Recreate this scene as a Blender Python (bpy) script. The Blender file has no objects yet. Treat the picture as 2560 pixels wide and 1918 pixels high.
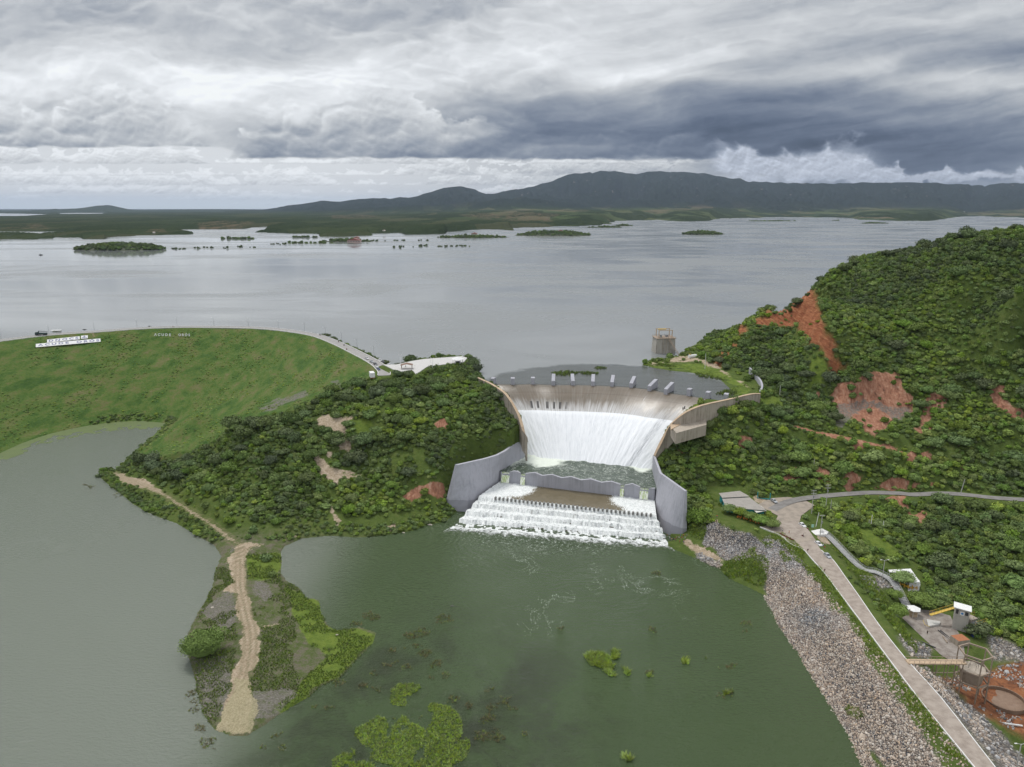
import bpy, bmesh, math, random
import numpy as np
from mathutils import Vector, Matrix, noise as mnoise
random.seed(7); rng = np.random.default_rng(7)
SC = bpy.context.scene; COL = SC.collection

# ---------------------------------------------------------------- camera
CAMZ = 165.0; PITCH = math.radians(13.9); F = 1775.0
cd = bpy.data.cameras.new('camera'); cam = bpy.data.objects.new('camera', cd); COL.objects.link(cam)
cam.location = (0, 0, CAMZ); cam.rotation_euler = (math.radians(90) - PITCH, 0, 0)
cd.sensor_width = 36; cd.lens = 36 * F / 2560; cd.clip_start = 1; cd.clip_end = 200000
SC.camera = cam
SC.view_settings.view_transform = 'Standard'; SC.view_settings.look = 'None'
SC.view_settings.exposure = 0.0; SC.view_settings.gamma = 1
SC.cycles.max_bounces = 5; SC.cycles.diffuse_bounces = 2; SC.cycles.glossy_bounces = 2
SC.cycles.transparent_max_bounces = 12; SC.cycles.volume_bounces = 0
SC.cycles.use_denoising = True; SC.cycles.caustics_reflective = False; SC.cycles.caustics_refractive = False

# ---------------------------------------------------------------- node helper
class NT:
    def __init__(s, tree): s.t = tree; s.n = tree.nodes; s.l = tree.links
    def new(s, ty, **kw):
        n = s.n.new(ty)
        for k, v in kw.items(): setattr(n, k, v)
        return n
    def put(s, sock, v):
        if hasattr(v, 'is_output') or isinstance(v, bpy.types.NodeSocket): s.l.new(v, sock)
        elif v is not None:
            if isinstance(v, (tuple, list)) and len(v) == 3 and sock.type == 'RGBA': v = (*v, 1)
            sock.default_value = v
    def math(s, op, a, b=None, c=None, clamp=False):
        n = s.new('ShaderNodeMath', operation=op, use_clamp=clamp)
        s.put(n.inputs[0], a); s.put(n.inputs[1], b)
        if c is not None: s.put(n.inputs[2], c)
        return n.outputs[0]
    def add(s, a, b): return s.math('ADD', a, b)
    def sub(s, a, b): return s.math('SUBTRACT', a, b)
    def mul(s, a, b): return s.math('MULTIPLY', a, b)
    def vmath(s, op, a, b=None):
        n = s.new('ShaderNodeVectorMath', operation=op); s.put(n.inputs[0], a); s.put(n.inputs[1], b)
        return n.outputs['Value'] if op in ('LENGTH', 'DISTANCE', 'DOT_PRODUCT') else n.outputs[0]
    def sep(s, v): n = s.new('ShaderNodeSeparateXYZ'); s.put(n.inputs[0], v); return n.outputs
    def comb(s, x, y, z):
        n = s.new('ShaderNodeCombineXYZ')
        for i, v in enumerate((x, y, z)): s.put(n.inputs[i], v)
        return n.outputs[0]
    def mix(s, f, a, b, blend='MIX'):
        n = s.new('ShaderNodeMix', data_type='RGBA', blend_type=blend); n.clamp_factor = True
        s.put(n.inputs[0], f); s.put(n.inputs[6], a); s.put(n.inputs[7], b); return n.outputs[2]
    def mapr(s, v, a, b, c=0.0, d=1.0, smooth=True):
        n = s.new('ShaderNodeMapRange'); n.interpolation_type = 'SMOOTHSTEP' if smooth else 'LINEAR'
        s.put(n.inputs[0], v)
        for i, q in enumerate((a, b, c, d)): s.put(n.inputs[i + 1], q)
        return n.outputs[0]
    def noise(s, vec, scale, detail=5, rough=.55, dist=0, out=0, dims='3D', lac=2.0):
        n = s.new('ShaderNodeTexNoise', noise_dimensions=dims); s.put(n.inputs['Vector'], vec)
        s.put(n.inputs['Scale'], scale); s.put(n.inputs['Detail'], detail); s.put(n.inputs['Roughness'], rough)
        s.put(n.inputs['Distortion'], dist); s.put(n.inputs['Lacunarity'], lac)
        return n.outputs[out]
    def voro(s, vec, scale, feature='F1', out=0, rand=1.0):
        n = s.new('ShaderNodeTexVoronoi', feature=feature); s.put(n.inputs['Vector'], vec)
        s.put(n.inputs['Scale'], scale); s.put(n.inputs['Randomness'], rand); return n.outputs[out]
    def ramp(s, f, stops):
        n = s.new('ShaderNodeValToRGB'); s.put(n.inputs[0], f); cr = n.color_ramp
        while len(cr.elements) < len(stops): cr.elements.new(0.5)
        for e, (p, c) in zip(cr.elements, stops):
            e.position = p; e.color = (*c, 1) if len(c) == 3 else c
        return n.outputs[0]
    def pos(s): return s.new('ShaderNodeNewGeometry').outputs['Position']
    def obj(s): return s.new('ShaderNodeTexCoord').outputs['Object']
    def attr(s, name, out='Fac'): n = s.new('ShaderNodeAttribute', attribute_name=name); return n.outputs[out]
    def rnd(s): return s.new('ShaderNodeObjectInfo').outputs['Random']
    def bump(s, h, strength=.5, dist=.1, normal=None):
        n = s.new('ShaderNodeBump'); s.put(n.inputs['Strength'], strength); s.put(n.inputs['Distance'], dist)
        s.put(n.inputs['Height'], h); s.put(n.inputs['Normal'], normal); return n.outputs[0]
    def scalev(s, v, x, y, z): return s.vmath('MULTIPLY', v, (x, y, z))

MATS = {}
def material(name, fn=None, base=None, rough=.8, metal=0.0, spec=.3):
    if name in MATS: return MATS[name]
    m = bpy.data.materials.new(name); m.use_nodes = True; t = NT(m.node_tree)
    b = m.node_tree.nodes['Principled BSDF']
    b.inputs['Roughness'].default_value = rough; b.inputs['Metallic'].default_value = metal
    b.inputs['Specular IOR Level'].default_value = spec
    if base: b.inputs['Base Color'].default_value = (*base, 1)
    if fn: fn(t, b)
    elif base:   # slight weathering on every plain surface
        p = t.obj(); f = t.noise(p, 1.3, 6, .65)
        t.put(b.inputs['Base Color'], t.mix(t.mapr(f, .35, .75), base, tuple(c * .78 for c in base)))
        t.put(b.inputs['Normal'], t.bump(t.noise(p, 9, 3), .25, .03))
    MATS[name] = m; return m
def hx(r, g, b):   # sRGB 0-255 to linear
    return tuple(((c / 255) / 12.92 if c / 255 < .04045 else ((c / 255 + .055) / 1.055) ** 2.4) for c in (r, g, b))

# ---------------------------------------------------------------- sky and light
SUN_EL, SUN_AZ = math.radians(62), math.radians(-35)     # azimuth from +Y (view direction), negative = left
world = bpy.data.worlds.new('World'); SC.world = world; world.use_nodes = True
w = NT(world.node_tree); w.n.clear()
sky = w.new('ShaderNodeTexSky', sky_type='NISHITA'); sky.sun_disc = False
sky.sun_elevation = SUN_EL; sky.sun_rotation = SUN_AZ
D = w.new('ShaderNodeTexCoord').outputs['Generated']
dx, dy, dz = w.sep(D)
# ---- cloud field over the view, computed from layered noise (no file is read)
def _h(ix, iy, s):
    h = (ix.astype(np.int64) * 374761393 + iy.astype(np.int64) * 668265263 + s * 974711) & 0xffffffff
    h = ((h ^ (h >> 13)) * 1274126177) & 0xffffffff
    return ((h ^ (h >> 16)) & 0xffff) / 65535.0
def _vn(X, Y, s=0):
    ix = np.floor(X); iy = np.floor(Y); fx = X - ix; fy = Y - iy; fx = fx * fx * fx * (fx * (fx * 6 - 15) + 10); fy = fy * fy * fy * (fy * (fy * 6 - 15) + 10)
    a = _h(ix, iy, s); b = _h(ix + 1, iy, s); c_ = _h(ix, iy + 1, s); d = _h(ix + 1, iy + 1, s)
    return (a * (1 - fx) + b * fx) * (1 - fy) + (c_ * (1 - fx) + d * fx) * fy
def _fb(X, Y, o=6, s=0, g=.52, rot=.5):
    r = 0; a = 1; t = 0; c_, q = math.cos(rot), math.sin(rot)
    for i in range(o): r = r + a * _vn(X, Y, s + i); t += a; a *= g; X, Y = (c_ * X - q * Y) * 2.03 + 13.1, (q * X + c_ * Y) * 2.03 + 7.7
    return r / t
def _bl(X, Y, o=5, s=0, g=.55, rot=.6):      # billows
    r = 0; a = 1; t = 0; c_, q = math.cos(rot), math.sin(rot)
    for i in range(o): r = r + a * (1 - np.abs(2 * _vn(X, Y, s + i) - 1)); t += a; a *= g; X, Y = (c_ * X - q * Y) * 2.07 + 3.1, (q * X + c_ * Y) * 2.07 + 5.7
    return r / t
def _ss(a, b, x): t = np.clip((x - a) / (b - a), 0, 1); return t * t * (3 - 2 * t)
def cloud_image(W=2000, H=520):
    U = np.linspace(-1.0, 1.0, W)[None, :].repeat(H, 0); V = np.linspace(-.012, .34, H)[:, None].repeat(W, 1)
    py = 959 + F * np.tan(np.arctan(-V) - PITCH); px = 1280 + U * (F * math.cos(PITCH) - (py - 959) * math.sin(PITCH))
    g = lambda x, y, sx, sy: np.exp(-((px - x) / sx) ** 2 - ((py - y) / sy) ** 2)
    w1 = _fb(px / 260, py / 130, 6, 11) - .5; w2 = _fb(px / 260 + 9, py / 130, 6, 21) - .5
    wx = px + 150 * w1; wy = py + 75 * w2
    cl = lambda *c: np.array([((q / 255) / 12.92 if q / 255 < .04045 else ((q / 255 + .055) / 1.055) ** 2.4) for q in c])
    gw = lambda x, y, sx, sy: np.exp(-((wx - x) / sx) ** 2 - ((wy - y) / sy) ** 2)
    dpt = 1 / (V.clip(0) + .075); cxx = U * dpt; cyy = dpt
    deck = _fb(cxx * 1.0 + 1.1 * w1, cyy * 1.0 + 1.1 * w2, 7, 31, .50) - .5
    strk = _fb((px - .0 * py + 1.9 * py) / 520 + .8 * w2, (py + .16 * px) / 62 + .9 * w1, 7, 41, .55) - .5
    puff = _bl(wx / 230, wy / 105, 6, 51, .50) - .5; puffu = _bl((wx + 8) / 230, (wy + 12) / 105, 6, 51, .46) - .5
    fine = _fb(wx / 80, wy / 40, 6, 61, .55) - .5
    rgt = _ss(1250, 1700, wx)
    # luminance in sRGB units
    L = 198 + deck * (86 - 34 * rgt) + strk * (34 + 50 * rgt) + puff * (36 - 18 * rgt) + (puff - puffu) * (40 - 24 * rgt) + fine * (24 - 16 * rgt)
    L += -16 * g(150, 60, 380, 80) + 20 * gw(560, 215, 240, 60) + 30 * gw(60, 205, 260, 50) + 20 * gw(640, 190, 220, 40) + 10 * gw(300, 60, 500, 60) + 16 * g(900, 180, 260, 60) + 12 * g(1500, 150, 420, 60) - 14 * g(1200, 30, 300, 60)
    L += -16 * g(2250, 60, 600, 110) - 14 * gw(2350, 120, 420, 50) + 4 * g(1750, 60, 500, 90) - 34 * gw(2600, 130, 520, 55) - 30 * gw(2150, 235, 500, 50) + 40 * gw(2480, 215, 230, 42) + 24 * gw(2080, 280, 170, 22) + 34 * gw(1700, 190, 260, 34)
    L += -24 * gw(1180, 285, 160, 80) - 28 * gw(1380, 270, 240, 75) - 46 * gw(1560, 345, 400, 70) - 62 * gw(2020, 355, 440, 80) - 70 * gw(2560, 410, 620, 110) - 24 * gw(1800, 265, 360, 40) - 30 * gw(2200, 480, 500, 60)
    # big cumulus masses with flat bases
    def mass(x0, x1, yb, tops, seed, dk, lt, k=1.0, edge=14, sc=1.0):
        nonlocal L
        top = np.interp(wx * .35 + px * .65, [t[0] for t in tops], [t[1] for t in tops], left=yb + 60, right=yb + 60)
        b = _bl(px / (95 * sc) + seed, py / (62 * sc), 6, 70 + seed, .50); bu = _bl((px + 5) / (95 * sc) + seed, (py + 10) / (62 * sc), 5, 70 + seed, .46)
        n = _fb(px / 60, py / 14, 4, 90 + seed)
        d = (py - top) / 1.0 + (b - .5) * 95 * sc; a = _ss(-edge * .3, edge, d) * _ss(yb + 5 + (n - .5) * 13, yb - 3 + (n - .5) * 13, py)
        xs = _ss(x0 - 30, x0 + 70, px + (b - .5) * 160 + w1 * 100) * _ss(x1 + 50, x1 - 90, px + (b - .5) * 160 + w2 * 120); a = a * xs * k
        tt = np.clip((yb - py) / (yb - top + 12).clip(20), 0, 1.2)
        lum = dk + (lt - dk) * tt ** .8 + (b - bu) * 62 + (b - .5) * 34 + deck * 40 + fine * 22
        rim = np.exp(-np.clip(d, 0, 99) / 9) * 22
        L = L * (1 - a) + np.minimum(lum + rim * (lt > 190), 246) * a
    # the open, sunlit band below the bases
    bandm = _ss(360, 372, py - 26 * _ss(500, 640, px + w1 * 160) + (_fb(px / 70, py / 20, 4, 88) - .5) * 16) * _ss(1880, 1560, px + w1 * 220) 
    Lb = 224 - 34 * _ss(800, 1500, px) + deck * 10; L = L * (1 - bandm) + Lb * bandm
    for r, (yb, hh) in enumerate([(513, 9), (500, 15), (484, 24), (464, 34), (440, 46), (410, 54)]):
        s = .34 + .15 * r; n = _bl(px / (120 * s) + 5 * r, py * 0 + r * 3.3, 3, 120 + r, .5); low_ = _vn(px / (300 * s) + 3 * r, py * 0 + r, 130 + r)
        b = _bl(px / (52 * s) + r, py / (30 * s), 6, 140 + r, .58); bu = _bl((px + 2) / (52 * s) + r, (py + 4) / (30 * s), 6, 140 + r, .58)
        top = yb - hh * (n * 1.7 - .25) * _ss(.30, .62, low_); d = (py - top) + (b - .5) * hh * 1.4
        a = _ss(-1, 3 + s * 2, d) * _ss(yb + 2, yb - 2, py + (b - .5) * 6) * bandm * (.55 + .05 * r)
        tt = np.clip((yb - py) / np.maximum(yb - top, 6), 0, 1); lum = 196 + 10 * (r < 3) + 52 * tt ** .7 + (b - bu) * 80 + (b - .5) * 26 - 26 * _ss(900, 1600, px)
        L = L * (1 - a) + np.minimum(lum, 252) * a
    mass(-400, 545, 366, [(-300, 300), (0, 262), (120, 300), (190, 232), (330, 225), (400, 262), (470, 322), (550, 345), (570, 372)], 3, 174, 222)
    mass(560, 1300, 394, [(560, 400), (590, 350), (650, 300), (760, 285), (880, 255), (950, 236), (1020, 262), (1060, 300), (1150, 310), (1240, 330), (1330, 340)], 5, 150, 204)
    mass(1150, 1860, 397, [(1100, 380), (1250, 345), (1500, 330), (1800, 330), (1900, 340)], 8, 98, 112, .7, 60)
    L += -20 * gw(1500, 250, 330, 30) * 0
    # storm blue: colour follows darkness
    L = np.clip(L, 74, 253)
    k1 = _ss(215, 95, L)
    R_ = L - 21 * k1 - 1; G_ = L - 10 * k1 + 2 * (1 - k1) ; B_ = L + 7 * k1 + 5
    # scud lying along the mountain crest
    sx = px + (_fb(px / 70, py / 44, 5, 201, .45) - .5) * 90; sy = py + (_bl(px / 60, py / 46, 5, 211, .46) - .5) * 56
    gs = lambda x, y, a, b: np.exp(-((sx - x) / a) ** 2 - ((sy - y) / b) ** 2)
    sm = 1.35 * gs(1990, 436, 175, 30) + 1.2 * gs(1880, 408, 95, 28) + 1.0 * gs(2110, 402, 90, 36) + .5 * gs(1800, 372, 60, 14) + 1.3 * gs(2400, 447, 260, 19) + 1.1 * gs(2230, 448, 110, 18) + .4 * gs(2130, 355, 60, 18)
    a = _ss(.22, 1.05, sm) * .92; b = _bl(px / 46, py / 30, 6, 221, .6); bu = _bl((px + 4) / 46, (py + 6) / 30, 6, 221, .6)
    lum = 186 + (b - bu) * 60 + (b - .5) * 36 + 10 * _ss(470, 400, py)
    R_ = R_ * (1 - a) + (lum - 6) * a; G_ = G_ * (1 - a) + (lum + 1) * a; B_ = B_ * (1 - a) + (lum + 15) * a
    # pale veil at the left horizon
    hz = _ss(478, 520, py) * _ss(1500, 900, px) * .75
    R_ = R_ * (1 - hz) + 226 * hz; G_ = G_ * (1 - hz) + 236 * hz; B_ = B_ * (1 - hz) + 239 * hz
    C = np.stack([R_, G_, B_], -1).clip(0, 255) / 255; return np.where(C < .04045, C / 12.92, ((C + .055) / 1.055) ** 2.4)
_im = cloud_image(); _H, _W = _im.shape[:2]
cimg = bpy.data.images.new('cloud_field', _W, _H, float_buffer=True); cimg.colorspace_settings.name = 'Non-Color'
cimg.pixels.foreach_set(np.concatenate([_im, np.ones((_H, _W, 1))], -1).astype(np.float32).ravel()); cimg.update(); cimg.pack()
ay = w.math('MAXIMUM', dy, .05)
u0 = w.math('DIVIDE', dx, ay); v0 = w.math('DIVIDE', dz, ay)
ti = w.new('ShaderNodeTexImage'); ti.image = cimg; ti.extension = 'EXTEND'
w.put(ti.inputs[0], w.comb(w.mul(w.add(u0, 1.0), .5), w.mul(w.add(v0, .012), 1 / .352), 0.0))
den = w.add(w.math('ABSOLUTE', dz), .12)
deck = w.noise(w.comb(w.math('DIVIDE', dx, den), w.math('DIVIDE', dy, den), 0.0), 1.1, 6, .58, .4)
c = w.mix(w.mapr(deck, .3, .7), hx(168, 174, 184), hx(240, 243, 247))
c = w.mix(w.mapr(dz, .25, .6), c, w.mix(deck, (.82, .85, .90), (1.05, 1.06, 1.08)))
front = w.mul(w.mul(w.mapr(dy, .25, .5), w.mapr(v0, .335, .27)), w.mapr(w.math('ABSOLUTE', u0), .99, .90))
c = w.mix(front, c, ti.outputs['Color'])
skn = w.new('ShaderNodeVectorMath', operation='SCALE'); w.put(skn.inputs[0], sky.outputs[0]); skn.inputs['Scale'].default_value = .08
c = w.mix(.05, c, skn.outputs[0])               # a little of the blue behind the cloud
bg = w.new('ShaderNodeBackground'); w.put(bg.inputs[0], c); bg.inputs[1].default_value = 1.0
wo = w.new('ShaderNodeOutputWorld'); w.l.new(bg.outputs[0], wo.inputs[0])
world.cycles.sampling_method = 'MANUAL'; world.cycles.sample_map_resolution = 512

sl = bpy.data.lights.new('sun', 'SUN'); sl.energy = 1.9; sl.angle = math.radians(14); sl.color = (1, .97, .92)
sun = bpy.data.objects.new('sun', sl); COL.objects.link(sun)
sd_ = Vector((math.sin(SUN_AZ) * math.cos(SUN_EL), math.cos(SUN_AZ) * math.cos(SUN_EL), math.sin(SUN_EL)))
sun.rotation_euler = sd_.to_track_quat('Z', 'Y').to_euler()

# ---------------------------------------------------------------- geometry helpers
sp_, cp_ = math.sin(PITCH), math.cos(PITCH)
def G(px, py, z=0.0):
    """world point at height z seen at photo pixel (px, py) - used once, to survey the site from the photograph"""
    dn = F * sp_ + (py - 959) * cp_; fw = F * cp_ - (py - 959) * sp_
    t = (CAMZ - z) / dn
    return ((px - 1280) * t, fw * t, z)
def G2(px, py, z=0.0): return G(px, py, z)[:2]
def to_px(X, Y, Z):
    dn = CAMZ - Z; fw = Y; dep = fw * cp_ + dn * sp_; up = -(dn * cp_ - fw * sp_)
    return 1280 + F * X / dep, 959 - F * up / dep, F / dep

def link(o, parent=None):
    COL.objects.link(o)
    if parent is not None: o.parent = parent
    return o
def tag(o, label=None, cat=None, group=None, kind=None):
    if label: o['label'] = label
    if cat: o['category'] = cat
    if group: o['group'] = group
    if kind: o['kind'] = kind
    return o
def mesh_obj(name, verts, faces, mat, parent=None, smooth=False):
    me = bpy.data.meshes.new(name); me.from_pydata([tuple(map(float, v)) for v in verts], [], [tuple(f) for f in faces]); me.validate()
    for m in (mat if isinstance(mat, (list, tuple)) else [mat]): me.materials.append(m)
    if smooth: me.polygons.foreach_set('use_smooth', [True] * len(me.polygons))
    o = bpy.data.objects.new(name, me); return link(o, parent)
def empty(name, loc, rz=0):
    o = bpy.data.objects.new(name, None); o.location = loc; o.rotation_euler = (0, 0, rz); o.empty_display_size = .5
    return link(o)
class MB:
    def __init__(s): s.v = []; s.f = []; s.mi = []; s.m = 0
    def _add(s, vs, fs):
        o = len(s.v); s.v += [tuple(v) for v in vs]; s.f += [tuple(i + o for i in f) for f in fs]; s.mi += [s.m] * len(fs); return s
    def box(s, c, d, rz=0, taper=1.0, ry=0):
        x, y, z = (q / 2 for q in d); M = Matrix.Translation(c) @ Matrix.Rotation(rz, 4, 'Z') @ Matrix.Rotation(ry, 4, 'Y')
        vs = [M @ Vector((a * x * (taper if e > 0 else 1), b * y * (taper if e > 0 else 1), e * z)) for e in (-1, 1) for a, b in ((-1, -1), (1, -1), (1, 1), (-1, 1))]
        return s._add(vs, [(3, 2, 1, 0), (4, 5, 6, 7), (0, 1, 5, 4), (1, 2, 6, 5), (2, 3, 7, 6), (3, 0, 4, 7)])
    def tube(s, a, b, r0, r1=None, n=8, caps=True):
        r1 = r0 if r1 is None else r1; a = Vector(a); b = Vector(b); d = (b - a)
        q = d.to_track_quat('Z', 'Y').to_matrix()
        ring = [q @ Vector((math.cos(2 * math.pi * i / n), math.sin(2 * math.pi * i / n), 0)) for i in range(n)]
        vs = [a + p * r0 for p in ring] + [b + p * r1 for p in ring]
        fs = [(i, (i + 1) % n, n + (i + 1) % n, n + i) for i in range(n)]
        if caps: fs += [tuple(range(n - 1, -1, -1)), tuple(range(n, 2 * n))]
        return s._add(vs, fs)
    def path(s, pts, r, n=6):
        for a, b in zip(pts[:-1], pts[1:]): s.tube(a, b, r, r, n)
        return s
    def prism(s, poly, z0, z1):      # poly: xy list, ccw
        n = len(poly); vs = [(x, y, z0) for x, y in poly] + [(x, y, z1) for x, y in poly]
        return s._add(vs, [tuple(range(n - 1, -1, -1)), tuple(range(n, 2 * n))] + [(i, (i + 1) % n, n + (i + 1) % n, n + i) for i in range(n)])
    def side(s, prof, y0, y1):       # profile in xz extruded along y
        n = len(prof); vs = [(x, y0, z) for x, z in prof] + [(x, y1, z) for x, z in prof]
        return s._add(vs, [tuple(range(n)), tuple(range(2 * n - 1, n - 1, -1))] + [(i, n + i, n + (i + 1) % n, (i + 1) % n) for i in range(n)])
    def cone(s, c, r, h, n=12, r2=0.0):
        c = Vector(c); return s.tube(c, c + Vector((0, 0, h)), r, max(r2, .001), n)
    def sphere(s, c, r, seg=10, ring=7, sc=(1, 1, 1)):
        vs = [(c[0], c[1], c[2] + r * sc[2])]
        for i in range(1, ring):
            ph = math.pi * i / ring
            for j in range(seg):
                th = 2 * math.pi * j / seg
                vs.append((c[0] + r * sc[0] * math.sin(ph) * math.cos(th), c[1] + r * sc[1] * math.sin(ph) * math.sin(th), c[2] + r * sc[2] * math.cos(ph)))
        vs.append((c[0], c[1], c[2] - r * sc[2])); L = len(vs) - 1; fs = []
        for j in range(seg): fs.append((0, 1 + j, 1 + (j + 1) % seg)); fs.append((L, 1 + (ring - 2) * seg + (j + 1) % seg, 1 + (ring - 2) * seg + j))
        for i in range(ring - 2):
            for j in range(seg): fs.append((1 + i * seg + j, 1 + (i + 1) * seg + j, 1 + (i + 1) * seg + (j + 1) % seg, 1 + i * seg + (j + 1) % seg))
        return s._add(vs, fs)
    def quad(s, a, b, c, d): return s._add([a, b, c, d], [(0, 1, 2, 3)])
    def build(s, name, mat, parent=None, smooth=False):
        o = mesh_obj(name, s.v, s.f, mat, parent, smooth)
        if any(s.mi) and len(o.data.polygons) == len(s.mi): o.data.polygons.foreach_set('material_index', s.mi)
        return o
def copy_tree(o, parent=None):
    c = o.copy(); COL.objects.link(c); c.parent = parent
    for ch in list(o.children): copy_tree(ch, c)
    return c

# numpy helpers
def sstep(a, b, x): t = np.clip((x - a) / (b - a), 0, 1); return t * t * (3 - 2 * t)
def _hash(ix, iy, s):
    h = (ix.astype(np.int64) * 374761393 + iy.astype(np.int64) * 668265263 + s * 974711) & 0xffffffff
    h = ((h ^ (h >> 13)) * 1274126177) & 0xffffffff
    return ((h ^ (h >> 16)) & 0xffff) / 65535.0
def vnoise(X, Y, s=0):
    ix = np.floor(X); iy = np.floor(Y); fx = X - ix; fy = Y - iy; fx = fx * fx * (3 - 2 * fx); fy = fy * fy * (3 - 2 * fy)
    a = _hash(ix, iy, s); b = _hash(ix + 1, iy, s); c_ = _hash(ix, iy + 1, s); d = _hash(ix + 1, iy + 1, s)
    return (a * (1 - fx) + b * fx) * (1 - fy) + (c_ * (1 - fx) + d * fx) * fy
def fbm(X, Y, o=4, s=0, g=.5):
    r = 0; a = 1; t = 0
    for i in range(o): r = r + a * vnoise(X * 2 ** i + 17 * i, Y * 2 ** i - 9 * i, s + i); t += a; a *= g
    return r / t
def poly_sd(X, Y, poly):
    """signed distance to polygon, positive inside"""
    X = np.asarray(X, float); Y = np.asarray(Y, float)
    d = np.full(X.shape, 1e18); ins = np.zeros(X.shape, bool); n = len(poly)
    for i in range(n):
        x0, y0 = poly[i][:2]; x1, y1 = poly[(i + 1) % n][:2]; ex, ey = x1 - x0, y1 - y0
        t = np.clip(((X - x0) * ex + (Y - y0) * ey) / (ex * ex + ey * ey + 1e-12), 0, 1)
        d = np.minimum(d, (X - x0 - t * ex) ** 2 + (Y - y0 - t * ey) ** 2)
        if y0 != y1:
            k = ((y0 > Y) != (y1 > Y)) & (X < ex * (Y - y0) / (ey if ey else 1e-12) + x0); ins ^= k
    return np.where(ins, 1, -1) * np.sqrt(d)
def line_d(X, Y, pts):
    """distance to polyline and interpolated third coordinate"""
    d = np.full(np.shape(X), 1e18); zz = np.zeros(np.shape(X))
    for a, b in zip(pts[:-1], pts[1:]):
        ex, ey = b[0] - a[0], b[1] - a[1]
        t = np.clip(((X - a[0]) * ex + (Y - a[1]) * ey) / (ex * ex + ey * ey + 1e-12), 0, 1)
        q = (X - a[0] - t * ex) ** 2 + (Y - a[1] - t * ey) ** 2; k = q < d
        d = np.where(k, q, d)
        if len(a) > 2: zz = np.where(k, a[2] + t * (b[2] - a[2]), zz)
    return np.sqrt(d), zz
def smooth_line(pts, n=4):
    """Catmull-Rom subdivision"""
    P = [np.array(p, float) for p in pts]; P = [2 * P[0] - P[1]] + P + [2 * P[-1] - P[-2]]; out = []
    for i in range(1, len(P) - 2):
        for k in range(n):
            t = k / n; out.append(tuple(.5 * (2 * P[i] + (P[i + 1] - P[i - 1]) * t + (2 * P[i - 1] - 5 * P[i] + 4 * P[i + 1] - P[i + 2]) * t * t + (3 * P[i] - P[i - 1] - 3 * P[i + 1] + P[i + 2]) * t ** 3)))
    out.append(tuple(P[-2])); return out
# ================================================================ SURVEY (photo pixels -> world metres)
RES = 49.5          # reservoir level
SHORE_PX = [(-200,1168),(0,1133),(58,1107),(116,1087),(174,1073),(232,1062),(290,1055),(348,1052),(417,1058),(400,1075),(372,1100),(345,1122),(318,1148),(302,1166),(290,1177),
 (262,1172),(247,1178),(255,1197),(278,1217),(307,1238),(330,1258),(364,1279),(400,1293),(441,1308),(499,1342),(537,1361),(554,1390),(540,1428),(532,1467),(513,1505),(489,1544),
 (468,1590),(466,1626),(479,1660),(489,1698),(499,1746),(508,1785),(537,1823),(576,1838),(619,1838),(658,1814),(706,1780),(739,1761),(773,1741),(800,1715),(850,1693),(894,1645),
 (932,1607),(939,1582),(898,1568),(841,1578),(817,1563),(802,1534),(797,1500),(764,1496),(749,1472),(715,1452),(701,1433),(703,1404),(701,1380),(711,1366),(754,1346),(826,1339),
 (898,1344),(971,1337),(1029,1327),(1067,1313),(1115,1303),(1133,1285),(1160,1262),(1205,1230),(1400,1250),(1637,1300),(1672,1345),(1668,1366),(1693,1376),(1731,1392),(1770,1411),(1800,1422),
 (1823,1446),(1874,1469),(1912,1488),(1927,1519),(1951,1565),(1977,1603),(2001,1638),(2031,1688),(2070,1750),(2112,1815),(2131,1850),(2160,1918),(2230,2050),(-900,2050),(-900,1400)]
LAKE = [G2(x, y, 0) for x, y in SHORE_PX]
CREST = smooth_line([(-640, 470), G2(-120, 868, 54), G2(0, 852, 54), G2(116, 838, 54), G2(246, 829, 54), G2(340, 822, 54), G2(435, 818, 54), G2(537, 818, 54), G2(637, 820, 54),
    G2(710, 826, 54), G2(785, 838, 54), G2(838, 857, 54), G2(890, 882, 54), G2(935, 906, 54), G2(958, 925, 54.3), G2(960, 938, 54.3)], 4)
def offset(line, d):
    P = [np.array(p[:2], float) for p in line]; out = []
    for i in range(len(P)):
        t = P[min(i + 1, len(P) - 1)] - P[max(i - 1, 0)]; t /= np.linalg.norm(t) + 1e-9
        out.append((P[i][0] - t[1] * d, P[i][1] + t[0] * d))
    return out
_cu = offset(CREST, 11)                        # upstream waterline of the embankment
# spillway survey
AX = np.array([-.295, -.955]); PX = np.array([.955, -.295])            # flow axis, and across it to the right
CL = [G2(*p) for p in [(1212, 958, 49.3), (1243, 961, 49.3), (1283, 962, 49.3), (1332, 961, 49.3), (1382, 963, 49.3), (1432, 963, 49.3), (1481, 964, 49.3), (1530, 966, 49.3), (1578, 969, 49.3),
    (1627, 975, 49.3), (1668, 983, 49.3), (1721, 990, 49.3), (1768, 998, 49.3), (1812, 1003, 49.3)]]
RESPOLY = [(-1500, 300), (-640, 482)] + _cu[1:-6] + [G2(1005,918,RES), G2(1040,902,RES), G2(1110,893,RES), G2(1180,898,RES), G2(1197,925,RES), G2(1207,950,RES)] + CL + \
    [G2(x, y, RES) for x, y in [(1840,985),(1822,968),(1799,948),(1768,938),(1722,931),(1680,927),(1636,920),(1606,911),(1630,902),(1662,897),(1697,889),(1722,874),(1761,850)]] + \
    [(190,665),(262,725),(400,770),(700,800),(1500,900),(1500,3000),(-1500,3000)]
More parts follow.
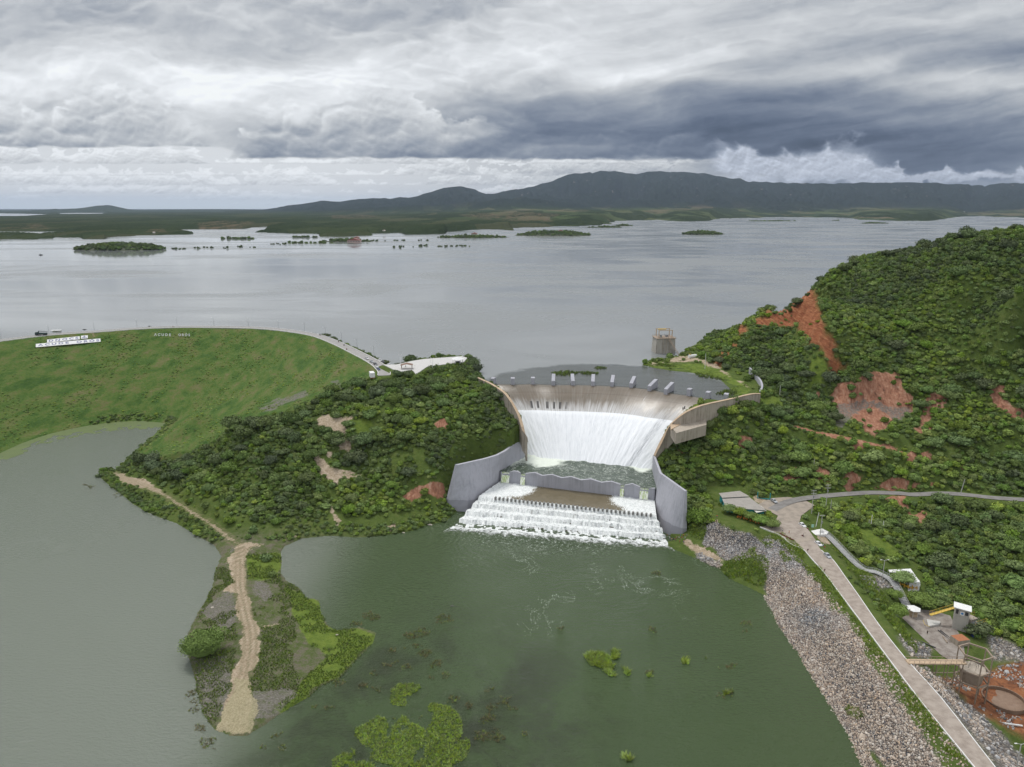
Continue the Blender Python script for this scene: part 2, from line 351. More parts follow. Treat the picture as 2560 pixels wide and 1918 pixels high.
# spot heights (px, py, z)
SPOT = [(600,1280,6),(600,1200,15),(600,1120,26),(600,1060,34),(650,1030,38),(760,985,43),(855,952,48),(930,945,51),(500,1020,29),(450,1100,13),(450,1150,9),(450,1220,3),(370,1130,7),
 (350,1190,4),(760,1290,5),(760,1200,16),(760,1120,27),(760,1050,37),(900,1280,5),(900,1150,22),(900,1050,38),(900,985,47),(1050,1270,5),(1050,1150,24),(1050,1050,38),(1050,960,50),
 (1150,1110,30),(1200,1000,46),(1150,940,53),(1050,925,55),(1150,905,55),(1200,1090,30),(1120,1200,17),(1240,1070,36),(1190,958,50),(960,925,54),(1000,935,54),(1100,1285,2),(1080,1240,9),
 (200,1400,-5),(300,1700,-5),(1000,1600,-5),(1500,1600,-5),(1800,1750,-5),(590,1400,1.6),(600,1500,2.6),(600,1650,3),(620,1780,1.5),(700,1650,2),(800,1620,.8),(540,1700,1.4),
 (700,1500,1.4),(600,1352,2.2),(1910,1290,11.6),(1950,1300,11.5),(2000,1335,11.2),(2040,1378,11),(2090,1440,11),(2178,1563,11),(2238,1640,11),(2330,1752,11),(2460,1918,11),(2600,2060,11),
 (1840,1262,12),(1800,1242,12),(1780,1300,9.5),(1740,1330,5),(1740,1370,2.2),(1820,1380,3.5),(1700,1300,7),(2150,1440,7),(2230,1560,4),(2290,1640,4),(2290,1560,-1),(2350,1580,-2),(2400,1660,-4),(2480,1750,-5),(2560,1850,-5),
 (2560,1700,-5),(2330,1680,-1),(2400,1760,0),(2500,1870,-1),(2600,1950,-1),(2250,1430,1.5),(2350,1450,-1),(2450,1500,-1),(2560,1530,-1),(2500,1400,6),(2400,1350,8),(2300,1330,7),(2200,1345,7),(2130,1300,10),(2560,1350,12),
 (1969,1255,12),(2065,1242,12.5),(2181,1234,13.5),(2282,1238,14),(2412,1238,15),(2560,1250,16),(2700,1255,17),
 (1670,1180,18),(1740,1260,11),(1760,1180,18),(1720,1120,27),(1850,1180,19),(1950,1180,20),(2070,1180,20),(2200,1180,21),(2400,1180,23),(2560,1180,25),
 (1850,1040,41),(1760,1060,39),(1780,1110,30),(1870,1110,30),(1700,1075,37),(1900,1000,48),(1940,940,53),(1900,920,54),(1840,940,52),(1780,915,52),(1700,908,51),(1740,950,50),(1880,985,51.5),(1850,970,50.5),
 (1950,1100,31),(1950,1040,40),(1950,1000,46),(1960,950,54),(1960,900,59),(1940,860,66),(1940,810,76),(1850,870,60),(1780,878,53),(2000,870,61),(2010,820,70),(2000,765,86),(1850,820,71),(1920,772,85),
 (2050,1100,32),(2050,1050,40),(2070,1000,46),(2080,955,54),(2075,880,74),(2065,800,92),(2040,740,104),(2070,682,114),(2150,1100,35),(2150,1050,41),(2150,1010,46),(2150,925,66),(2150,800,90),(2150,700,112),(2150,658,120),
 (2280,1100,35),(2280,1030,45),(2280,935,63),(2280,800,91),(2280,700,115),(2280,640,127),(2420,1100,36),(2420,935,65),(2420,800,94),(2420,700,119),(2420,605,139),(2560,1100,38),(2560,935,67),(2560,800,98),
 (2560,700,123),(2560,578,149),(2760,1100,40),(2760,900,75),(2760,700,126),(2760,560,155)]
_pts = [G(*p) for p in SPOT]
for p in [(1850,820,71),(1920,772,85),(2000,765,86),(2070,682,114),(2150,658,120),(2280,640,127),(2420,605,139),(2560,578,149),(2760,560,155)]:     # far side of the ridge falls to the reservoir
    x, y, z = G(*p); _pts += [(x + 8, y + 55, z - 26), (x + 16, y + 130, 40)]
_pts += [(x, y, 6) for x, y in [(-190, 505), (-240, 510), (-140, 512)]] + [(900, 350, 60), (900, 600, 90), (700, 300, 20), (500, 150, 0), (300, 100, 0), (-700, 300, -5), (-400, 150, -5), (0, 100, -5), (-100, 640, 40), (40, 560, 38), (100, 500, 40), (-700, 700, 40), (50, 900, 30), (900, 900, 40)]
_pts = np.array(_pts)
def _kern(a, b): return np.sqrt(((a[:, None, :2] - b[None, :, :2]) ** 2).sum(-1) + 4.0)
_n = len(_pts); _A = np.zeros((_n + 3, _n + 3)); _A[:_n, :_n] = _kern(_pts, _pts) - np.eye(_n) * 1.5
_A[:_n, _n] = 1; _A[:_n, _n + 1:] = _pts[:, :2]; _A[_n, :_n] = 1; _A[_n + 1:, :_n] = _pts[:, :2].T
_W = np.linalg.solve(_A, np.concatenate([_pts[:, 2], [0, 0, 0]]))
def rbf(X, Y):
    P = np.stack([X, Y], 1); out = np.empty(len(P))
    for i in range(0, len(P), 20000):
        q = P[i:i + 20000]; out[i:i + 20000] = _kern(q, _pts) @ _W[:_n] + _W[_n] + q @ _W[_n + 1:]
    return out
DAMREG = [(-760, 430)] + list(CREST) + [(-70, 500), (-110, 462), (-160, 425), (-225, 430), (-262, 452), (-290, 470), (-350, 440), (-420, 380), (-600, 330)]
# roads: centre lines with heights
DIKE_L = [(1900,1318),(1952,1340),(1975,1360),(2007,1374),(2024,1392),(2062,1435),(2106,1493),(2157,1561),(2209,1631),(2305,1758),(2435,1918),(2520,2030)]
DIKE_R = [(1990,1300),(2018,1322),(2035,1345),(2053,1376),(2082,1400),(2111,1440),(2148,1492),(2198,1564),(2267,1651),(2354,1747),(2487,1918),(2580,2030)]
DIKE_Z = [11.95, 11.95, 11.85, 11.6, 11.3, 11.1, 11, 11, 11, 11, 11, 11]
DL = smooth_line([G(x, y, z) for (x, y), z in zip(DIKE_L, DIKE_Z)], 3); DR = smooth_line([G(x, y, z) for (x, y), z in zip(DIKE_R, DIKE_Z)], 3)
DC = [tuple((np.array(a) + np.array(b)) / 2) for a, b in zip(DL, DR)]
YARD_POLY = [G(x, y, 11.8) for x, y in [(1893,1262),(1930,1246),(1969,1243),(2010,1250),(2037,1264),(2003,1290),(1995,1318),(2040,1350),(1975,1362),(1948,1340),(1905,1320),(1935,1310),(1945,1290),(1915,1275)]]
HILLROAD = smooth_line([G(x, y, z) for x, y, z in [(1930,1275,11.8),(1969,1256,12),(2007,1247,12.2),(2065,1240,12.6),(2123,1235,13),(2181,1232,13.5),(2253,1234,14),(2282,1237,14.2),(2355,1234,15),(2412,1237,15.4),(2485,1245,16),(2600,1252,17),(2760,1262,18)]], 3)
BENCH = smooth_line([G(x, y, z) for x, y, z in [(1990,1066,36.5),(2036,1079,35.2),(2100,1090,35),(2160,1105,33.8),(2215,1118,31.8),(2250,1130,30)]], 3)
TRACK = smooth_line([G(x, y, z) for x, y, z in [(290,1182,2),(330,1205,2.5),(400,1232,3),(470,1275,3),(520,1305,2.6),(560,1335,2.4),(590,1358,2.3)]], 3)
SPIT = smooth_line([G(x, y, z) for x, y, z in [(595,1358,2.4),(600,1400,2.2),(600,1460,2.6),(612,1520,2.8),(625,1580,3),(622,1650,3),(600,1720,2.6),(590,1780,2),(595,1825,1)]], 3)
STAIR_PX = [(2053,1330,11),(2075,1345,9.8),(2149,1418,5.0),(2192,1432,4.0),(2232,1456,3),(2268,1521,-1.2)]
STAIRW = [G(x, y, z) for x, y, z in STAIR_PX]
CARVE = [([(*p[:2], 54.0) for p in CREST], 5.6, 3), ([(x, y, z - .3) for x, y, z in STAIRW], 2.0, 5), (DC, 7, 5), (HILLROAD, 4, 6), (BENCH, 3, 5), (TRACK, 3, 5)]
SPILL_FOOT = list(CL) + [G2(1775,999,49), G2(1709,1029,44), G2(1665,1070,36), G2(1636,1135,25), G2(1632,1200,10), G2(1640,1300,4), G2(1690,1348,1), G2(1400,1360,0), G2(1128,1300,1), G2(1150,1262,4), G2(1240,1207,8), G2(1311,1140,15), G2(1309,1060,34), G2(1280,1000,45), G2(1240,965,49)]
PAD = [(1768,1215),(1850,1215),(1900,1262),(1905,1310),(1870,1330),(1795,1300)]; PADW = [G2(x, y, 12) for x, y in PAD]
PLANT = [G2(x, y, -2) for x, y in [(2255,1545),(2290,1524),(2330,1526),(2376,1540),(2392,1575),(2408,1600),(2412,1640),(2398,1668),(2350,1636),(2300,1588)]]
PLAZA = [G2(x, y, 55.6) for x, y in [(958,912),(985,925),(1000,930),(1030,925),(1040,936),(1068,917),(1160,905),(1168,895),(1155,891),(1060,898),(1030,903),(990,912)]]
def terrain_z(X, Y, full=True):
    X = np.asarray(X, float).ravel(); Y = np.asarray(Y, float).ravel()
    base = rbf(X, Y)
    base = base + (fbm(X / 22, Y / 22, 4, 3) - .5) * 5 * sstep(8, 25, base) + (fbm(X / 6, Y / 6, 3, 5) - .5) * 1.3
    sdl = poly_sd(X, Y, LAKE)
    # cliff roughness on the quarried scarp is added through the masks below
    dd, _ = line_d(X, Y, CREST); dt = np.abs(sdl)
    zd = 54 * np.clip(1 - (dd - 5) / (np.maximum(dd - 5, 0.01) + dt), 0, 1)
    zd = zd + (fbm(X / 9, Y / 9, 4, 11) - .5) * 1.6 * sstep(6, 16, dd) * sstep(0, 8, dt) + (fbm(X / 45, Y / 30, 2, 12) - .5) * 3 * sstep(15, 50, dd) * sstep(10, 40, dt)
    reg = poly_sd(X, Y, DAMREG)
    z = np.where((reg > 0) & (sdl < 0), np.maximum(np.where(reg > 12, base - 4, base), zd), base)
    z = np.where((Y > 560) & (X < -60), zd * 1.0, z)
    # lower lake
    bank = .35 + .28 * (-sdl)
    land = np.where(z > bank, bank + (z - bank) * sstep(3, 16, -sdl), z)
    land = np.where(X > 150, np.where(sdl > -12, land, z), np.maximum(land, .35))
    # the dike's far side may lie lower than the lake
    z = np.where(sdl > 0, -np.minimum(.4 * sdl, 6) - .05, land)
    sr = poly_sd(X, Y, RESPOLY)
    z = np.where(sr > 0, RES - .06 - np.minimum(.33 * sr, 9), z)
    k = (sr <= 0) & (sr > -26) & (z > 20)
    z = np.where(k, RES + .12 + .2 * np.minimum(-sr, 3) + (z - RES - .3) * sstep(2, 26, -sr), z)
    # carved levels
    for line, hw, fo in CARVE:
        d, zz = line_d(X, Y, line); wgt = 1 - sstep(hw, hw + fo, d); z = z * (1 - wgt) + (zz - .12) * wgt
    for poly, lv, fo in ((PADW, 12.0, 7), (YARD_POLY, 11.8, 5), (PLANT, -2.0, 8), (PLAZA, 55.4, 5)):
        wgt = sstep(-fo, 0, poly_sd(X, Y, poly)); z = z * (1 - wgt) + (lv - .1) * wgt
    ss = poly_sd(X, Y, SPILL_FOOT)
    z = np.where(ss > -.6, np.minimum(z, -3.0), z)
    return z
def tz(x, y): return float(terrain_z([x], [y])[0])
def ground_hit(px, py, z0=10.0):
    """walk the sight line through (px,py) until it meets the terrain"""
    dn = F * sp_ + (py - 959) * cp_; fw = F * cp_ - (py - 959) * sp_
    ys = np.arange(150, 760, 1.0); t = ys / fw; xs = (px - 1280) * t; zs = CAMZ - dn * t
    h = terrain_z(xs, ys); i = int(np.argmax(h >= zs)) if (h >= zs).any() else len(ys) - 1
    return (float(xs[i]), float(ys[i]), float(h[i]))

# ---------------------------------------------------------------- near terrain grid
def axis(lo, a, b, hi, fine, coarse):
    return np.concatenate([np.arange(lo, a, coarse), np.arange(a, b, fine), np.arange(b, hi + .1, coarse)])
gx = np.concatenate([np.arange(-760, -400, 6.0), np.arange(-400, -130, 1.5), np.arange(-130, -42, .8), np.arange(-42, 420, 1.5), np.arange(420, 760, 6.0)])
gy = np.concatenate([np.arange(90, 150, 6.0), np.arange(150, 352, .85), np.arange(352, 640, 1.5), np.arange(640, 900, 6.0)])
GX, GY = np.meshgrid(gx, gy); NX, NY = len(gx), len(gy)
GZ = terrain_z(GX, GY).reshape(GX.shape)
from functools import lru_cache
def zi(x, y):
    """bilinear height from the grid"""
    x = np.asarray(x, float); y = np.asarray(y, float)
    i = np.clip(np.searchsorted(gx, x) - 1, 0, NX - 2); j = np.clip(np.searchsorted(gy, y) - 1, 0, NY - 2)
    a = (x - gx[i]) / (gx[i + 1] - gx[i]); b = (y - gy[j]) / (gy[j + 1] - gy[j])
    return (GZ[j, i] * (1 - a) + GZ[j, i + 1] * a) * (1 - b) + (GZ[j + 1, i] * (1 - a) + GZ[j + 1, i + 1] * a) * b

# ground-cover patches, outlined on the photograph and laid on the ground they cover
C2 = .2897
def crop(ox, oy, s, pts): return [(ox + x * s, oy + y * s) for x, y in pts]
PATCH = {
 'rock': [crop(1920,540,C2,[(360,590),(425,690),(445,830),(495,980),(610,1110),(555,1200),(690,1300),(545,1385),(515,1280),(465,1170),(375,1090),(285,1010),(250,940),(110,950),(-20,900),(-30,830),(130,790),(190,700),(250,650)]),
   crop(1500,780,C2,[(1165,120),(1240,100),(1260,160),(1200,185)]), crop(1500,780,C2,[(1340,60),(1500,0),(1480,90),(1380,150)]), crop(1500,780,C2,[(995,400),(1020,350),(1110,350),(1130,385),(1050,420),(1040,460),(1000,440)]), crop(1500,780,C2,[(1120,300),(1200,270),(1210,310),(1140,330)])],
 'red': [crop(1920,540,C2,[(870,1335),(1080,1370),(1150,1390),(1160,1480),(1240,1540),(1250,1640),(1230,1700),(1060,1760),(1000,1840),(920,1900),(840,1860),(760,1760),(640,1700),(540,1560),(620,1440),(740,1420),(800,1400)]),
   crop(1920,960,C2,[(350,150),(440,60),(470,100),(420,140)]), crop(1920,960,C2,[(1340,180),(1390,100),(1480,80),(1530,130),(1520,200),(1440,230),(1400,310),(1330,320)]),
   crop(1920,960,C2,[(1180,600),(1250,560),(1290,600),(1230,700),(1190,700)]), crop(1920,960,C2,[(1320,600),(1380,585),(1470,630),(1410,660),(1330,640)]), crop(1920,960,C2,[(1640,700),(1710,700),(1700,740),(1650,730)]),
   crop(1920,960,C2,[(130,800),(230,700),(300,760),(250,830),(130,845)]), crop(1920,960,C2,[(380,760),(450,710),(560,790),(540,860),(440,840)]), crop(1920,960,C2,[(640,810),(720,755),(820,800),(760,870),(700,920),(650,870)]),
   crop(1920,960,C2,[(960,860),(1060,800),(1210,840),(1200,890),(1090,920),(900,900)]), crop(1920,960,C2,[(1230,870),(1370,850),(1480,860),(1360,880),(1250,885)]), crop(1920,960,C2,[(960,975),(1180,960),(1210,1060),(1240,1160),(1340,1080),(1360,1130),(1300,1180),(1180,1080),(1060,1010)]),
   crop(1920,960,C2,[(1900,40),(2050,0),(2040,60),(1980,100),(2180,230),(2200,300),(2100,280),(1960,200)]), crop(1920,960,C2,[(1270,380),(1340,340),(1420,380),(1380,420),(1300,420)]), crop(1920,960,C2,[(400,420),(740,470),(1110,560),(1110,585),(960,540),(700,500),(560,460)]), crop(1920,960,C2,[(700,520),(830,510),(820,540),(740,560)]),
   crop(600,780,C2,[(1420,1600),(1640,1460),(1780,1480),(1760,1600),(1600,1560),(1480,1640)]), crop(600,780,C2,[(1680,960),(1780,920),(1790,1000),(1720,1010)]), crop(1500,780,C2,[(1210,1090),(1340,1080),(1280,1140),(1230,1150)]), crop(1500,780,C2,[(690,1180),(740,1150),(730,1210),(700,1220)])],
 'grey': [crop(1920,960,C2,[(620,170),(840,130),(1000,180),(1230,200),(1230,250),(1110,330),(1030,250),(880,210),(760,250),(640,400),(580,340),(590,240)]),
   crop(200,1120,.4817,[(900,690),(980,690),(1020,770),(960,800),(900,760)]), crop(200,1120,.4817,[(590,1100),(760,1080),(790,1250),(740,1400),(640,1400),(600,1230)]), crop(200,1120,.4817,[(900,1270),(1100,1240),(1130,1280),(1020,1390),(880,1440)]),
   crop(200,1120,.4817,[(620,830),(800,720),(820,880),(780,960),(680,900)]), crop(200,1120,.4817,[(790,500),(960,490),(860,530),(780,540)]),
   crop(600,780,C2,[(170,830),(350,740),(560,680),(600,720),(400,790),(270,870),(180,860)]), crop(600,780,C2,[(800,600),(880,590),(890,660),(850,690)])],
 'sand': [crop(600,780,C2,[(660,900),(760,880),(800,920),(1090,870),(960,930),(900,1000),(980,1130),(980,1190),(850,1200),(830,1080),(760,1010),(680,1020)]), crop(600,780,C2,[(600,1200),(640,1220),(740,1320),(1100,1410),(1090,1430),(900,1400),(850,1440),(840,1500),(780,1440),(700,1420),(650,1310)]), crop(600,780,C2,[(740,1200),(800,1200),(790,1260),(760,1240)]),
   crop(200,1120,.4817,[(1190,20),(1230,30),(1320,130),(1490,145),(1490,160),(1340,160),(1330,185),(1290,170),(1240,110)]), crop(200,1120,.4817,[(1300,290),(1320,330),(1350,380),(1335,400),(1295,330)]), crop(200,1120,.4817,[(190,130),(320,150),(450,235),(430,245),(300,200),(190,180)]),
   crop(200,1120,.4817,[(795,480),(860,490),(1000,490),(1130,455),(1010,500),(870,530),(860,600),(870,640),(860,740),(890,800),(890,860),(930,930),(940,1000),(935,1100),(880,1170),(890,1280),(900,1360),(870,1480),(700,1480),(740,1340),(780,1240),(790,1150),(830,1080),(820,1000),(850,940),(800,860),(810,760),(740,740),(800,700),(770,640),(760,580),(800,530)]),
   crop(200,1120,.4817,[(940,920),(1060,900),(1040,925),(960,935)]), crop(200,1120,.4817,[(1590,410),(1640,390),(1630,430),(1600,430)]),
   crop(1500,780,C2,[(440,440),(600,410),(760,375),(870,400),(1000,460),(1180,580),(1300,650),(1290,665),(1150,580),(980,480),(860,435),(700,430),(450,460)]), crop(1700,1160,C2,[(640,320),(680,300),(900,310),(930,350),(870,400),(780,390)]), crop(1700,1160,C2,[(1000,480),(1060,370),(1170,370),(1130,400),(1050,430),(1030,500),(960,500)]),
   crop(1700,1160,C2,[(0,680),(50,650),(330,790),(370,850),(200,790),(60,725)]), crop(1700,1160,C2,[(290,480),(330,470),(310,560),(260,700),(220,720),(270,580)]), crop(1700,1160,C2,[(1190,610),(1270,600),(1290,690),(1220,680)]),
   crop(1700,1160,C2,[(640,250),(690,300),(640,330)]), crop(1700,1160,C2,[(1240,355),(1280,355),(1280,385),(1240,380)])],
 'straw': [crop(200,1120,.4817,[(800,1190),(880,1200),(890,1280),(940,1360),(890,1480),(700,1480),(740,1360),(790,1280)])],
 'lush': [crop(200,1120,.4817,[(1060,720),(1240,790),(1255,880),(1290,930),(1450,930),(1535,960),(1520,1010),(1440,1090),(1350,1190),(1220,1240),(1150,1330),(1060,1370),(980,1380),(1120,1270),(1140,1230),(1280,1080),(1180,1000),(1100,860)]), crop(200,1120,.4817,[(860,560),(1000,540),(1040,560),(1040,650),(960,690),(870,680)]),
   crop(1500,780,C2,[(1800,420),(1880,340),(1980,430),(1960,560),(1740,740),(1790,620)]), crop(1500,780,C2,[(1380,750),(1500,720),(1590,780),(1580,840),(1440,800)]), crop(1700,1160,C2,[(1480,560),(1620,560),(1870,740),(1900,820),(1760,760),(1560,640)]), crop(600,780,C2,[(970,930),(1100,880),(1150,1000),(1100,1100),(990,1100)]),
   crop(1500,780,C2,[(360,450),(450,420),(640,390),(600,430),(450,455),(700,440),(900,450),(1010,470),(1290,640),(1300,680),(1120,730),(1010,710),(1190,640),(1060,590),(880,560),(740,490),(600,480),(500,480),(380,460)])],
 'riprap': [crop(1700,1160,C2,[(200,540),(300,500),(430,570),(600,590),(700,670),(780,620),(860,700),(960,760),(1060,860),(1100,960),(1200,1050),(1250,1140),(1300,1250),(1440,1320),(1490,1420),(1560,1500),(1600,1657),(1700,1800),(1980,2180),(2330,2700),(1900,2700),(1560,2400),(1400,2180),(1260,1960),(1120,1760),(1000,1620),(900,1440),(840,1300),(780,1180),(720,1070),(740,960),(700,860),(620,800),(520,830),(420,830),(340,790),(290,720),(200,690),(220,600)]), [(1900,1490),(1935,1485),(1990,1560),(2040,1640),(2080,1710),(2130,1790),(2160,1850),(2200,1930),(2200,2060),(2110,2000),(2080,1850),(2030,1750),(1985,1680),(1940,1600)], crop(1700,1160,C2,[(150,780),(340,850),(350,890),(260,880),(160,810)])],
 'clay': [crop(1920,1440,.2893,[(1690,900),(1900,820),(2212,720),(2300,700),(2400,1300),(2250,1420),(1960,1260),(1700,1120)]), crop(1920,1440,.2893,[(1520,600),(1600,600),(1680,700),(1650,740)]), crop(1920,1440,.2893,[(1480,880),(1700,860),(1740,1000),(1690,1060),(1560,960)])],
 'gravel': [crop(1920,1440,.2893,[(1200,740),(1240,740),(1500,900),(1720,1100),(1960,1300),(2212,1560),(2500,1800),(2300,2000),(2212,1900),(1960,1640),(1700,1340),(1460,1020),(1300,860)]), crop(1920,1440,.2893,[(1120,520),(1260,560),(1420,640),(1400,720),(1220,700)]), crop(1920,1440,.2893,[(1850,480),(2212,640),(2300,700),(2212,740),(1950,720),(1900,600)]), crop(1920,1440,.2893,[(780,0),(1000,0),(1080,100),(960,120),(860,90)])],
}
SPX, SPY, _ = to_px(GX.ravel(), GY.ravel(), GZ.ravel())
def edge_mask(polys, X, Y, px, py, soft=5.0, wob=16.0):
    m = np.full(px.shape, -1e9)
    wv = (fbm(X / 6, Y / 6, 5, 21, .6) - .5) * wob
    for q in polys:
        xs = [a for a, b in q]; ys = [b for a, b in q]
        near = (px > min(xs) - 30) & (px < max(xs) + 30) & (py > min(ys) - 30) & (py < max(ys) + 30)
        if near.any(): m[near] = np.maximum(m[near], poly_sd(px[near], py[near], q))
    return sstep(-soft, soft, m + wv)
def masks_at(X, Y, Z):
    px, py, _ = to_px(X, Y, Z); out = {}
    for k, v in PATCH.items(): out[k] = edge_mask(v, X, Y, px, py, 3.0 if k == 'riprap' else (7.5 if k == 'sand' else 9.0), 10.0 if k == 'riprap' else (20.0 if k in ('sand', 'straw') else 24.0))
    tr = 1 - sstep(.7, 2.0, line_d(X, Y, TRACK)[0] + (fbm(X / 3, Y / 3, 3, 77) - .5) * 2.4); out['sand'] = np.maximum(out['sand'], tr * .8)
    bn = 1 - sstep(1.0, 2.6, line_d(X, Y, BENCH)[0]); out['red'] = np.maximum(out['red'], bn)
    out['spit'] = sstep(345, 325, Y) * sstep(-40, -48, X)
    dam = (poly_sd(X, Y, DAMREG) > -2) & (line_d(X, Y, CREST)[0] > 5)
    base = rbf(X, Y) if len(X) < 60000 else None
    out['dam'] = dam.astype(float)
    return out
MK = masks_at(GX.ravel(), GY.ravel(), GZ.ravel())
_sd1, _ = line_d(GX.ravel(), GY.ravel(), SPIT + []); _sd2, _ = line_d(GX.ravel(), GY.ravel(), TRACK)
_sd1 = np.minimum(_sd1, _sd2); MK['rut'] = np.clip((1 - sstep(.25, .7, _sd1)) + (1 - sstep(.3, .8, np.abs(_sd1 - 2.1))) * .8, 0, 1)
# jagged relief on bare faces
_b = (MK['rock'] * 3.2 + MK['red'] * 1.2 + MK['grey'] * .6).reshape(GX.shape)
_jag = np.abs(fbm((GX + GZ * .8) / 3.5, (GY + GZ * .5) / 8, 4, 31) - .5) * 4 - .5
GZ = GZ + np.where(GX > 50, _b * _jag, _b * _jag * .3)
_keep = poly_sd(GX.ravel(), GY.ravel(), SPILL_FOOT).reshape(GX.shape) < 4
_in_res = poly_sd(GX.ravel(), GY.ravel(), RESPOLY).reshape(GX.shape) > 45

def rgb(t, a, b, f): return t.mix(f, a, b)
def terrain_mat(t, b):
    p = t.pos(); n1 = t.noise(p, .045, 6, .6); n2 = t.noise(p, .35, 6, .65); n3 = t.noise(p, 1.6, 5, .7)
    up = t.sep(t.new('ShaderNodeNewGeometry').outputs['Normal'])[2]
    soil = t.mix(n2, (.085, .075, .04), (.16, .12, .07))
    grass = t.ramp(t.add(t.mul(n2, .6), t.mul(n1, .4)), [(.3, (.055, .082, .020)), (.5, (.085, .122, .028)), (.68, (.125, .150, .045)), (.8, (.18, .165, .07))])
    col = t.mix(t.mapr(n3, .62, .75), grass, soil)
    col = t.mix(t.mul(t.attr('spit'), t.mapr(t.add(t.mul(n2, .6), t.mul(n3, .4)), .42, .60, .15, .9)), col, t.mix(n3, (.09, .078, .055), (.21, .185, .15)))
    # embankment slope: streaks of grass running down it
    ns = t.noise(t.scalev(p, 1, .35, 2.2), .09, 7, .62); nb = t.noise(p, .55, 6, .7)
    dam = t.ramp(t.mapr(t.add(t.mul(ns, .66), t.mul(nb, .34)), .36, .64, .3, .75, False), [(.30, (.042, .088, .020)), (.44, (.064, .118, .026)), (.54, (.092, .142, .034)), (.64, (.120, .140, .046)), (.76, (.16, .145, .07))])
    dam = t.mix(t.mapr(t.noise(p, .12, 7, .7), .68, .76), dam, (.15, .135, .10))
    col = t.mix(t.attr('dam'), col, dam)
    col = t.mix(t.mapr(t.add(t.attr('lush'), t.sub(n2, .5)), .3, .8), col, t.ramp(n2, [(.3, (.085, .135, .025)), (.7, (.165, .215, .04))]))
    rockv = t.noise(t.comb(t.add(t.sep(p)[0], t.mul(t.sep(p)[2], 1.0)), t.mul(t.sep(p)[1], .3), t.mul(t.sep(p)[2], .4)), .5, 8, .7, .8)
    rock = t.ramp(rockv, [(.3, (.15, .055, .032)), (.45, (.34, .125, .062)), (.6, (.46, .20, .10)), (.75, (.52, .33, .20))])
    red = t.ramp(t.noise(t.scalev(p, 1, .45, .28), .55, 9, .7, .4), [(.3, (.14, .075, .052)), (.45, (.29, .135, .085)), (.58, (.40, .215, .14)), (.74, (.46, .35, .27))])
    grey = t.ramp(n3, [(.3, (.10, .092, .075)), (.55, (.19, .175, .155)), (.75, (.36, .33, .30))])
    sand = t.ramp(t.add(t.mul(t.noise(p, 1.3, 7, .75), .6), t.mul(n2, .4)), [(.36, (.20, .155, .095)), (.48, (.36, .285, .20)), (.58, (.48, .395, .30)), (.72, (.60, .52, .43))])
    straw = t.ramp(t.noise(p, 1.8, 6, .7), [(.3, (.20, .18, .09)), (.6, (.42, .37, .24))])
    clay = t.ramp(t.noise(p, .25, 8, .65, .7), [(.3, (.07, .042, .030)), (.45, (.20, .085, .045)), (.6, (.31, .13, .06)), (.75, (.34, .22, .14))])
    vor = t.voro(p, 1.1, 'F1', 1); vd = t.voro(p, 1.1, 'DISTANCE_TO_EDGE')
    stone = t.mix(t.mapr(t.sep(vor)[0], .3, .9), (.22, .20, .185), (.52, .45, .38)); stone = t.mix(t.mapr(t.sep(vor)[1], .1, .3, 1, 0), stone, (.10, .11, .13))
    stone = t.mix(t.mapr(vd, 0.02, .16, 1, 0), stone, (.06, .05, .045))
    for k, cc in (('red', red), ('grey', grey), ('rock', rock), ('sand', sand), ('straw', straw), ('clay', clay), ('gravel', t.mix(.5, grey, stone)), ('riprap', stone)):
        m = t.attr(k)
        if k == 'red': m = t.mapr(t.add(t.mul(m, 1.0), t.mul(t.sub(t.noise(p, .3, 7, .72), .5), 1.6)), .30, .60)
        if k == 'sand': m = t.sub(m, t.mul(t.attr('spit'), .14))
        if k in ('sand', 'grey', 'straw'): m = t.mapr(t.add(m, t.add(t.mul(t.sub(n3, .5), 1.2), t.mul(t.sub(n2, .5), 1.0))), .48, .74)
        if k == 'grey': m = t.mul(m, t.mapr(t.noise(p, .5, 6, .75), .36, .56, .25, .9))
        if k == 'straw': m = t.mul(m, .8)
        col = t.mix(m, col, cc)
        if k == 'sand': col = t.mix(t.mul(t.attr('rut'), t.mapr(n2, .3, .6)), col, (.20, .175, .10))
    t.put(b.inputs['Base Color'], col); b.inputs['Roughness'].default_value = .95; b.inputs['Specular IOR Level'].default_value = .1
    h = t.add(t.add(t.mul(n2, 1.2), t.mul(n3, .5)), t.mul(t.mul(rockv, t.attr('rock')), 3)); h = t.add(h, t.mul(t.mul(vd, t.attr('riprap')), 1.2))
    t.put(b.inputs['Normal'], t.bump(h, .9, .9))
M_TER = material('terrain', terrain_mat)
def grid_mesh(name, X, Y, Z, mat, keepv, attrs=None, kind='structure'):
    ny, nx = X.shape; idx = np.arange(nx * ny).reshape(ny, nx)
    q = np.stack([idx[:-1, :-1], idx[:-1, 1:], idx[1:, 1:], idx[1:, :-1]], -1).reshape(-1, 4)
    kk = keepv.ravel(); q = q[kk[q].all(1)]
    used = np.unique(q); remap = np.full(nx * ny, -1); remap[used] = np.arange(len(used)); q = remap[q]
    co = np.stack([X.ravel(), Y.ravel(), Z.ravel()], 1)[used]
    me = bpy.data.meshes.new(name); me.vertices.add(len(co)); me.vertices.foreach_set('co', co.astype(np.float32).ravel())
    me.loops.add(len(q) * 4); me.loops.foreach_set('vertex_index', q.astype(np.int32).ravel()); me.polygons.add(len(q))
    me.polygons.foreach_set('loop_start', np.arange(0, len(q) * 4, 4, dtype=np.int32))
    me.update(calc_edges=True); me.polygons.foreach_set('use_smooth', np.ones(len(q), bool))
    for k, v in (attrs or {}).items():
        a = me.attributes.new(k, 'FLOAT', 'POINT'); a.data.foreach_set('value', np.asarray(v).ravel()[used].astype(np.float32))
    me.materials.append(mat); o = bpy.data.objects.new(name, me); link(o); tag(o, kind=kind); return o
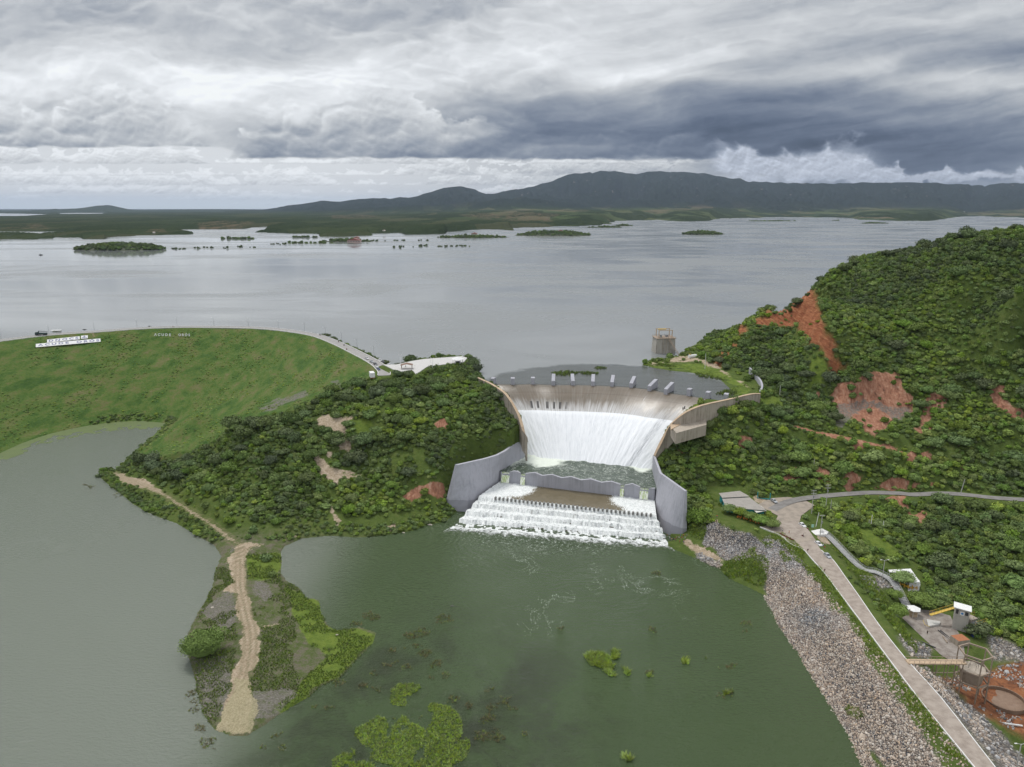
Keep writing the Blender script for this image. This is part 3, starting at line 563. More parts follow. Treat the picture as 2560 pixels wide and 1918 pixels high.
terrain = grid_mesh('terrain', GX, GY, GZ, M_TER, _keep & ~_in_res, MK)
tag(terrain, 'green hillsides, grassy dam embankment, grey shingle spit and red earth cuts around the spillway', 'terrain')
# ================================================================ FAR LAND
FS = .3888; FS2 = .4792
SHORE_FAR = [(-200,601),(0,599),(132,597),(138,594),(202,594),(208,597),(260,597),(268,594),(358,589),(486,586),(482,582),(447,577),(459,574),(498,574),(614,572),(638,567.5),(669,567.5),(661,576),
 (638,581),(700,583),(739,584),(796,584),(799,591),(850,592),(932,588),(924,583),(951,583),(1002,581),(1013,587),(1114,584),(1118,579),(1223,573),(1285,576),(1278,570),(1379,567),(1453,565),(1500,563),(1540,553),
 (1644,549.5),(1701,554),(1773,552),(1787,548.5),(1811,546),(1946,543),(2120,544),(2150,549.5),(2247,553),(2320,553),(2350,549),(2375,545),(2420,540.5),(2450,540.5),(2470,542),(2560,544),(2800,546),(2800,400),(-200,400)]
HOLES = [[(-200,534),(0,533.5),(60,534.5),(120,536),(60,540),(-200,541)], [(150,533),(200,532),(262,532),(255,534.5),(150,535)], [(-200,578),(0,579),(190,578.5),(185,581),(120,584),(100,587),(40,583),(-200,586)]]
uu = np.linspace(-.95, .98, 980); kk_ = np.geomspace(.0780, .0021, 330)
yy = 115.5 / kk_
UU, YY = np.meshgrid(uu, yy); XX = UU * YY
fpx, fpy, _ = to_px(XX, YY, np.full_like(XX, RES))
wob = (fbm(UU * 60, np.log(YY) * 22, 4, 41) - .5) * 5.0
sdf = poly_sd(fpx, fpy, SHORE_FAR) + wob * .6
for h in HOLES: sdf = np.minimum(sdf, -poly_sd(fpx, fpy, h) + wob * .15)
inl = sstep(0, 10, sdf)
rise = sstep(3500, 10000, YY) * (8 + 52 * sstep(-.22, .05, UU)) 
roll = (fbm(XX / 900, YY / 1300, 4, 44)) * (10 + 26 * sstep(-.35, .1, UU)) * inl
trees = (_hash(np.arange(UU.size).reshape(UU.shape), np.arange(UU.size).reshape(UU.shape) * 0, 5) ) * 3.5 * sstep(0, 2, sdf)
FZ = RES + np.where(sdf > 0, 1.5 + np.minimum(sdf, 3) * 2.2 + rise * inl + roll + trees, -2.0)
RIDGE = [(560,523),(660,519),(695,514),(720,508),(760,504),(800,497),(830,499),(860,498),(900,492),(960,491),(975,494),(1000,489),(1020,491),(1045,487),(1080,476),(1110,468),(1130,465),(1160,465),(1190,474),(1215,485),(1240,484),(1270,477),(1300,474),
 (1330,468),(1380,455),(1420,437),(1450,433),(1475,431),(1481,435),(1500,429),(1530,428),(1560,433),(1590,437),(1620,430),(1660,429),(1700,432),(1760,434),(1800,441),(1815,446),(1850,447),(1870,455),(1960,459),(2100,460),(2250,457),(2330,459),(2400,461),(2560,459),(2800,460)]
rx = np.array([(a - 1280) / (F * cp_ - (b - 959) * sp_) for a, b in RIDGE]); rk = np.array([(F * sp_ + (b - 959) * cp_) / (F * cp_ - (b - 959) * sp_) for a, b in RIDGE])
RD = 17500 + 1200 * np.sin(uu * 9)
rh = 165 - np.interp(uu, rx, rk, left=.004, right=-.03) * RD
rh = rh + (fbm(uu * 90, uu * 0 + 3.3, 3, 60) - .5) * 26 * (rh > 150)
prof = sstep(7800, 1, 0)  # placeholder, replaced below
t_ = np.clip((YY - 11300 - 700 * np.sin(UU * 14)) / (RD[None, :] - 11300 - 700 * np.sin(UU * 14)), 0, 1)
rid = 1 - np.abs(fbm(XX / 520, YY / 1500, 5, 52, .6) * 2 - 1) * 1.5
prof = t_ ** 1.35 * (1 - (1 - rid) * 1.1 * (1 - t_ ** 4))
back = np.clip(1 - (YY - RD[None, :]) / 6000, 0, 1)
mount = np.where(YY <= RD[None, :], np.maximum(rh[None, :] - 115, 0) * prof, np.maximum(rh[None, :] - 115, 0) * back)
# front spurs at the left end of the range
spur = np.exp(-((UU + .14) / .12) ** 2 - ((YY - 12500) / 1000) ** 2) * 120 + np.exp(-((UU - .02) / .08) ** 2 - ((YY - 13000) / 1100) ** 2) * 200
mount = np.maximum(mount, spur * (0.6 + .4 * rid))
hillL = np.exp(-((UU + .555) / .028) ** 2 - ((YY - 20500) / 1500) ** 2) * 130 + np.exp(-((UU + .60) / .06) ** 2 - ((YY - 20500) / 1600) ** 2) * 75 + np.exp(-((UU + .42) / .09) ** 2 - ((YY - 23000) / 1800) ** 2) * 50
FZ = FZ + np.where(YY > 7000, mount, 0) * inl + hillL
fb = np.clip((FZ - 150) / 250, 0, 1) * (YY > 11000)
def far_mat(t, b):
    p = t.pos(); q = t.scalev(p, .001, .0004, .001)
    n1 = t.noise(q, 1.6, 9, .65); n2 = t.noise(t.scalev(p, .02, .006, .02), 1, 5, .7)
    forest = t.ramp(t.add(t.mul(n1, .5), t.mul(n2, .5)), [(.34, (.018, .027, .013)), (.5, (.030, .043, .020)), (.64, (.048, .060, .028))])
    cell = t.voro(t.scalev(p, .0045, .0013, .003), 1.0, 'F1', 1); cs = t.sep(cell)
    field = t.ramp(cs[0], [(.0, (.04, .06, .03)), (.5, (.08, .10, .046)), (.8, (.13, .11, .07)), (1, (.07, .095, .042))])
    fm = t.mul(t.mapr(cs[1], .42, .50), t.attr('field')); fm = t.mul(fm, t.mapr(n1, .36, .48))
    col = t.mix(fm, forest, field)
    col = t.mix(t.mul(t.attr('bare'), t.mapr(n2, .45, .6)), col, (.115, .092, .06))
    col = t.mix(t.mul(t.attr('mtn'), .75), col, (.016, .023, .022))  # dense wood on the range, darkened by cloud shadow painted into its colour
    rock = t.mapr(t.add(t.noise(t.scalev(p, .006, .003, .012), 1, 8, .7), t.mul(t.attr('high'), .07)), .70, .76)
    col = t.mix(t.mul(rock, t.attr('high')), col, (.26, .22, .2))
    t.put(b.inputs['Base Color'], col); b.inputs['Roughness'].default_value = 1; b.inputs['Specular IOR Level'].default_value = 0
    t.put(b.inputs['Normal'], t.bump(t.add(t.mul(t.noise(t.scalev(p, .004, .0025, .004), 1, 8, .65), 60), t.mul(n2, 5)), 1.0, 1.0))
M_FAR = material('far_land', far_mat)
bare_px = [[(830,543),(900,541),(960,548),(900,553),(830,552)], [(1150,549),(1270,546),(1400,551),(1380,562),(1260,561),(1180,557)], [(495,565),(560,557),(640,562),(600,573),(498,575)], [(0,577),(90,566),(150,577)], [(360,586),(400,575),(420,586)]]
bare = np.zeros(UU.shape)
for q in bare_px: bare = np.maximum(bare, sstep(-1.5, 1.5, poly_sd(fpx, fpy, q) + wob * .4))
fieldm = np.clip(sstep(-.25, .15, UU) * sstep(4200, 6000, YY) + .25, 0, 1) * (1 - sstep(11500, 14000, YY))
keep = (sdf > -1.5)
kb = keep.copy()
# the land and the mountain range are two sheets that meet along one row
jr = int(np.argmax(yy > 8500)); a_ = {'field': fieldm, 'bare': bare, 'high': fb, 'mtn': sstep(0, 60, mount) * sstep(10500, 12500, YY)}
sl1, sl2 = slice(0, jr + 1), slice(jr, None)
far_land = grid_mesh('land', XX[sl1], YY[sl1], FZ[sl1], M_FAR, keep[sl1], {k: v[sl1] for k, v in a_.items()})
tag(far_land, 'low wooded plain with farm fields along the far shore of the reservoir', 'land')
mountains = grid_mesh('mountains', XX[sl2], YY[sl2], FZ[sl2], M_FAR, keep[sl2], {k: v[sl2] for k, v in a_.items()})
tag(mountains, 'dark blue green mountain range on the horizon', 'mountains')

# ---------------------------------------------------------------- water
def res_mat(t, b):
    p = t.pos()
    n = t.noise(t.scalev(p, .0022, .0035, 1), 1.2, 6, .6, .8); n2 = t.noise(t.scalev(p, .0045, .0075, 1), 1.0, 5, .58, 1.0)
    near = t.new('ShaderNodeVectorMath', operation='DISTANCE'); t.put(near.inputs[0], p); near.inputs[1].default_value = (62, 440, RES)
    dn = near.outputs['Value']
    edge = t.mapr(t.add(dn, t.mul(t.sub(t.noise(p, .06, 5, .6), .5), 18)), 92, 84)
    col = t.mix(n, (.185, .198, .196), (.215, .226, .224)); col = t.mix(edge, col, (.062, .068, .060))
    t.put(b.inputs['Base Color'], col)
    rg = t.mapr(t.add(t.mul(n, .5), t.mul(n2, .5)), .40, .62, .14, .34)
    slick = t.mul(t.mapr(t.noise(t.comb(t.add(t.mul(t.sep(p)[0], .0011), t.mul(t.sep(p)[1], .0008)), t.mul(t.sep(p)[1], .0042), 0), 1.0, 5, .55, .6), .40, .56), t.mapr(t.sep(p)[0], 120, -420)); slick = t.mul(slick, t.mapr(t.sep(p)[1], 620, 760))
    t.put(b.inputs['Roughness'], t.mix(slick, rg, (.07, .07, .07))); b.inputs['IOR'].default_value = 1.33; b.inputs['Specular IOR Level'].default_value = .5
    wv = t.noise(t.scalev(p, .35, .7, 1), 1.0, 4, .6); wf = t.noise(t.scalev(p, .8, 1.1, 1), 1.0, 3, .6)
    cur = t.noise(t.scalev(p, .05, .22, 1), 1.0, 5, .6, 1.5)
    h = t.add(t.mul(wv, .6), t.mul(wf, .25)); h = t.add(h, t.mul(t.mul(cur, edge), 1.6))
    t.put(b.inputs['Normal'], t.bump(h, t.mul(t.mapr(t.add(t.mul(n, .5), t.add(t.mul(n2, .5), t.mul(edge, .4))), .42, .66, .10, .40), t.mapr(slick, 0, 1, 1, .1)), .35))
M_RES = material('reservoir_water', res_mat, rough=.3)
def sheet(name, poly, z, mat, kind='structure', parent=None):
    bm = bmesh.new(); vs = [bm.verts.new((p[0], p[1], z)) for p in poly]; f = bm.faces.new(vs)
    if f.normal.z < 0: f.normal_flip()
    bm.normal_update()
    if f.normal.z < 0: f.normal_flip()
    bmesh.ops.triangulate(bm, faces=[f]); me = bpy.data.meshes.new(name); bm.to_mesh(me); bm.free(); me.materials.append(mat)
    o = bpy.data.objects.new(name, me); link(o, parent)
    if kind: tag(o, kind=kind)
    return o
rp = [p for p in RESPOLY if abs(p[1]) < 2900 and abs(p[0]) < 1400]
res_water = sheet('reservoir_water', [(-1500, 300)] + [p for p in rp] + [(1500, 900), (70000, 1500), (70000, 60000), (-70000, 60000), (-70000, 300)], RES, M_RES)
tag(res_water, 'wide calm grey reservoir reaching to the mountains', 'water')

CHB = (G(1313, 1136, 15), G(1630, 1170, 15))
def lake_mat(t, b):
    p = t.pos(); s = t.sep(p)
    n = t.noise(p, .012, 5, .6, .6); n2 = t.noise(p, .05, 6, .65, 1.0)
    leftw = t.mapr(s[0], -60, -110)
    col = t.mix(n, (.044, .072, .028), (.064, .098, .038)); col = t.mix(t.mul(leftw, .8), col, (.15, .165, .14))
    # submerged weed beds
    weed = t.mul(t.mapr(t.noise(p, .035, 7, .65, .5), .40, .68), t.mapr(t.vmath('DISTANCE', p, (-28, 200, 0)), 85, 25))
    col = t.mix(t.mul(weed, .8), col, (.026, .030, .018))
    # foam lines drifting away from the stepped apron
    fo = t.math('ABSOLUTE', t.sub(t.noise(p, .055, 8, .62, 1.2), .5)); fo = t.mapr(fo, .020, .002)
    fz = t.mapr(t.vmath('DISTANCE', t.scalev(p, 1, .8, 1), (34, 252, 0)), 80, 22); fb_ = t.noise(p, 1.6, 6, .7)
    foam = t.mul(t.mul(fo, fz), t.mapr(fb_, .48, .64)); foam = t.mul(foam, t.mapr(t.noise(p, .03, 3, .5), .50, .62))
    # froth thrown out in front of the cascade
    dcas = t.vmath('DISTANCE', t.scalev(p, .55, 1, 1), (14, 346, 0)); fr = t.mul(t.mapr(dcas, 40, 16), t.mapr(t.noise(p, .7, 7, .75, .6), .5, .66))
    foam = t.math('MAXIMUM', t.mul(foam, .9), t.mul(fr, .55))
    col = t.mix(foam, col, (.62, .66, .62)); t.put(b.inputs['Base Color'], col)
    t.put(b.inputs['Roughness'], t.add(t.mapr(n2, .3, .7, .08, .20), t.mul(foam, .5))); b.inputs['IOR'].default_value = 1.33; b.inputs['Specular IOR Level'].default_value = .5
    # ripples: rings spreading from the outlet, wind waves and chop
    d1 = t.vmath('DISTANCE', p, (30, 350, 0)); dw = t.add(d1, t.mul(t.sub(t.noise(p, .018, 4, .6), .5), 46))
    ring = t.math('SINE', t.mul(dw, 1.5)); amp = t.mul(t.mapr(d1, 175, 40), t.mapr(t.noise(p, .02, 3, .5), .35, .6))
    # swell refracted into the bay on the left
    d2 = t.vmath('DISTANCE', p, (-62, 312, 0)); r2 = t.math('SINE', t.mul(t.add(t.vmath('DISTANCE', p, (30, 345, 0)), t.add(t.mul(t.noise(p, .02, 4, .6), 60), t.mul(t.sep(p)[0], .35))), 1.7)); a2 = t.mul(t.mapr(d2, 85, 25), t.mapr(t.noise(p, .035, 3, .5), .42, .62))
    chop = t.noise(t.scalev(p, .45, .9, 1), 1.0, 5, .62); sm = t.noise(p, 1.8, 3, .6)
    turb = t.mul(t.noise(p, .25, 6, .7, 1.2), t.mapr(d1, 70, 15))
    h = t.add(t.add(t.mul(t.mul(ring, amp), .20), t.mul(t.mul(r2, a2), .20)), t.add(t.mul(chop, 1.5), t.mul(sm, .25))); h = t.add(h, t.mul(turb, 2.2))
    t.put(b.inputs['Normal'], t.bump(h, t.mapr(leftw, 0, 1, 1.0, .42), .8))
M_LAKE = material('lake_water', lake_mat)
lakep = [p for p in LAKE]
dcx = [(p[0], p[1]) for p in DC]
LKP = [(-900, 60), (-900, 520), (-760, 540), (-300, 620), (-200, 600), (0, 420), (60, 400), (100, 360), G2(1760,1330,0), G2(1900,1380,0), G2(1990,1430,0), G2(2080,1530,0), G2(2180,1660,0), G2(2290,1800,0), G2(2390,1940,0), G2(2440,2050,0), (130, 60)]
lake = sheet('lake_water', LKP, 0.0, M_LAKE); tag(lake, 'olive green lake below the spillway with foam lines', 'water')

# ================================================================ SPILLWAY
def concrete(t, b, base=(.36, .365, .385), stain=(.20, .195, .19), wet=None):
    p = t.pos(); s = t.sep(p)
    st = t.noise(t.comb(t.mul(s[0], .9), t.mul(s[1], .9), t.mul(s[2], .05)), 1.0, 6, .65); big = t.noise(p, .12, 5, .6)
    f = t.add(t.mul(st, .6), t.mul(big, .4)); col = t.mix(t.mapr(f, .44, .66), base, stain)
    col = t.mix(t.mapr(t.noise(p, 1.5, 5, .7), .3, .8, 0, .35), col, tuple(c_ * 1.15 for c_ in base))
    if wet is not None:
        wl = t.mapr(t.add(s[2], t.mul(t.sub(t.noise(t.comb(s[0], s[1], 0), .12, 4, .6), .5), 2.5)), wet + .25, wet)
        col = t.mix(t.mul(wl, .75), col, tuple(c_ * .62 for c_ in base))
    j = t.math('ABSOLUTE', t.sub(t.math('FRACT', t.mul(s[2], 1 / 2.4)), .5)); jl = t.mapr(j, .488, .497)
    col = t.mix(t.mul(jl, .35), col, stain)
    t.put(b.inputs['Base Color'], col); b.inputs['Roughness'].default_value = .85
    t.put(b.inputs['Normal'], t.bump(t.noise(p, 3, 5, .7), .25, .1))
M_CON = material('new_concrete', lambda t, b: concrete(t, b, (.40, .40, .44), (.29, .295, .32)))
M_CONW = material('apron_wall_concrete', lambda t, b: concrete(t, b, (.41, .41, .45), (.30, .305, .335), wet=5.5))
M_OLD = material('old_concrete', lambda t, b: concrete(t, b, (.40, .35, .29), (.21, .18, .14)))
M_TAN = material('tan_coping', lambda t, b: concrete(t, b, (.50, .38, .26), (.33, .25, .18)))
M_WETC = material('wet_concrete', lambda t, b: concrete(t, b, (.14, .125, .10), (.08, .07, .055)))
spill = empty('spillway', (60, 430, 0)); tag(spill, 'wide curved concrete overflow spillway with piers, white water and a notched lower weir', 'spillway')
def arr(line, n):
    P = np.array([p[:2] for p in line], float); s = np.r_[0, np.cumsum(np.linalg.norm(np.diff(P, axis=0), axis=1))]; s /= s[-1]
    q = np.linspace(0, 1, n); return np.stack([np.interp(q, s, P[:, 0]), np.interp(q, s, P[:, 1])], 1)
NS, NU = 220, 90
crestA = arr(smooth_line(CL, 4), NS); S1 = np.linspace(0, 1, NS)
botA = np.array(CHB[0][:2])[None] * (1 - S1[:, None]) + np.array(CHB[1][:2])[None] * S1[:, None]
U1 = np.linspace(-.10, 1.04, NU)
def chute_pt(Uu, lift=0.0):
    uc = np.clip(Uu, -.2, 1.2)[:, None, None]
    P = crestA[None] * (1 - uc) + botA[None] * uc
    g = np.where(Uu > 0, np.abs(Uu) ** 1.32, -0.0); z = 49.3 - 34.3 * np.minimum(g, 1.05) + lift
    z = np.where(Uu < 0, 49.3 + lift - 6 * Uu * Uu * 4, z)
    return P[:, :, 0], P[:, :, 1], np.repeat(z[:, None], NS, 1)
def child(o, parent):
    o.parent = parent; o.matrix_parent_inverse = parent.matrix_world.inverted() if False else Matrix.Translation(-parent.location); return o
cx, cy_, cz = chute_pt(U1)
body = grid_mesh('ogee_face', cx, cy_, cz - .35, M_WETC, np.ones(cx.shape, bool), kind=None); child(body, spill)
Ssg, Uug = np.meshgrid(S1, U1)
def fall_mat(t, b):
    s = t.attr('s'); u_ = t.attr('u'); p = t.pos()
    v1 = t.noise(t.comb(t.mul(s, 150), t.mul(u_, 2.5), 0), 1.0, 5, .65); v2 = t.noise(t.comb(t.mul(s, 34), t.mul(u_, 2), 3), 1.0, 5, .6)
    v3 = t.noise(t.comb(t.mul(s, 300), t.mul(u_, 11), 7), 1.0, 5, .7)
    line = t.add(.455, t.mul(s, -.03))
    du = t.sub(u_, line)
    spray = t.mapr(t.add(t.add(du, .13), t.mul(t.sub(v2, .5), .34)), -.06, .14)
    spray = t.mul(spray, t.mapr(v1, .30, .62, .35, 1))
    below = t.mapr(du, -.004, .006)
    streak = t.mul(t.mapr(t.noise(t.comb(t.mul(s, 120), t.mul(u_, 1.2), 9), 1, 2, .5), .69, .73), t.mul(t.mapr(u_, .12, .22), t.mapr(t.noise(t.comb(t.mul(s, 120), t.mul(u_, 9), 9), 1, 2, .5), .45, .6)))
    darkz = t.mul(t.mul(t.mapr(s, .14, .17), t.mapr(s, .36, .33)), t.mul(t.mapr(u_, .31, .325), t.mapr(du, -.015, -.04)))
    dark = t.mul(darkz, t.mapr(t.noise(t.comb(t.add(t.mul(s, 62), t.mul(u_, 3)), 0, 1), 1, 1, .5), .50, .56))
    brown = t.mix(t.noise(t.comb(t.mul(s, 9), t.mul(u_, 12), 0), 1, 6, .6, .6), (.105, .092, .066), (.20, .155, .115))
    brown = t.mix(t.mul(t.mapr(v1, .4, .7), .45), brown, (.23, .21, .18)); brown = t.mix(t.mapr(u_, .05, -.05), brown, (.085, .088, .072))
    gridl = t.mapr(t.math('ABSOLUTE', t.sub(t.math('FRACT', t.mul(s, 13)), .5)), .485, .497)
    brown = t.mix(t.mul(gridl, .3), brown, (.07, .055, .04)); brown = t.mix(t.mul(t.mapr(t.math('ABSOLUTE', t.sub(u_, .17)), .008, .003), .4), brown, (.08, .05, .035))
    white = t.math('MAXIMUM', t.math('MAXIMUM', t.mul(spray, .62), t.mul(streak, .85)), below)
    wcol = t.mix(t.mul(t.mapr(v1, .40, .62, 1, 0), t.mapr(v3, .35, .65)), (.86, .88, .90), (.68, .71, .74))
    band = t.mul(t.mapr(t.math('ABSOLUTE', t.sub(t.add(s, t.mul(u_, .03)), .86)), .035, .006), t.mapr(v3, .35, .62)); wcol = t.mix(t.mul(band, .8), wcol, (.33, .35, .37))
    wcol = t.mix(t.mul(t.mapr(v2, .35, .7), .35), wcol, (.95, .96, .98))
    col = t.mix(white, brown, wcol); col = t.mix(dark, col, (.055, .052, .05))
    t.put(b.inputs['Base Color'], col); t.put(b.inputs['Roughness'], t.mapr(white, 0, 1, .28, .8)); b.inputs['Specular IOR Level'].default_value = .4
    t.put(b.inputs['Normal'], t.bump(t.add(t.mul(v1, 1.0), t.mul(v3, .6)), t.mapr(white, 0, 1, .15, .55), .5))
M_FALL = material('falling_water', fall_mat)
lift = .12 + np.where(Uug > .43, .25 + .5 * (fbm(Ssg * 90, Uug * 9, 4, 71) - .3), 0) * sstep(.43, .5, Uug)
nx_ = AX[0] * lift * .8; ny_ = AX[1] * lift * .8
fallw = grid_mesh('falling_water', cx + nx_, cy_ + ny_, cz + lift, M_FALL, np.ones(cx.shape, bool), {'s': Ssg, 'u': Uug}, kind=None); child(fallw, spill)
# piers on the crest
def normal_at(poly, x, y):
    d = np.hypot(poly[:, 0] - x, poly[:, 1] - y); i = int(np.clip(np.argmin(d), 4, len(poly) - 5)); t = poly[i + 4] - poly[i - 4]; t /= np.linalg.norm(t); return np.array([t[1], -t[0]]), poly[i]
PIERS = [(1231,962,0),(1282,962,0),(1332,961,0),(1383,963,1),(1432,963,1),(1482,964,1),(1530,966,1),(1578,969,1),(1624,976,1),(1665,984,1),(1721,990,0),(1768,998,0),(1814,1003,0)]
for px_, py_, big in PIERS:
    x, y = G2(px_, py_, 49.3); nrm, _q = normal_at(crestA, x, y)
    if nrm[1] > 0: nrm = -nrm
    ang = math.atan2(nrm[1], nrm[0]); m = MB()
    if big: m.side([(1.0, -1.5), (1.0, 3.1), (-8.5, 5.6), (-9.8, 5.6), (-9.8, -1.5)], -1.15, 1.15)
    else: m.side([(.6, -1.5), (.6, 4.2), (-3.2, 4.2), (-3.8, 3.6), (-3.8, -1.5)], -1.2, 1.2); m.box((-1.4, 0, 4.3), (4.2, 2.6, .25))
    o = m.build('pier', M_CON); o.location = (x, y, 49.3); o.rotation_euler = (0, 0, ang); child(o, spill)
# side walls
def wall_strip(name, pts, thick, drop, mat, parent, out=1):
    """pts = top line (x,y,ztop); wall thickens to one side and reaches down by drop (number or list of foot heights)"""
    line = [p[:2] for p in pts]; off = offset(line, thick * out); v = []; f = []
    for i, (p, q) in enumerate(zip(pts, off)):
        zb = drop[i] if isinstance(drop, (list, tuple)) else p[2] - drop
        v += [(p[0], p[1], zb), (p[0], p[1], p[2]), (q[0], q[1], p[2]), (q[0], q[1], zb)]
    for i in range(len(pts) - 1):
        a = 4 * i; b_ = a + 4
        for k in range(4): f.append((a + k, a + (k + 1) % 4, b_ + (k + 1) % 4, b_ + k))
    f += [(0, 3, 2, 1), (4 * len(pts) - 4, 4 * len(pts) - 3, 4 * len(pts) - 2, 4 * len(pts) - 1)]
    o = mesh_obj(name, v, f, mat); bm = bmesh.new(); bm.from_mesh(o.data); bmesh.ops.recalc_face_normals(bm, faces=bm.faces); bm.to_mesh(o.data); bm.free()
    return child(o, parent) if parent else o
LW = smooth_line([G(*p) for p in [(1192,942,53.2),(1210,950,53),(1233,961,52.8),(1262,980,51.5),(1276,996,49.5),(1288,1015,46),(1298,1034,42.5),(1305,1052,39),(1311,1075,34.5),(1314,1104,27)]], 3)
RW = smooth_line([G(*p) for p in [(1900,984,53),(1874,985,53),(1819,998,52.8),(1752,1013,52.2),(1712,1030,50),(1678,1058,43.5),(1659,1087,36.5),(1643,1118,30),(1634,1138,25.5)]], 3)
wall_strip('guide_wall', LW, 1.4, 13, M_OLD, spill, -1); wall_strip('guide_wall', RW, 1.4, 13, M_OLD, spill, 1)
for W_, s_ in ((LW, -1), (RW, 1)):
    wall_strip('coping', [(x, y, z + .25) for x, y, z in W_], 1.7, .27, M_TAN, spill, s_)
FARW = smooth_line([G(*p) for p in [(1877,919,56.5),(1886,930,55),(1897,942,54.6),(1905,953,54),(1908,966,53.6),(1903,978,53.2)]], 3)
wall_strip('abutment_wall', FARW, 1.2, 14, M_CON, spill, -1)
# buttress below the right guide wall
bt = MB(); bt.prism([G2(*p, 43) for p in [(1690,1083),(1766,1062),(1766,1042),(1712,1053),(1676,1062)]], 36.5, 43); bt.build('buttress', M_OLD); child(bpy.context.scene.objects[-1] if False else COL.objects['buttress'], spill)
cpm = MB(); cpm.prism([G2(*p, 43.3) for p in [(1677,1074),(1712,1055),(1745,1046),(1738,1040),(1700,1042),(1676,1062)]], 42.6, 43.35); child(cpm.build('buttress_slab', M_TAN), spill)
# the flared apron walls
def ruled(name, top, base, thick_dir, mat, thick=1.6, n=14, sm=3):
    T = [np.array(p) for p in top]; Bs = [np.array(p) for p in base]
    def rs(P, n):
        P = np.array(P); s = np.r_[0, np.cumsum(np.linalg.norm(np.diff(P, axis=0), axis=1))]; s /= s[-1]; q = np.linspace(0, 1, n); return np.stack([np.interp(q, s, P[:, k]) for k in range(3)], 1)
    A = rs(smooth_line(T, sm) if sm > 1 else T, n); Bb = rs(smooth_line(Bs, 3), n); R = 6; v = []; f = []
    td = np.array([thick_dir[0], thick_dir[1], 0.0]); td /= np.linalg.norm(td)
    for side_ in (0, 1):
        for i in range(n):
            for j in range(R + 1):
                q = A[i] + (Bb[i] - A[i]) * (j / R); v.append(q + td * thick * side_ * (1 + 1.2 * j / R))
    N_ = n * (R + 1)
    for sd in (0, 1):
        for i in range(n - 1):
            for j in range(R): a = sd * N_ + i * (R + 1) + j; f.append((a, a + 1, a + R + 2, a + R + 1))
    for i in range(n - 1): a = i * (R + 1); f.append((a, a + R + 1, N_ + a + R + 1, N_ + a))
    for j in range(R):
        for i in (0, n - 1): a = i * (R + 1) + j; f.append((a, a + 1, N_ + a + 1, N_ + a))
    o = mesh_obj(name, v, f, mat); bm = bmesh.new(); bm.from_mesh(o.data); bmesh.ops.recalc_face_normals(bm, faces=bm.faces); bm.to_mesh(o.data); bm.free()
    return child(o, spill)
def low(p, z): return (p[0], p[1], z)
ruled('apron_wall', [G(1314,1103,25.5), G(1294,1106,25.5), G(1245,1138,25.5), G(1143,1163,25.5)], [low(G(1311,1140,15), 8), low(G(1290,1165,13), 8), low(G(1239,1207,8), 4), low(G(1190,1249,6), 0), low(G(1160,1269,3), -2), low(G(1119,1272,1), -2)], (-.8, .6), M_CONW, 1.6)
ruled('apron_wall', [G(1632,1137,25.0), G(1649,1183,25.0), G(1712,1228,25.0)], [low(G(1630,1168,15), 8), low(G(1634,1238,8), 2), low(G(1640,1285,6), -2), low(G(1660,1325,2), -3), low(G(1705,1344,1), -3)], (.9, .25), M_CONW, 1.3, 40, 1)
# posts along the apron walls
# stilling basin, weir, apron steps
WL = np.array(G2(1251, 1204, 8)); WR = np.array(G2(1636, 1250, 8)); WD = WR - WL; WLn = np.linalg.norm(WD); WU = WD / WLn; WN = np.array([WU[1], -WU[0]])   # WN points downstream
if WN[1] > 0: WN = -WN
WANG = math.atan2(WU[1], WU[0])
def basin_mat(t, b):
    p = t.pos(); foot = t.attr('foot'); n = t.noise(p, .10, 7, .65, 1.6); n2 = t.noise(p, .5, 7, .7, 1.0)
    col = t.mix(n2, (.035, .055, .035), (.075, .10, .07))
    sw = t.mapr(t.math('ABSOLUTE', t.sub(n, .5)), .05, .01)
    f = t.mapr(t.add(t.add(foot, t.mul(t.sub(n, .5), .9)), t.mul(t.sub(n2, .5), .35)), .40, .80); f = t.math('MAXIMUM', f, t.mul(t.mul(sw, .38), t.mapr(n2, .42, .62)))
    fc = t.mix(n2, (.55, .62, .48), (.85, .88, .85))
    t.put(b.inputs['Base Color'], t.mix(f, col, fc)); t.put(b.inputs['Roughness'], t.mapr(f, 0, 1, .2, .7))
    t.put(b.inputs['Normal'], t.bump(t.add(t.mul(n, 1.0), n2), .6, .5))
M_BAS = material('basin_water', basin_mat)
nb, mb = 90, 44; A0 = np.array(CHB[0][:2]) + np.array([-1.5, 2.5]); A1 = np.array(CHB[1][:2]) + np.array([1.5, 3]); q1 = np.linspace(0, 1, nb); q2 = np.linspace(0, 1, mb)
top_ = A0[None] * (1 - q1[:, None]) + A1[None] * q1[:, None]; W0 = WL - WU * 4 + WN * .4; W1 = WR + WU * 3 + WN * .4; bot_ = W0[None] * (1 - q1[:, None]) + W1[None] * q1[:, None]
BX = top_[None, :, 0] * (1 - q2[:, None]) + bot_[None, :, 0] * q2[:, None]; BY = top_[None, :, 1] * (1 - q2[:, None]) + bot_[None, :, 1] * q2[:, None]
BS, BT = np.meshgrid(q1, q2)
foot = 1.05 * np.exp(-(BT / .10) ** 2) + .95 * np.exp(-((BS - .22) / .17) ** 2 - ((BT - .28) / .34) ** 2) + .75 * np.exp(-((BS - .90) / .09) ** 2 - ((BT - .18) / .22) ** 2) + .35 * np.exp(-((BS - .04) / .05) ** 2) + .10
BZ = 14.75 + (fbm(BX / 4, BY / 4, 4, 81) - .5) * (.5 + 1.6 * foot) + .8 * np.exp(-(BT / .06) ** 2)
child(grid_mesh('basin_water', BX, BY, BZ, M_BAS, np.ones(BX.shape, bool), {'foot': foot}, kind=None), spill)
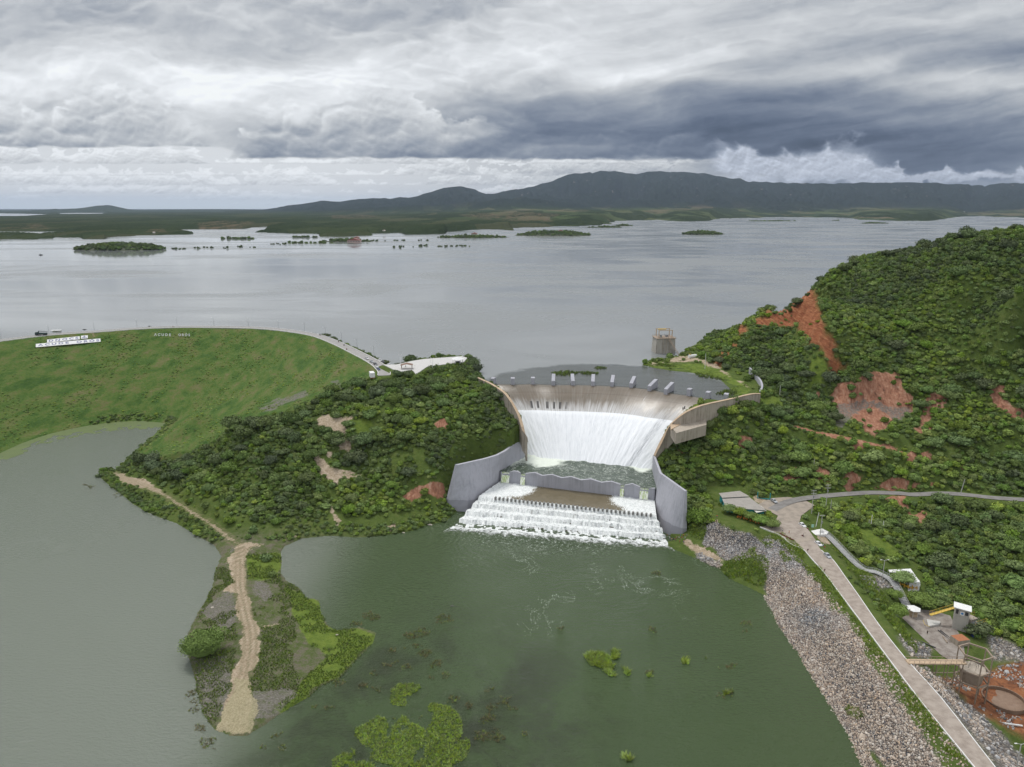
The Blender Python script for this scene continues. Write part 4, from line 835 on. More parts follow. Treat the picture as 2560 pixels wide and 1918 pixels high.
# notched weir: the top edge runs up and down in shallow gables
def wx(w_, off_=0.0): q = WL + WD * w_ + WN * off_; return (q[0], q[1])
def weir_piece(prof):
    m = MB(); v = []; n = len(prof)
    for off_ in (.7, -.7):
        for w_, z in prof: v.append((*wx(w_, off_), z))
        for w_, z in prof: v.append((*wx(w_, off_), 4.0))
    f = []
    for i in range(n - 1):
        f.append((i, n + i, n + i + 1, i + 1)); f.append((2 * n + i, 2 * n + i + 1, 3 * n + i + 1, 3 * n + i)); f.append((i, i + 1, 2 * n + i + 1, 2 * n + i))
    f += [(0, 2 * n, 3 * n, n), (n - 1, 2 * n - 1, 4 * n - 1, 3 * n - 1)]
    return mesh_obj('weir', v, f, M_CON)
wo_ = weir_piece([(.004, 14.4), (.012, 14.2)]); wo_.name = 'weir'; child(wo_, spill)
for prof in ([(.066,14.7),(.092,15.7),(.116,15.7),(.142,14.7)], [(.173,15.0),(.235,16.2),(.285,14.9),(.35,16.2),(.41,14.9),(.475,16.2),(.54,14.9),(.60,16.2),(.67,14.9),(.73,16.2),(.789,14.9)], [(.812,14.7),(.862,16.2),(.910,14.7)], [(.962,14.6),(1.0,15.0)]):
    child(weir_piece(prof), spill)
for a_w, b_w in ((.012, .066), (.142, .173), (.789, .812), (.91, .962)): child(weir_piece([(a_w + .0005, 13.4), (b_w - .0005, 13.4)]), spill)
# apron: platform then four steps down to the lake
D1L = np.array(G2(1197, 1241, 8)); D1R = np.array(G2(1641, 1289, 8)); EL = np.array(G2(1133, 1316, 0)); ER = np.array(G2(1672, 1358, 0))
NST = 4
def apron_line(k, q, n):     # k: 0 at the weir, 1 at the first drop, 2 at the lake
    if k <= 1: a, b_ = WL + (D1L - WL) * k, WR + (D1R - WR) * k
    else: a, b_ = D1L + (EL - D1L) * (k - 1), D1R + (ER - D1R) * (k - 1)
    return a[None] * (1 - q[:, None]) + b_[None] * q[:, None]
ks = [0, 1.0]; zs_ = [8.0, 8.0]
for i in range(NST): ks += [1 + i / NST + .004, 1 + (i + 1) / NST]; zs_ += [8 - 2.05 * (i + 1), 8 - 2.05 * (i + 1)]
q = np.linspace(0, 1, 40); SXr = np.stack([apron_line(k, q, 40)[:, 0] for k in ks]); SYr = np.stack([apron_line(k, q, 40)[:, 1] for k in ks]); SZr = np.repeat(np.array(zs_)[:, None], 40, 1)
child(grid_mesh('apron_steps', SXr, SYr, SZr - 1.3, M_WETC, np.ones(SXr.shape, bool), kind=None), spill)
def casc_mat(t, b):
    p = t.pos(); s = t.attr('s'); k = t.attr('k'); wht = t.attr('white')
    n = t.noise(p, 1.0, 7, .72, .8); v_ = t.noise(t.comb(t.mul(s, 190), t.mul(k, 9), 0), 1, 6, .68); n4 = t.noise(p, .22, 5, .6, .8)
    f = t.mapr(t.add(t.add(wht, t.mul(t.sub(v_, .5), 1.3)), t.mul(t.sub(n4, .5), .8)), .40, .66)
    sh = t.mix(t.mapr(n, .35, .65), (.60, .64, .62), (.93, .94, .94)); sh = t.mix(t.mapr(t.noise(t.comb(t.mul(s, 260), t.mul(k, 22), 4), 1, 5, .7), .52, .66), sh, (.50, .52, .51))
    brown = t.mix(n4, (.10, .085, .05), (.20, .165, .105))
    al = t.mapr(t.add(t.add(t.mul(t.sub(2.9, k), 1.0), t.mul(t.sub(t.noise(p, .33, 9, .75, .9), .5), 2.1)), -.05), .30, .85); al = t.math('MAXIMUM', al, t.math('LESS_THAN', k, 2.01)); t.put(b.inputs['Alpha'], al)
    t.put(b.inputs['Base Color'], t.mix(f, brown, sh)); t.put(b.inputs['Roughness'], t.mapr(f, 0, 1, .25, .75))
    t.put(b.inputs['Normal'], t.bump(t.add(n, v_), t.mapr(f, 0, 1, .15, .7), .45))
M_CAS = material('cascade_water', casc_mat)
kf = np.concatenate([np.linspace(0, 1, 26)] + [np.r_[1 + i / NST + .045, np.linspace(1 + i / NST + .07, 1 + (i + 1) / NST, 9)] for i in range(NST)] + [np.linspace(2.02, 3.0, 26)])
zf = np.concatenate([np.full(26, 8.0)] + [np.full(10, 8 - 2.05 * (i + 1)) for i in range(NST)] + [np.linspace(.16, .08, 26)]); nq = 260; q = np.linspace(0, 1, nq)
CX = []; CY = []
for k in kf:
    kk2 = min(k, 2.0); L_ = apron_line(kk2, q, nq)
    if k > 2:
        L_ = L_ + AX[None] * ((k - 2) * 13); ctr = L_.mean(0); L_ = ctr + (L_ - ctr) * (1 + (k - 2) * .10)
    CX.append(L_[:, 0]); CY.append(L_[:, 1])
CX = np.array(CX); CY = np.array(CY); KK = np.repeat(kf[:, None], nq, 1); SS = np.repeat(q[None], len(kf), 0)
WH = np.where(KK < 1, 1.25 * np.exp(-((SS - .04) / .085) ** 2 - 0 * KK) + 1.05 * np.exp(-((SS - .18) / .09) ** 2 - ((KK - .3) / .55) ** 2) + 1.15 * np.exp(-((SS - .93) / .10) ** 2) + 1.0 * np.exp(-((SS - .80) / .07) ** 2 - ((KK - .2) / .45) ** 2) + sstep(.86, 1, KK) * .35 + sstep(.15,.0,SS)*.5*sstep(.2,.8,KK)+ .05,
   1.05 + .35 * sstep(.25, .0, SS) + .35 * sstep(.7, .95, SS) + .22 * (KK - 1) + .30 * (((KK - 1) * NST) % 1 > .5))
WH = np.where((KK > 1.0) & (KK < 1.55) & (SS > .25) & (SS < .8), WH - .38 * sstep(.25,.35,SS)*sstep(.8,.7,SS), WH)
CZ = zf[:, None] + (fbm(CX / 1.6, CY / 1.6, 4, 91) - .35) * (.25 + .9 * np.clip(WH, 0, 1)) * np.where(KK > 2, .18, 1.0)
CX = CX + np.where(KK > 1, (fbm(SS * 260, KK * 30, 3, 93) - .5) * 1.2, 0); _lf = np.where(KK > 1.05, (fbm(SS * 16, KK * 2.5, 4, 98) - .5) * 2.8 * np.minimum(1, (KK - 1.05) * 3), 0); CY = CY + np.where((KK > 1), (fbm(SS * 200, KK * 25, 3, 94) - .5) * 1.8, 0) + _lf
keepc = KK <= 3.1
child(grid_mesh('cascade_water', CX, CY, CZ, M_CAS, keepc, {'s': SS, 'k': KK, 'white': WH}, kind=None), spill)
# water dropping through the four notches
def notch(a_w, b_w, seed):
    n1, n2 = 14, 12; v = []; f = []
    for j in range(n2):
        tt = j / (n2 - 1)
        for i in range(n1):
            w_ = a_w + (b_w - a_w) * (i / (n1 - 1)) ; off_ = -.6 + 2.6 * tt + .25 * random.random(); zz = 14.4 - 6.0 * tt ** 1.6
            x, y = wx(w_ + .002 * (random.random() - .5), off_); v.append((x, y, zz))
    for j in range(n2 - 1):
        for i in range(n1 - 1): a = j * n1 + i; f.append((a, a + 1, a + n1 + 1, a + n1))
    return mesh_obj('notch_fall', v, f, material('notch_water', lambda t, b: t.put(b.inputs['Base Color'], t.mix(t.mapr(t.noise(t.scalev(t.pos(), 1.6, 1.6, .15), 1, 6, .7), .38, .58), (.46, .58, .20), (.95, .97, .88)))), smooth=True)
for k, (a_w, b_w) in enumerate(((.012, .066), (.142, .173), (.789, .812), (.91, .962))): child(notch(a_w, b_w, k), spill)
bb = MB(); bb.box((0, 0, 0), (.95, 1.5, 1.5)); baf = bb.build('baffle_block', material('baffle_concrete', base=(.22, .215, .20)))
for i in range(38):
    qq = .10 + .87 * i / 37; pt = D1L * (1 - qq) + D1R * qq; o = baf if i == 0 else baf.copy()
    if i: COL.objects.link(o)
    o.location = (pt[0], pt[1], 7.95); o.rotation_euler = (0, 0, WANG); child(o, spill)

# ================================================================ ROADS
def asphalt(t, b, base, dark):
    p = t.pos(); n = t.noise(p, .35, 6, .65); m = t.noise(p, 4, 4, .7)
    c_ = t.mix(t.mapr(n, .35, .7), base, dark); c_ = t.mix(t.mul(t.mapr(m, .4, .8), .4), c_, tuple(q * 1.25 for q in base))
    t.put(b.inputs['Base Color'], c_); b.inputs['Roughness'].default_value = .95; t.put(b.inputs['Normal'], t.bump(m, .3, .04))
M_ROAD = material('dike_paving', lambda t, b: asphalt(t, b, (.36, .31, .265), (.245, .205, .172)))
M_YARD = material('yard_paving', lambda t, b: asphalt(t, b, (.34, .29, .24), (.24, .21, .175)))
M_CRR = material('crest_paving', lambda t, b: asphalt(t, b, (.33, .32, .31), (.26, .25, .24)))
M_GRV = material('gravel_road', lambda t, b: asphalt(t, b, (.23, .22, .21), (.16, .15, .14)))
M_KERB = material('white_kerb', base=(.74, .73, .71)); M_WHITE = material('white_paint', base=(.78, .78, .77))
def ribbon(name, L, R, dz, mat, kind='structure', label=None, cat=None):
    v = []; f = []
    for a, b_ in zip(L, R): v += [(a[0], a[1], a[2] + dz), (b_[0], b_[1], b_[2] + dz)]
    for i in range(len(L) - 1): f.append((2 * i, 2 * i + 1, 2 * i + 3, 2 * i + 2))
    o = mesh_obj(name, v, f, mat)
    if o.data.polygons[0].normal.z < 0: o.data.flip_normals()
    return tag(o, label, cat, kind=kind)
def both(line, hw):
    l = offset(line, hw); r = offset(line, -hw); return [(*a, p[2]) for a, p in zip(l, line)], [(*a, p[2]) for a, p in zip(r, line)]
def kerb(name, line, w_, h, mat, label, cat='kerb', gaps=(), kind='structure'):
    L, R = both(line, w_ / 2); v = []; f = []
    for a, b_ in zip(L, R): v += [(a[0], a[1], a[2] - .3), (a[0], a[1], a[2] + h), (b_[0], b_[1], b_[2] + h), (b_[0], b_[1], b_[2] - .3)]
    for i in range(len(L) - 1):
        if i in gaps: continue
        for k in range(3): a = 4 * i; f.append((a + k, a + k + 1, a + k + 5, a + k + 4))
    o = mesh_obj(name, v, f, mat); return tag(o, label, cat, kind=kind)
ribbon('road', DL, DR, .06, M_ROAD, label='pale paved road along the top of the stone dike', cat='road')
kerb('kerb', [(x, y, z) for x, y, z in DL], .32, .30, M_KERB, 'white kerb on the lake side of the dike road')
kerb('kerb', [(x, y, z) for x, y, z in DR[9:]], .28, .26, M_KERB, 'white kerb on the valley side of the dike road')
yo = sheet('pavement', [p[:2] for p in YARD_POLY], 11.95, M_YARD); tag(yo, 'worn sandy turning area in front of the bar', 'pavement')
a_, b__ = both(HILLROAD, 2.6); ribbon('road', a_, b__, .15, M_GRV, label='narrow grey gravel road climbing away behind the poles', cat='road')
cz_ = [(p[0], p[1], 54.0) for p in CREST]
a_, b__ = both(cz_, 4.2); ribbon('road', a_, b__, .06, M_CRR, label='grey paved road curving along the dam crest', cat='road')
kerb('kerb', a_, .4, .55, M_KERB, 'white kerb on the water side of the dam crest'); kerb('kerb', b__, .4, .4, M_KERB, 'white kerb on the grass side of the dam crest')
pz = MB(); pz.prism([p for p in PLAZA][::-1], 52.5, 55.75); po = pz.build('plaza', material('terrace_paving', base=(.56, .55, .53))); tag(po, 'white paved viewing terrace beside the reservoir', 'terrace', kind='structure')
bm = bmesh.new(); bm.from_mesh(po.data); bmesh.ops.recalc_face_normals(bm, faces=bm.faces); bm.to_mesh(po.data); bm.free()
yard = sheet('yard', PLANT, -1.93, material('yard_slab', lambda t, b: asphalt(t, b, (.30, .27, .24), (.17, .14, .12)))); tag(yard, 'stained concrete yard below the dike', 'yard')
# ================================================================ VEGETATION
def leaf_mat(name, stops, seed=0, dry=0.0):
    def fn(t, b):
        tn = t.new('ShaderNodeAttribute', attribute_name='tint', attribute_type='INSTANCER').outputs['Fac']
        p = t.pos(); r = t.rnd(); n = t.noise(p, .9, 4, .6)
        f = t.add(t.add(t.mul(tn, .75), t.mul(r, .25)), t.mul(t.sub(n, .5), .50))
        c_ = t.ramp(f, stops)
        hue = t.new('ShaderNodeHueSaturation'); t.put(hue.inputs['Color'], c_); t.put(hue.inputs['Hue'], t.add(.487, t.mul(t.math('FRACT', t.mul(r, 7.3)), .03)))
        t.put(hue.inputs['Saturation'], t.add(.80, t.mul(t.math('FRACT', t.mul(r, 13.7)), .3))); t.put(hue.inputs['Value'], t.add(.95, t.mul(t.math('FRACT', t.mul(r, 29.1)), .65)))
        t.put(b.inputs['Base Color'], hue.outputs[0]); b.inputs['Roughness'].default_value = .75; b.inputs['Specular IOR Level'].default_value = .15
    return material(name, fn)
M_LEAF = leaf_mat('leaves', [(.0, (.070, .088, .052)), (.25, (.088, .118, .045)), (.5, (.105, .152, .040)), (.75, (.140, .200, .042)), (1.0, (.215, .275, .05))])
M_TUFT = leaf_mat('grass_blades', [(.0, (.12, .13, .05)), (.35, (.11, .155, .035)), (.7, (.18, .25, .035)), (1.0, (.30, .36, .08))])
M_WEED = leaf_mat('water_weed', [(.0, (.13, .11, .06)), (.3, (.19, .17, .08)), (.6, (.20, .27, .05)), (1.0, (.32, .42, .07))])
M_BARK = material('bark', base=(.13, .10, .075), rough=.95)
def crown_mesh(name, seed, nq, lobes=7, flat=.8, leaf=.2, hull=True, spread=.55, mat=None, ragged=.25):
    r = np.random.default_rng(seed); L = []
    for i in range(lobes):
        a = r.uniform(0, 2 * math.pi); d = spread * math.sqrt(r.uniform(0, 1)); rr = r.uniform(.38, .62) * (1.15 - .4 * d)
        L.append((d * math.cos(a), d * math.sin(a), flat * (r.uniform(.35, .85) - .35 * d), rr))
    V = []; Fc = []
    per = nq // lobes
    for (lx, ly, lz, lr) in L:
        d = r.normal(size=(per, 3)); d /= np.linalg.norm(d, axis=1)[:, None]; d[:, 2] = np.where(d[:, 2] < -.25, -d[:, 2], d[:, 2])
        rad = lr * (1 + ragged * (r.uniform(size=per) - .6)); c_ = np.stack([lx + d[:, 0] * rad, ly + d[:, 1] * rad, lz + d[:, 2] * rad * .85], 1)
        nn = d + r.normal(size=(per, 3)) * .55; nn /= np.linalg.norm(nn, axis=1)[:, None]
        t1 = np.cross(nn, r.normal(size=(per, 3))); t1 /= np.linalg.norm(t1, axis=1)[:, None]; t2 = np.cross(nn, t1)
        s = leaf * r.uniform(.55, 1.2, per)[:, None]
        for q in zip(c_ - t1 * s, c_ - t2 * s * .7, c_ + t1 * s, c_ + t2 * s * .7):
            o = len(V); V += [tuple(x) for x in q]; Fc.append((o, o + 1, o + 2, o + 3))
    if hull:
        m = MB()
        for (lx, ly, lz, lr) in L: m.sphere((lx, ly, lz), lr * .62, 7, 5, (1, 1, .85))
        m.sphere((0, 0, flat * .25), .62, 8, 6, (1, 1, .6)); o = len(V); V += m.v; Fc += [tuple(i + o for i in f) for f in m.f]
    V = np.array(V); V[:, 2] = np.maximum(V[:, 2], -.25)
    me = bpy.data.meshes.new(name); me.from_pydata([tuple(v) for v in V.tolist()], [], Fc); me.materials.append(mat or M_LEAF); return me
def tuft_mesh(name, seed, n=12, h=1.0, w_=.12, lean=.5, mat=None):
    r = random.Random(seed); V = []; Fc = []
    for i in range(n):
        a = r.uniform(0, 6.28); d = r.uniform(0, .35); x, y = d * math.cos(a), d * math.sin(a); b2 = r.uniform(0, 6.28); hh = h * r.uniform(.6, 1.1); l = lean * r.uniform(.2, 1)
        o = len(V); V += [(x - w_ * math.sin(b2), y + w_ * math.cos(b2), 0), (x + w_ * math.sin(b2), y - w_ * math.cos(b2), 0), (x + l * math.cos(a) * .5 + w_ * .6, y + l * math.sin(a) * .5, hh * .6), (x + l * math.cos(a), y + l * math.sin(a), hh)]; Fc += [(o, o + 1, o + 2), (o, o + 2, o + 3)]
    me = bpy.data.meshes.new(name); me.from_pydata(V, [], Fc); me.materials.append(mat or M_TUFT); return me
def stone_mesh(name, seed, mat):
    bm = bmesh.new(); bmesh.ops.create_icosphere(bm, subdivisions=1, radius=.5); r = random.Random(seed)
    for v in bm.verts: v.co *= r.uniform(.7, 1.15); v.co.z *= .65
    me = bpy.data.meshes.new(name); bm.to_mesh(me); bm.free(); me.materials.append(mat); return me
def proto_collection(name, meshes):
    c_ = bpy.data.collections.new(name)
    for i, me in enumerate(meshes): o = bpy.data.objects.new('%s_%02d' % (name, i), me); c_.objects.link(o)
    return c_
SHRUBS = [crown_mesh('shrub_crown', 100 + i, 380, lobes=5 + i % 4, flat=.75 + .1 * (i % 3), leaf=.19, ragged=.5) for i in range(8)]
TREES = [crown_mesh('tree_crown', 200 + i, 1000, lobes=11 + i, flat=.62 + .1 * (i % 2), leaf=.10, spread=.8, ragged=.45) for i in range(5)]
C_VEG = proto_collection('shrub_kinds', SHRUBS + TREES)
C_TUFT = proto_collection('tuft_kinds', [tuft_mesh('tuft', 300 + i) for i in range(4)])
C_WEED = proto_collection('weed_kinds', [tuft_mesh('weed', 320 + i, 16, .8, .09, .9, M_WEED) for i in range(4)])
def scatter_nodes(coll):
    g = bpy.data.node_groups.new('scatter_' + coll.name, 'GeometryNodeTree')
    g.interface.new_socket('Geometry', in_out='INPUT', socket_type='NodeSocketGeometry'); g.interface.new_socket('Geometry', in_out='OUTPUT', socket_type='NodeSocketGeometry')
    i_ = g.nodes.new('NodeGroupInput'); o_ = g.nodes.new('NodeGroupOutput'); ip = g.nodes.new('GeometryNodeInstanceOnPoints'); ci = g.nodes.new('GeometryNodeCollectionInfo')
    ci.inputs['Collection'].default_value = coll; ci.inputs['Separate Children'].default_value = True; ci.inputs['Reset Children'].default_value = True
    def na(n, ty): a = g.nodes.new('GeometryNodeInputNamedAttribute'); a.data_type = ty; a.inputs[0].default_value = n; return next(s for s in a.outputs if s.enabled)
    g.links.new(i_.outputs[0], ip.inputs['Points']); g.links.new(ci.outputs[0], ip.inputs['Instance']); ip.inputs['Pick Instance'].default_value = True
    g.links.new(na('idx', 'INT'), ip.inputs['Instance Index']); g.links.new(na('rot', 'FLOAT_VECTOR'), ip.inputs['Rotation']); g.links.new(na('scl', 'FLOAT_VECTOR'), ip.inputs['Scale'])
    g.links.new(ip.outputs[0], o_.inputs[0]); return g
SCN = {}
def scatter(name, P, idx, rot, scl, tint, coll, label, cat):
    n = len(P); me = bpy.data.meshes.new(name); me.vertices.add(n); me.vertices.foreach_set('co', np.asarray(P, np.float32).ravel())
    a = me.attributes.new('idx', 'INT', 'POINT'); a.data.foreach_set('value', np.asarray(idx, np.int32))
    a = me.attributes.new('tint', 'FLOAT', 'POINT'); a.data.foreach_set('value', np.asarray(tint, np.float32))
    for k, v in (('rot', rot), ('scl', scl)): a = me.attributes.new(k, 'FLOAT_VECTOR', 'POINT'); a.data.foreach_set('vector', np.asarray(v, np.float32).ravel())
    me.update(); o = bpy.data.objects.new(name, me); link(o); tag(o, label, cat, kind='stuff')
    if coll.name not in SCN: SCN[coll.name] = scatter_nodes(coll)
    m = o.modifiers.new('scatter', 'NODES'); m.node_group = SCN[coll.name]; return o
def jitter(x0, x1, y0, y1, s, jit=.45):
    X, Y = np.meshgrid(np.arange(x0, x1, s), np.arange(y0, y1, s)); X = X + rng.uniform(-jit, jit, X.shape) * s; Y = Y + rng.uniform(-jit, jit, Y.shape) * s
    X[::2] += s / 2; return X.ravel(), Y.ravel()
def in_frame(X, Y, Z, mar=120):
    px, py, sc = to_px(X, Y, Z); return (px > -mar) & (px < 2560 + mar) & (py > -50) & (py < 1918 + mar) & (Y > 60)
c8_landing = [(1700 + x * C2, 1160 + y * C2) for x, y in ((1100,560),(1225,540),(1300,590),(1270,640),(1240,760),(1160,740))]
VROAD = [(DC, 5.0), (HILLROAD, 4.2), (BENCH, 2.2), (TRACK, 2.2)]
def veg_mask(X, Y, Z, M, clear=True):
    k = ((Z > .3) | ((X > 100) & (-poly_sd(X, Y, LAKE) > 24))) & (M['dam'] < .5)
    for n in ('rock', 'red', 'grey', 'sand', 'riprap', 'clay', 'gravel', 'lush', 'straw'): k &= (M[n] < .35 + .25 * (rng.uniform(size=len(X)) - .3)) | ((rng.uniform(size=len(X)) < .10) & (n in ('rock', 'red', 'grey', 'lush')) & (X > 60))
    for ln, hw in VROAD: k &= line_d(X, Y, ln)[0] > hw
    dcr = line_d(X, Y, CREST)[0]; k &= (dcr > 7) & ((dcr > 16) | (X > -190)); k &= poly_sd(X, Y, [G2(*q, 11.1) for q in c8_landing]) < -2.5; k &= line_d(X, Y, STAIRW)[0] > 4.0
    for poly, mg in ((PADW, 1), (YARD_POLY, 2), (PLANT, 4), (PLAZA, 2.5), (SPILL_FOOT, 2.0)): k &= poly_sd(X, Y, poly) < -mg
    k &= poly_sd(X, Y, RESPOLY) < -.5
    k &= ~((Y < 330) & (X < -60) & (Y < 345)); return k
X, Y = jitter(-300, 640, 110, 780, 2.45); 
pre = (Y > 330) | (X > 60); X, Y = X[pre], Y[pre]; Z = zi(X, Y)
k = ((Z > .3) | ((X > 100) & (-poly_sd(X, Y, LAKE) > 24))) & in_frame(X, Y, Z, 200); X, Y, Z = X[k], Y[k], Z[k]
M_ = masks_at(X, Y, Z); vm = veg_mask(X, Y, Z, M_)
spx, spy, sps = to_px(X, Y, Z)
def inpx(poly, mg=0): return poly_sd(spx, spy, poly) > -mg
right = X > 60
upper = right & (spy < 1075 - (spx < 1900) * 200) & (spx > 1850)
op = fbm(X / 26, Y / 26, 4, 121)
dens = np.where(right, np.where(upper, 1.0, 1.0 - 1.5 * np.clip(op - .55, 0, .4)), 1.0 - 2.6 * np.clip(op - .60, 0, .4))
# photographed thin or clear places
for poly, d_ in [([(1700,900),(1900,930),(1900,1010),(1700,1010),(1600,920)], .04), ([(2060,1240),(2460,1240),(2560,1255),(2560,1262),(2060,1262)], .2),
                 ([(2120,1440),(2200,1500),(2280,1640),(2330,1640),(2260,1530),(2215,1450),(2130,1400),(2060,1345),(2100,1430)], .05), ([(2480,1590),(2560,1640),(2560,1920),(2230,1630)], .02), ([(1900,1330),(1500,1300),(1700,1400),(1760,1400),(1880,1520),(2000,1620),(2400,1918),(2600,1918),(2100,1430)], .05),
                 ([(420,1300),(560,1330),(620,1345),(900,1335),(1100,1310),(1050,1275),(760,1310),(640,1310),(500,1240),(400,1190),(330,1180),(300,1195)], .25), ([(1900,1085),(2250,1085),(2560,1120),(2560,1150),(2150,1130),(1900,1110)], .55),
                 ([(1980,1290),(2060,1290),(2090,1330),(2030,1345),(1990,1320)], .1), ([(330,1060),(420,1050),(470,1035),(560,1020),(600,1010),(560,1040),(470,1070)], .3),([(480,1005),(660,1005),(860,930),(920,935),(900,960),(760,975),(640,1035),(560,1050)], .5)]:
    dens = np.where(inpx(poly), dens * d_ + 0 * dens, dens)
for poly in ([(1090,1030),(1312,1030),(1316,1110),(1250,1145),(1140,1170),(1080,1160)], [(1640,1050),(1700,1080),(1800,1060),(1830,1120),(1760,1230),(1715,1225),(1650,1170)]): dens = np.where(inpx(poly), 1.0, dens)
keepv = vm & (rng.uniform(size=X.size) < dens)
X, Y, Z, spx, spy, sps, right, upper = [a[keepv] for a in (X, Y, Z, spx, spy, sps, right, upper)]
_sl = -poly_sd(X, Y, LAKE); kk3 = ~((X > 60) & (_sl < 30) & (spy > 1330) & (rng.uniform(size=len(X)) < .88)) & (poly_sd(spx, spy, [(2205,1408),(2290,1405),(2325,1480),(2240,1490)]) < 0)
X, Y, Z, spx, spy, sps, right, upper = [a[kk3] for a in (X, Y, Z, spx, spy, sps, right, upper)]
n = len(X); rad = rng.lognormal(math.log(1.62), .34, n); rad = np.clip(rad, .8, 3.6)
rad = np.where(upper, np.clip(rad, 1.2, 2.8), rad)
sdl_ = -poly_sd(X, Y, LAKE); rad = np.where((sdl_ < 14) & ~right, rad * .62, rad); rad = np.where((sdl_ < 30) & right & (spy > 1330), np.minimum(rad, 1.0), rad)
# clumps of much larger trees
big = (~right & (spx < 1030) & (spx > 300) & (spy < 1210) & (rng.uniform(size=n) < .050)) | (~right & (spx >= 930) & (spy < 1020) & (rng.uniform(size=n) < .035)) | (right & (spx > 1500) & (spy > 900) & (rng.uniform(size=n) < .026)) | (upper & (rng.uniform(size=n) < .012))
rad = np.where(big, rng.uniform(3.6, 6.2, n), rad)
zf_ = np.where(big, rng.uniform(.75, 1.05, n), rng.uniform(.65, 1.25, n))
tn = fbm(X / 30, Y / 30, 3, 131); tn = (tn - .5) * 1.5 + .60
tn = np.where(right, tn + .12 + .13 * (spy > 1000), tn + .07)
tn = np.where(~right & (spy < 1010), tn - .22, tn); tn = np.where(~right & (spx < 800) & (spy < 1180), tn - .16, tn); tn = np.where(upper & (spy < 800), tn - .10, tn)
tn = np.where(big, tn - .20 - rng.uniform(0, .15, n), tn + rng.normal(0, .12, n)); tn = np.clip(tn, 0.02, .98)
_dr = np.minimum.reduce([line_d(X, Y, ln)[0] - hw for ln, hw in VROAD] + [line_d(X, Y, STAIRW)[0] - 1.6, line_d(X, Y, CREST)[0] - 5, -poly_sd(X, Y, YARD_POLY), -poly_sd(X, Y, SPILL_FOOT) - 1.2, -poly_sd(X, Y, PLAZA) + 1, -poly_sd(X, Y, PADW) + .5, -poly_sd(X, Y, PLANT)])
_vz = (spx > 1690) & (spy > 1300) & (spy < 1345 + (spx - 1900).clip(0) * 1.25) 
rad = np.minimum(rad, np.maximum(_dr * .95, .9)); rad = np.where((np.abs(spx - (1960 + (spy - 1340) * .86)) < 130) & (spy > 1300), np.minimum(rad, 1.2), rad); big = big & (rad > 3.3)
rad = np.where((sdl_ < 30) & right & (spy > 1330), np.minimum(rad, 1.0), rad)
idx = np.where(rad > 3.3, 8 + rng.integers(0, 5, n), rng.integers(0, 8, n))
rot = np.stack([rng.normal(0, .08, n), rng.normal(0, .08, n), rng.uniform(0, 6.28, n)], 1)
scl = np.stack([rad, rad * rng.uniform(.85, 1.15, n), rad * zf_], 1); lift_ = np.where(rad > 3.3, rad * .35, .1 * rad); ZZ = zi(X, Y) + lift_
size = rad * sps; vis = in_frame(X, Y, Z, 0) & (poly_sd(X, Y, SPILL_FOOT) < -2)
fl = np.ones(n, bool)
gs = (gx[1] - gx[0])
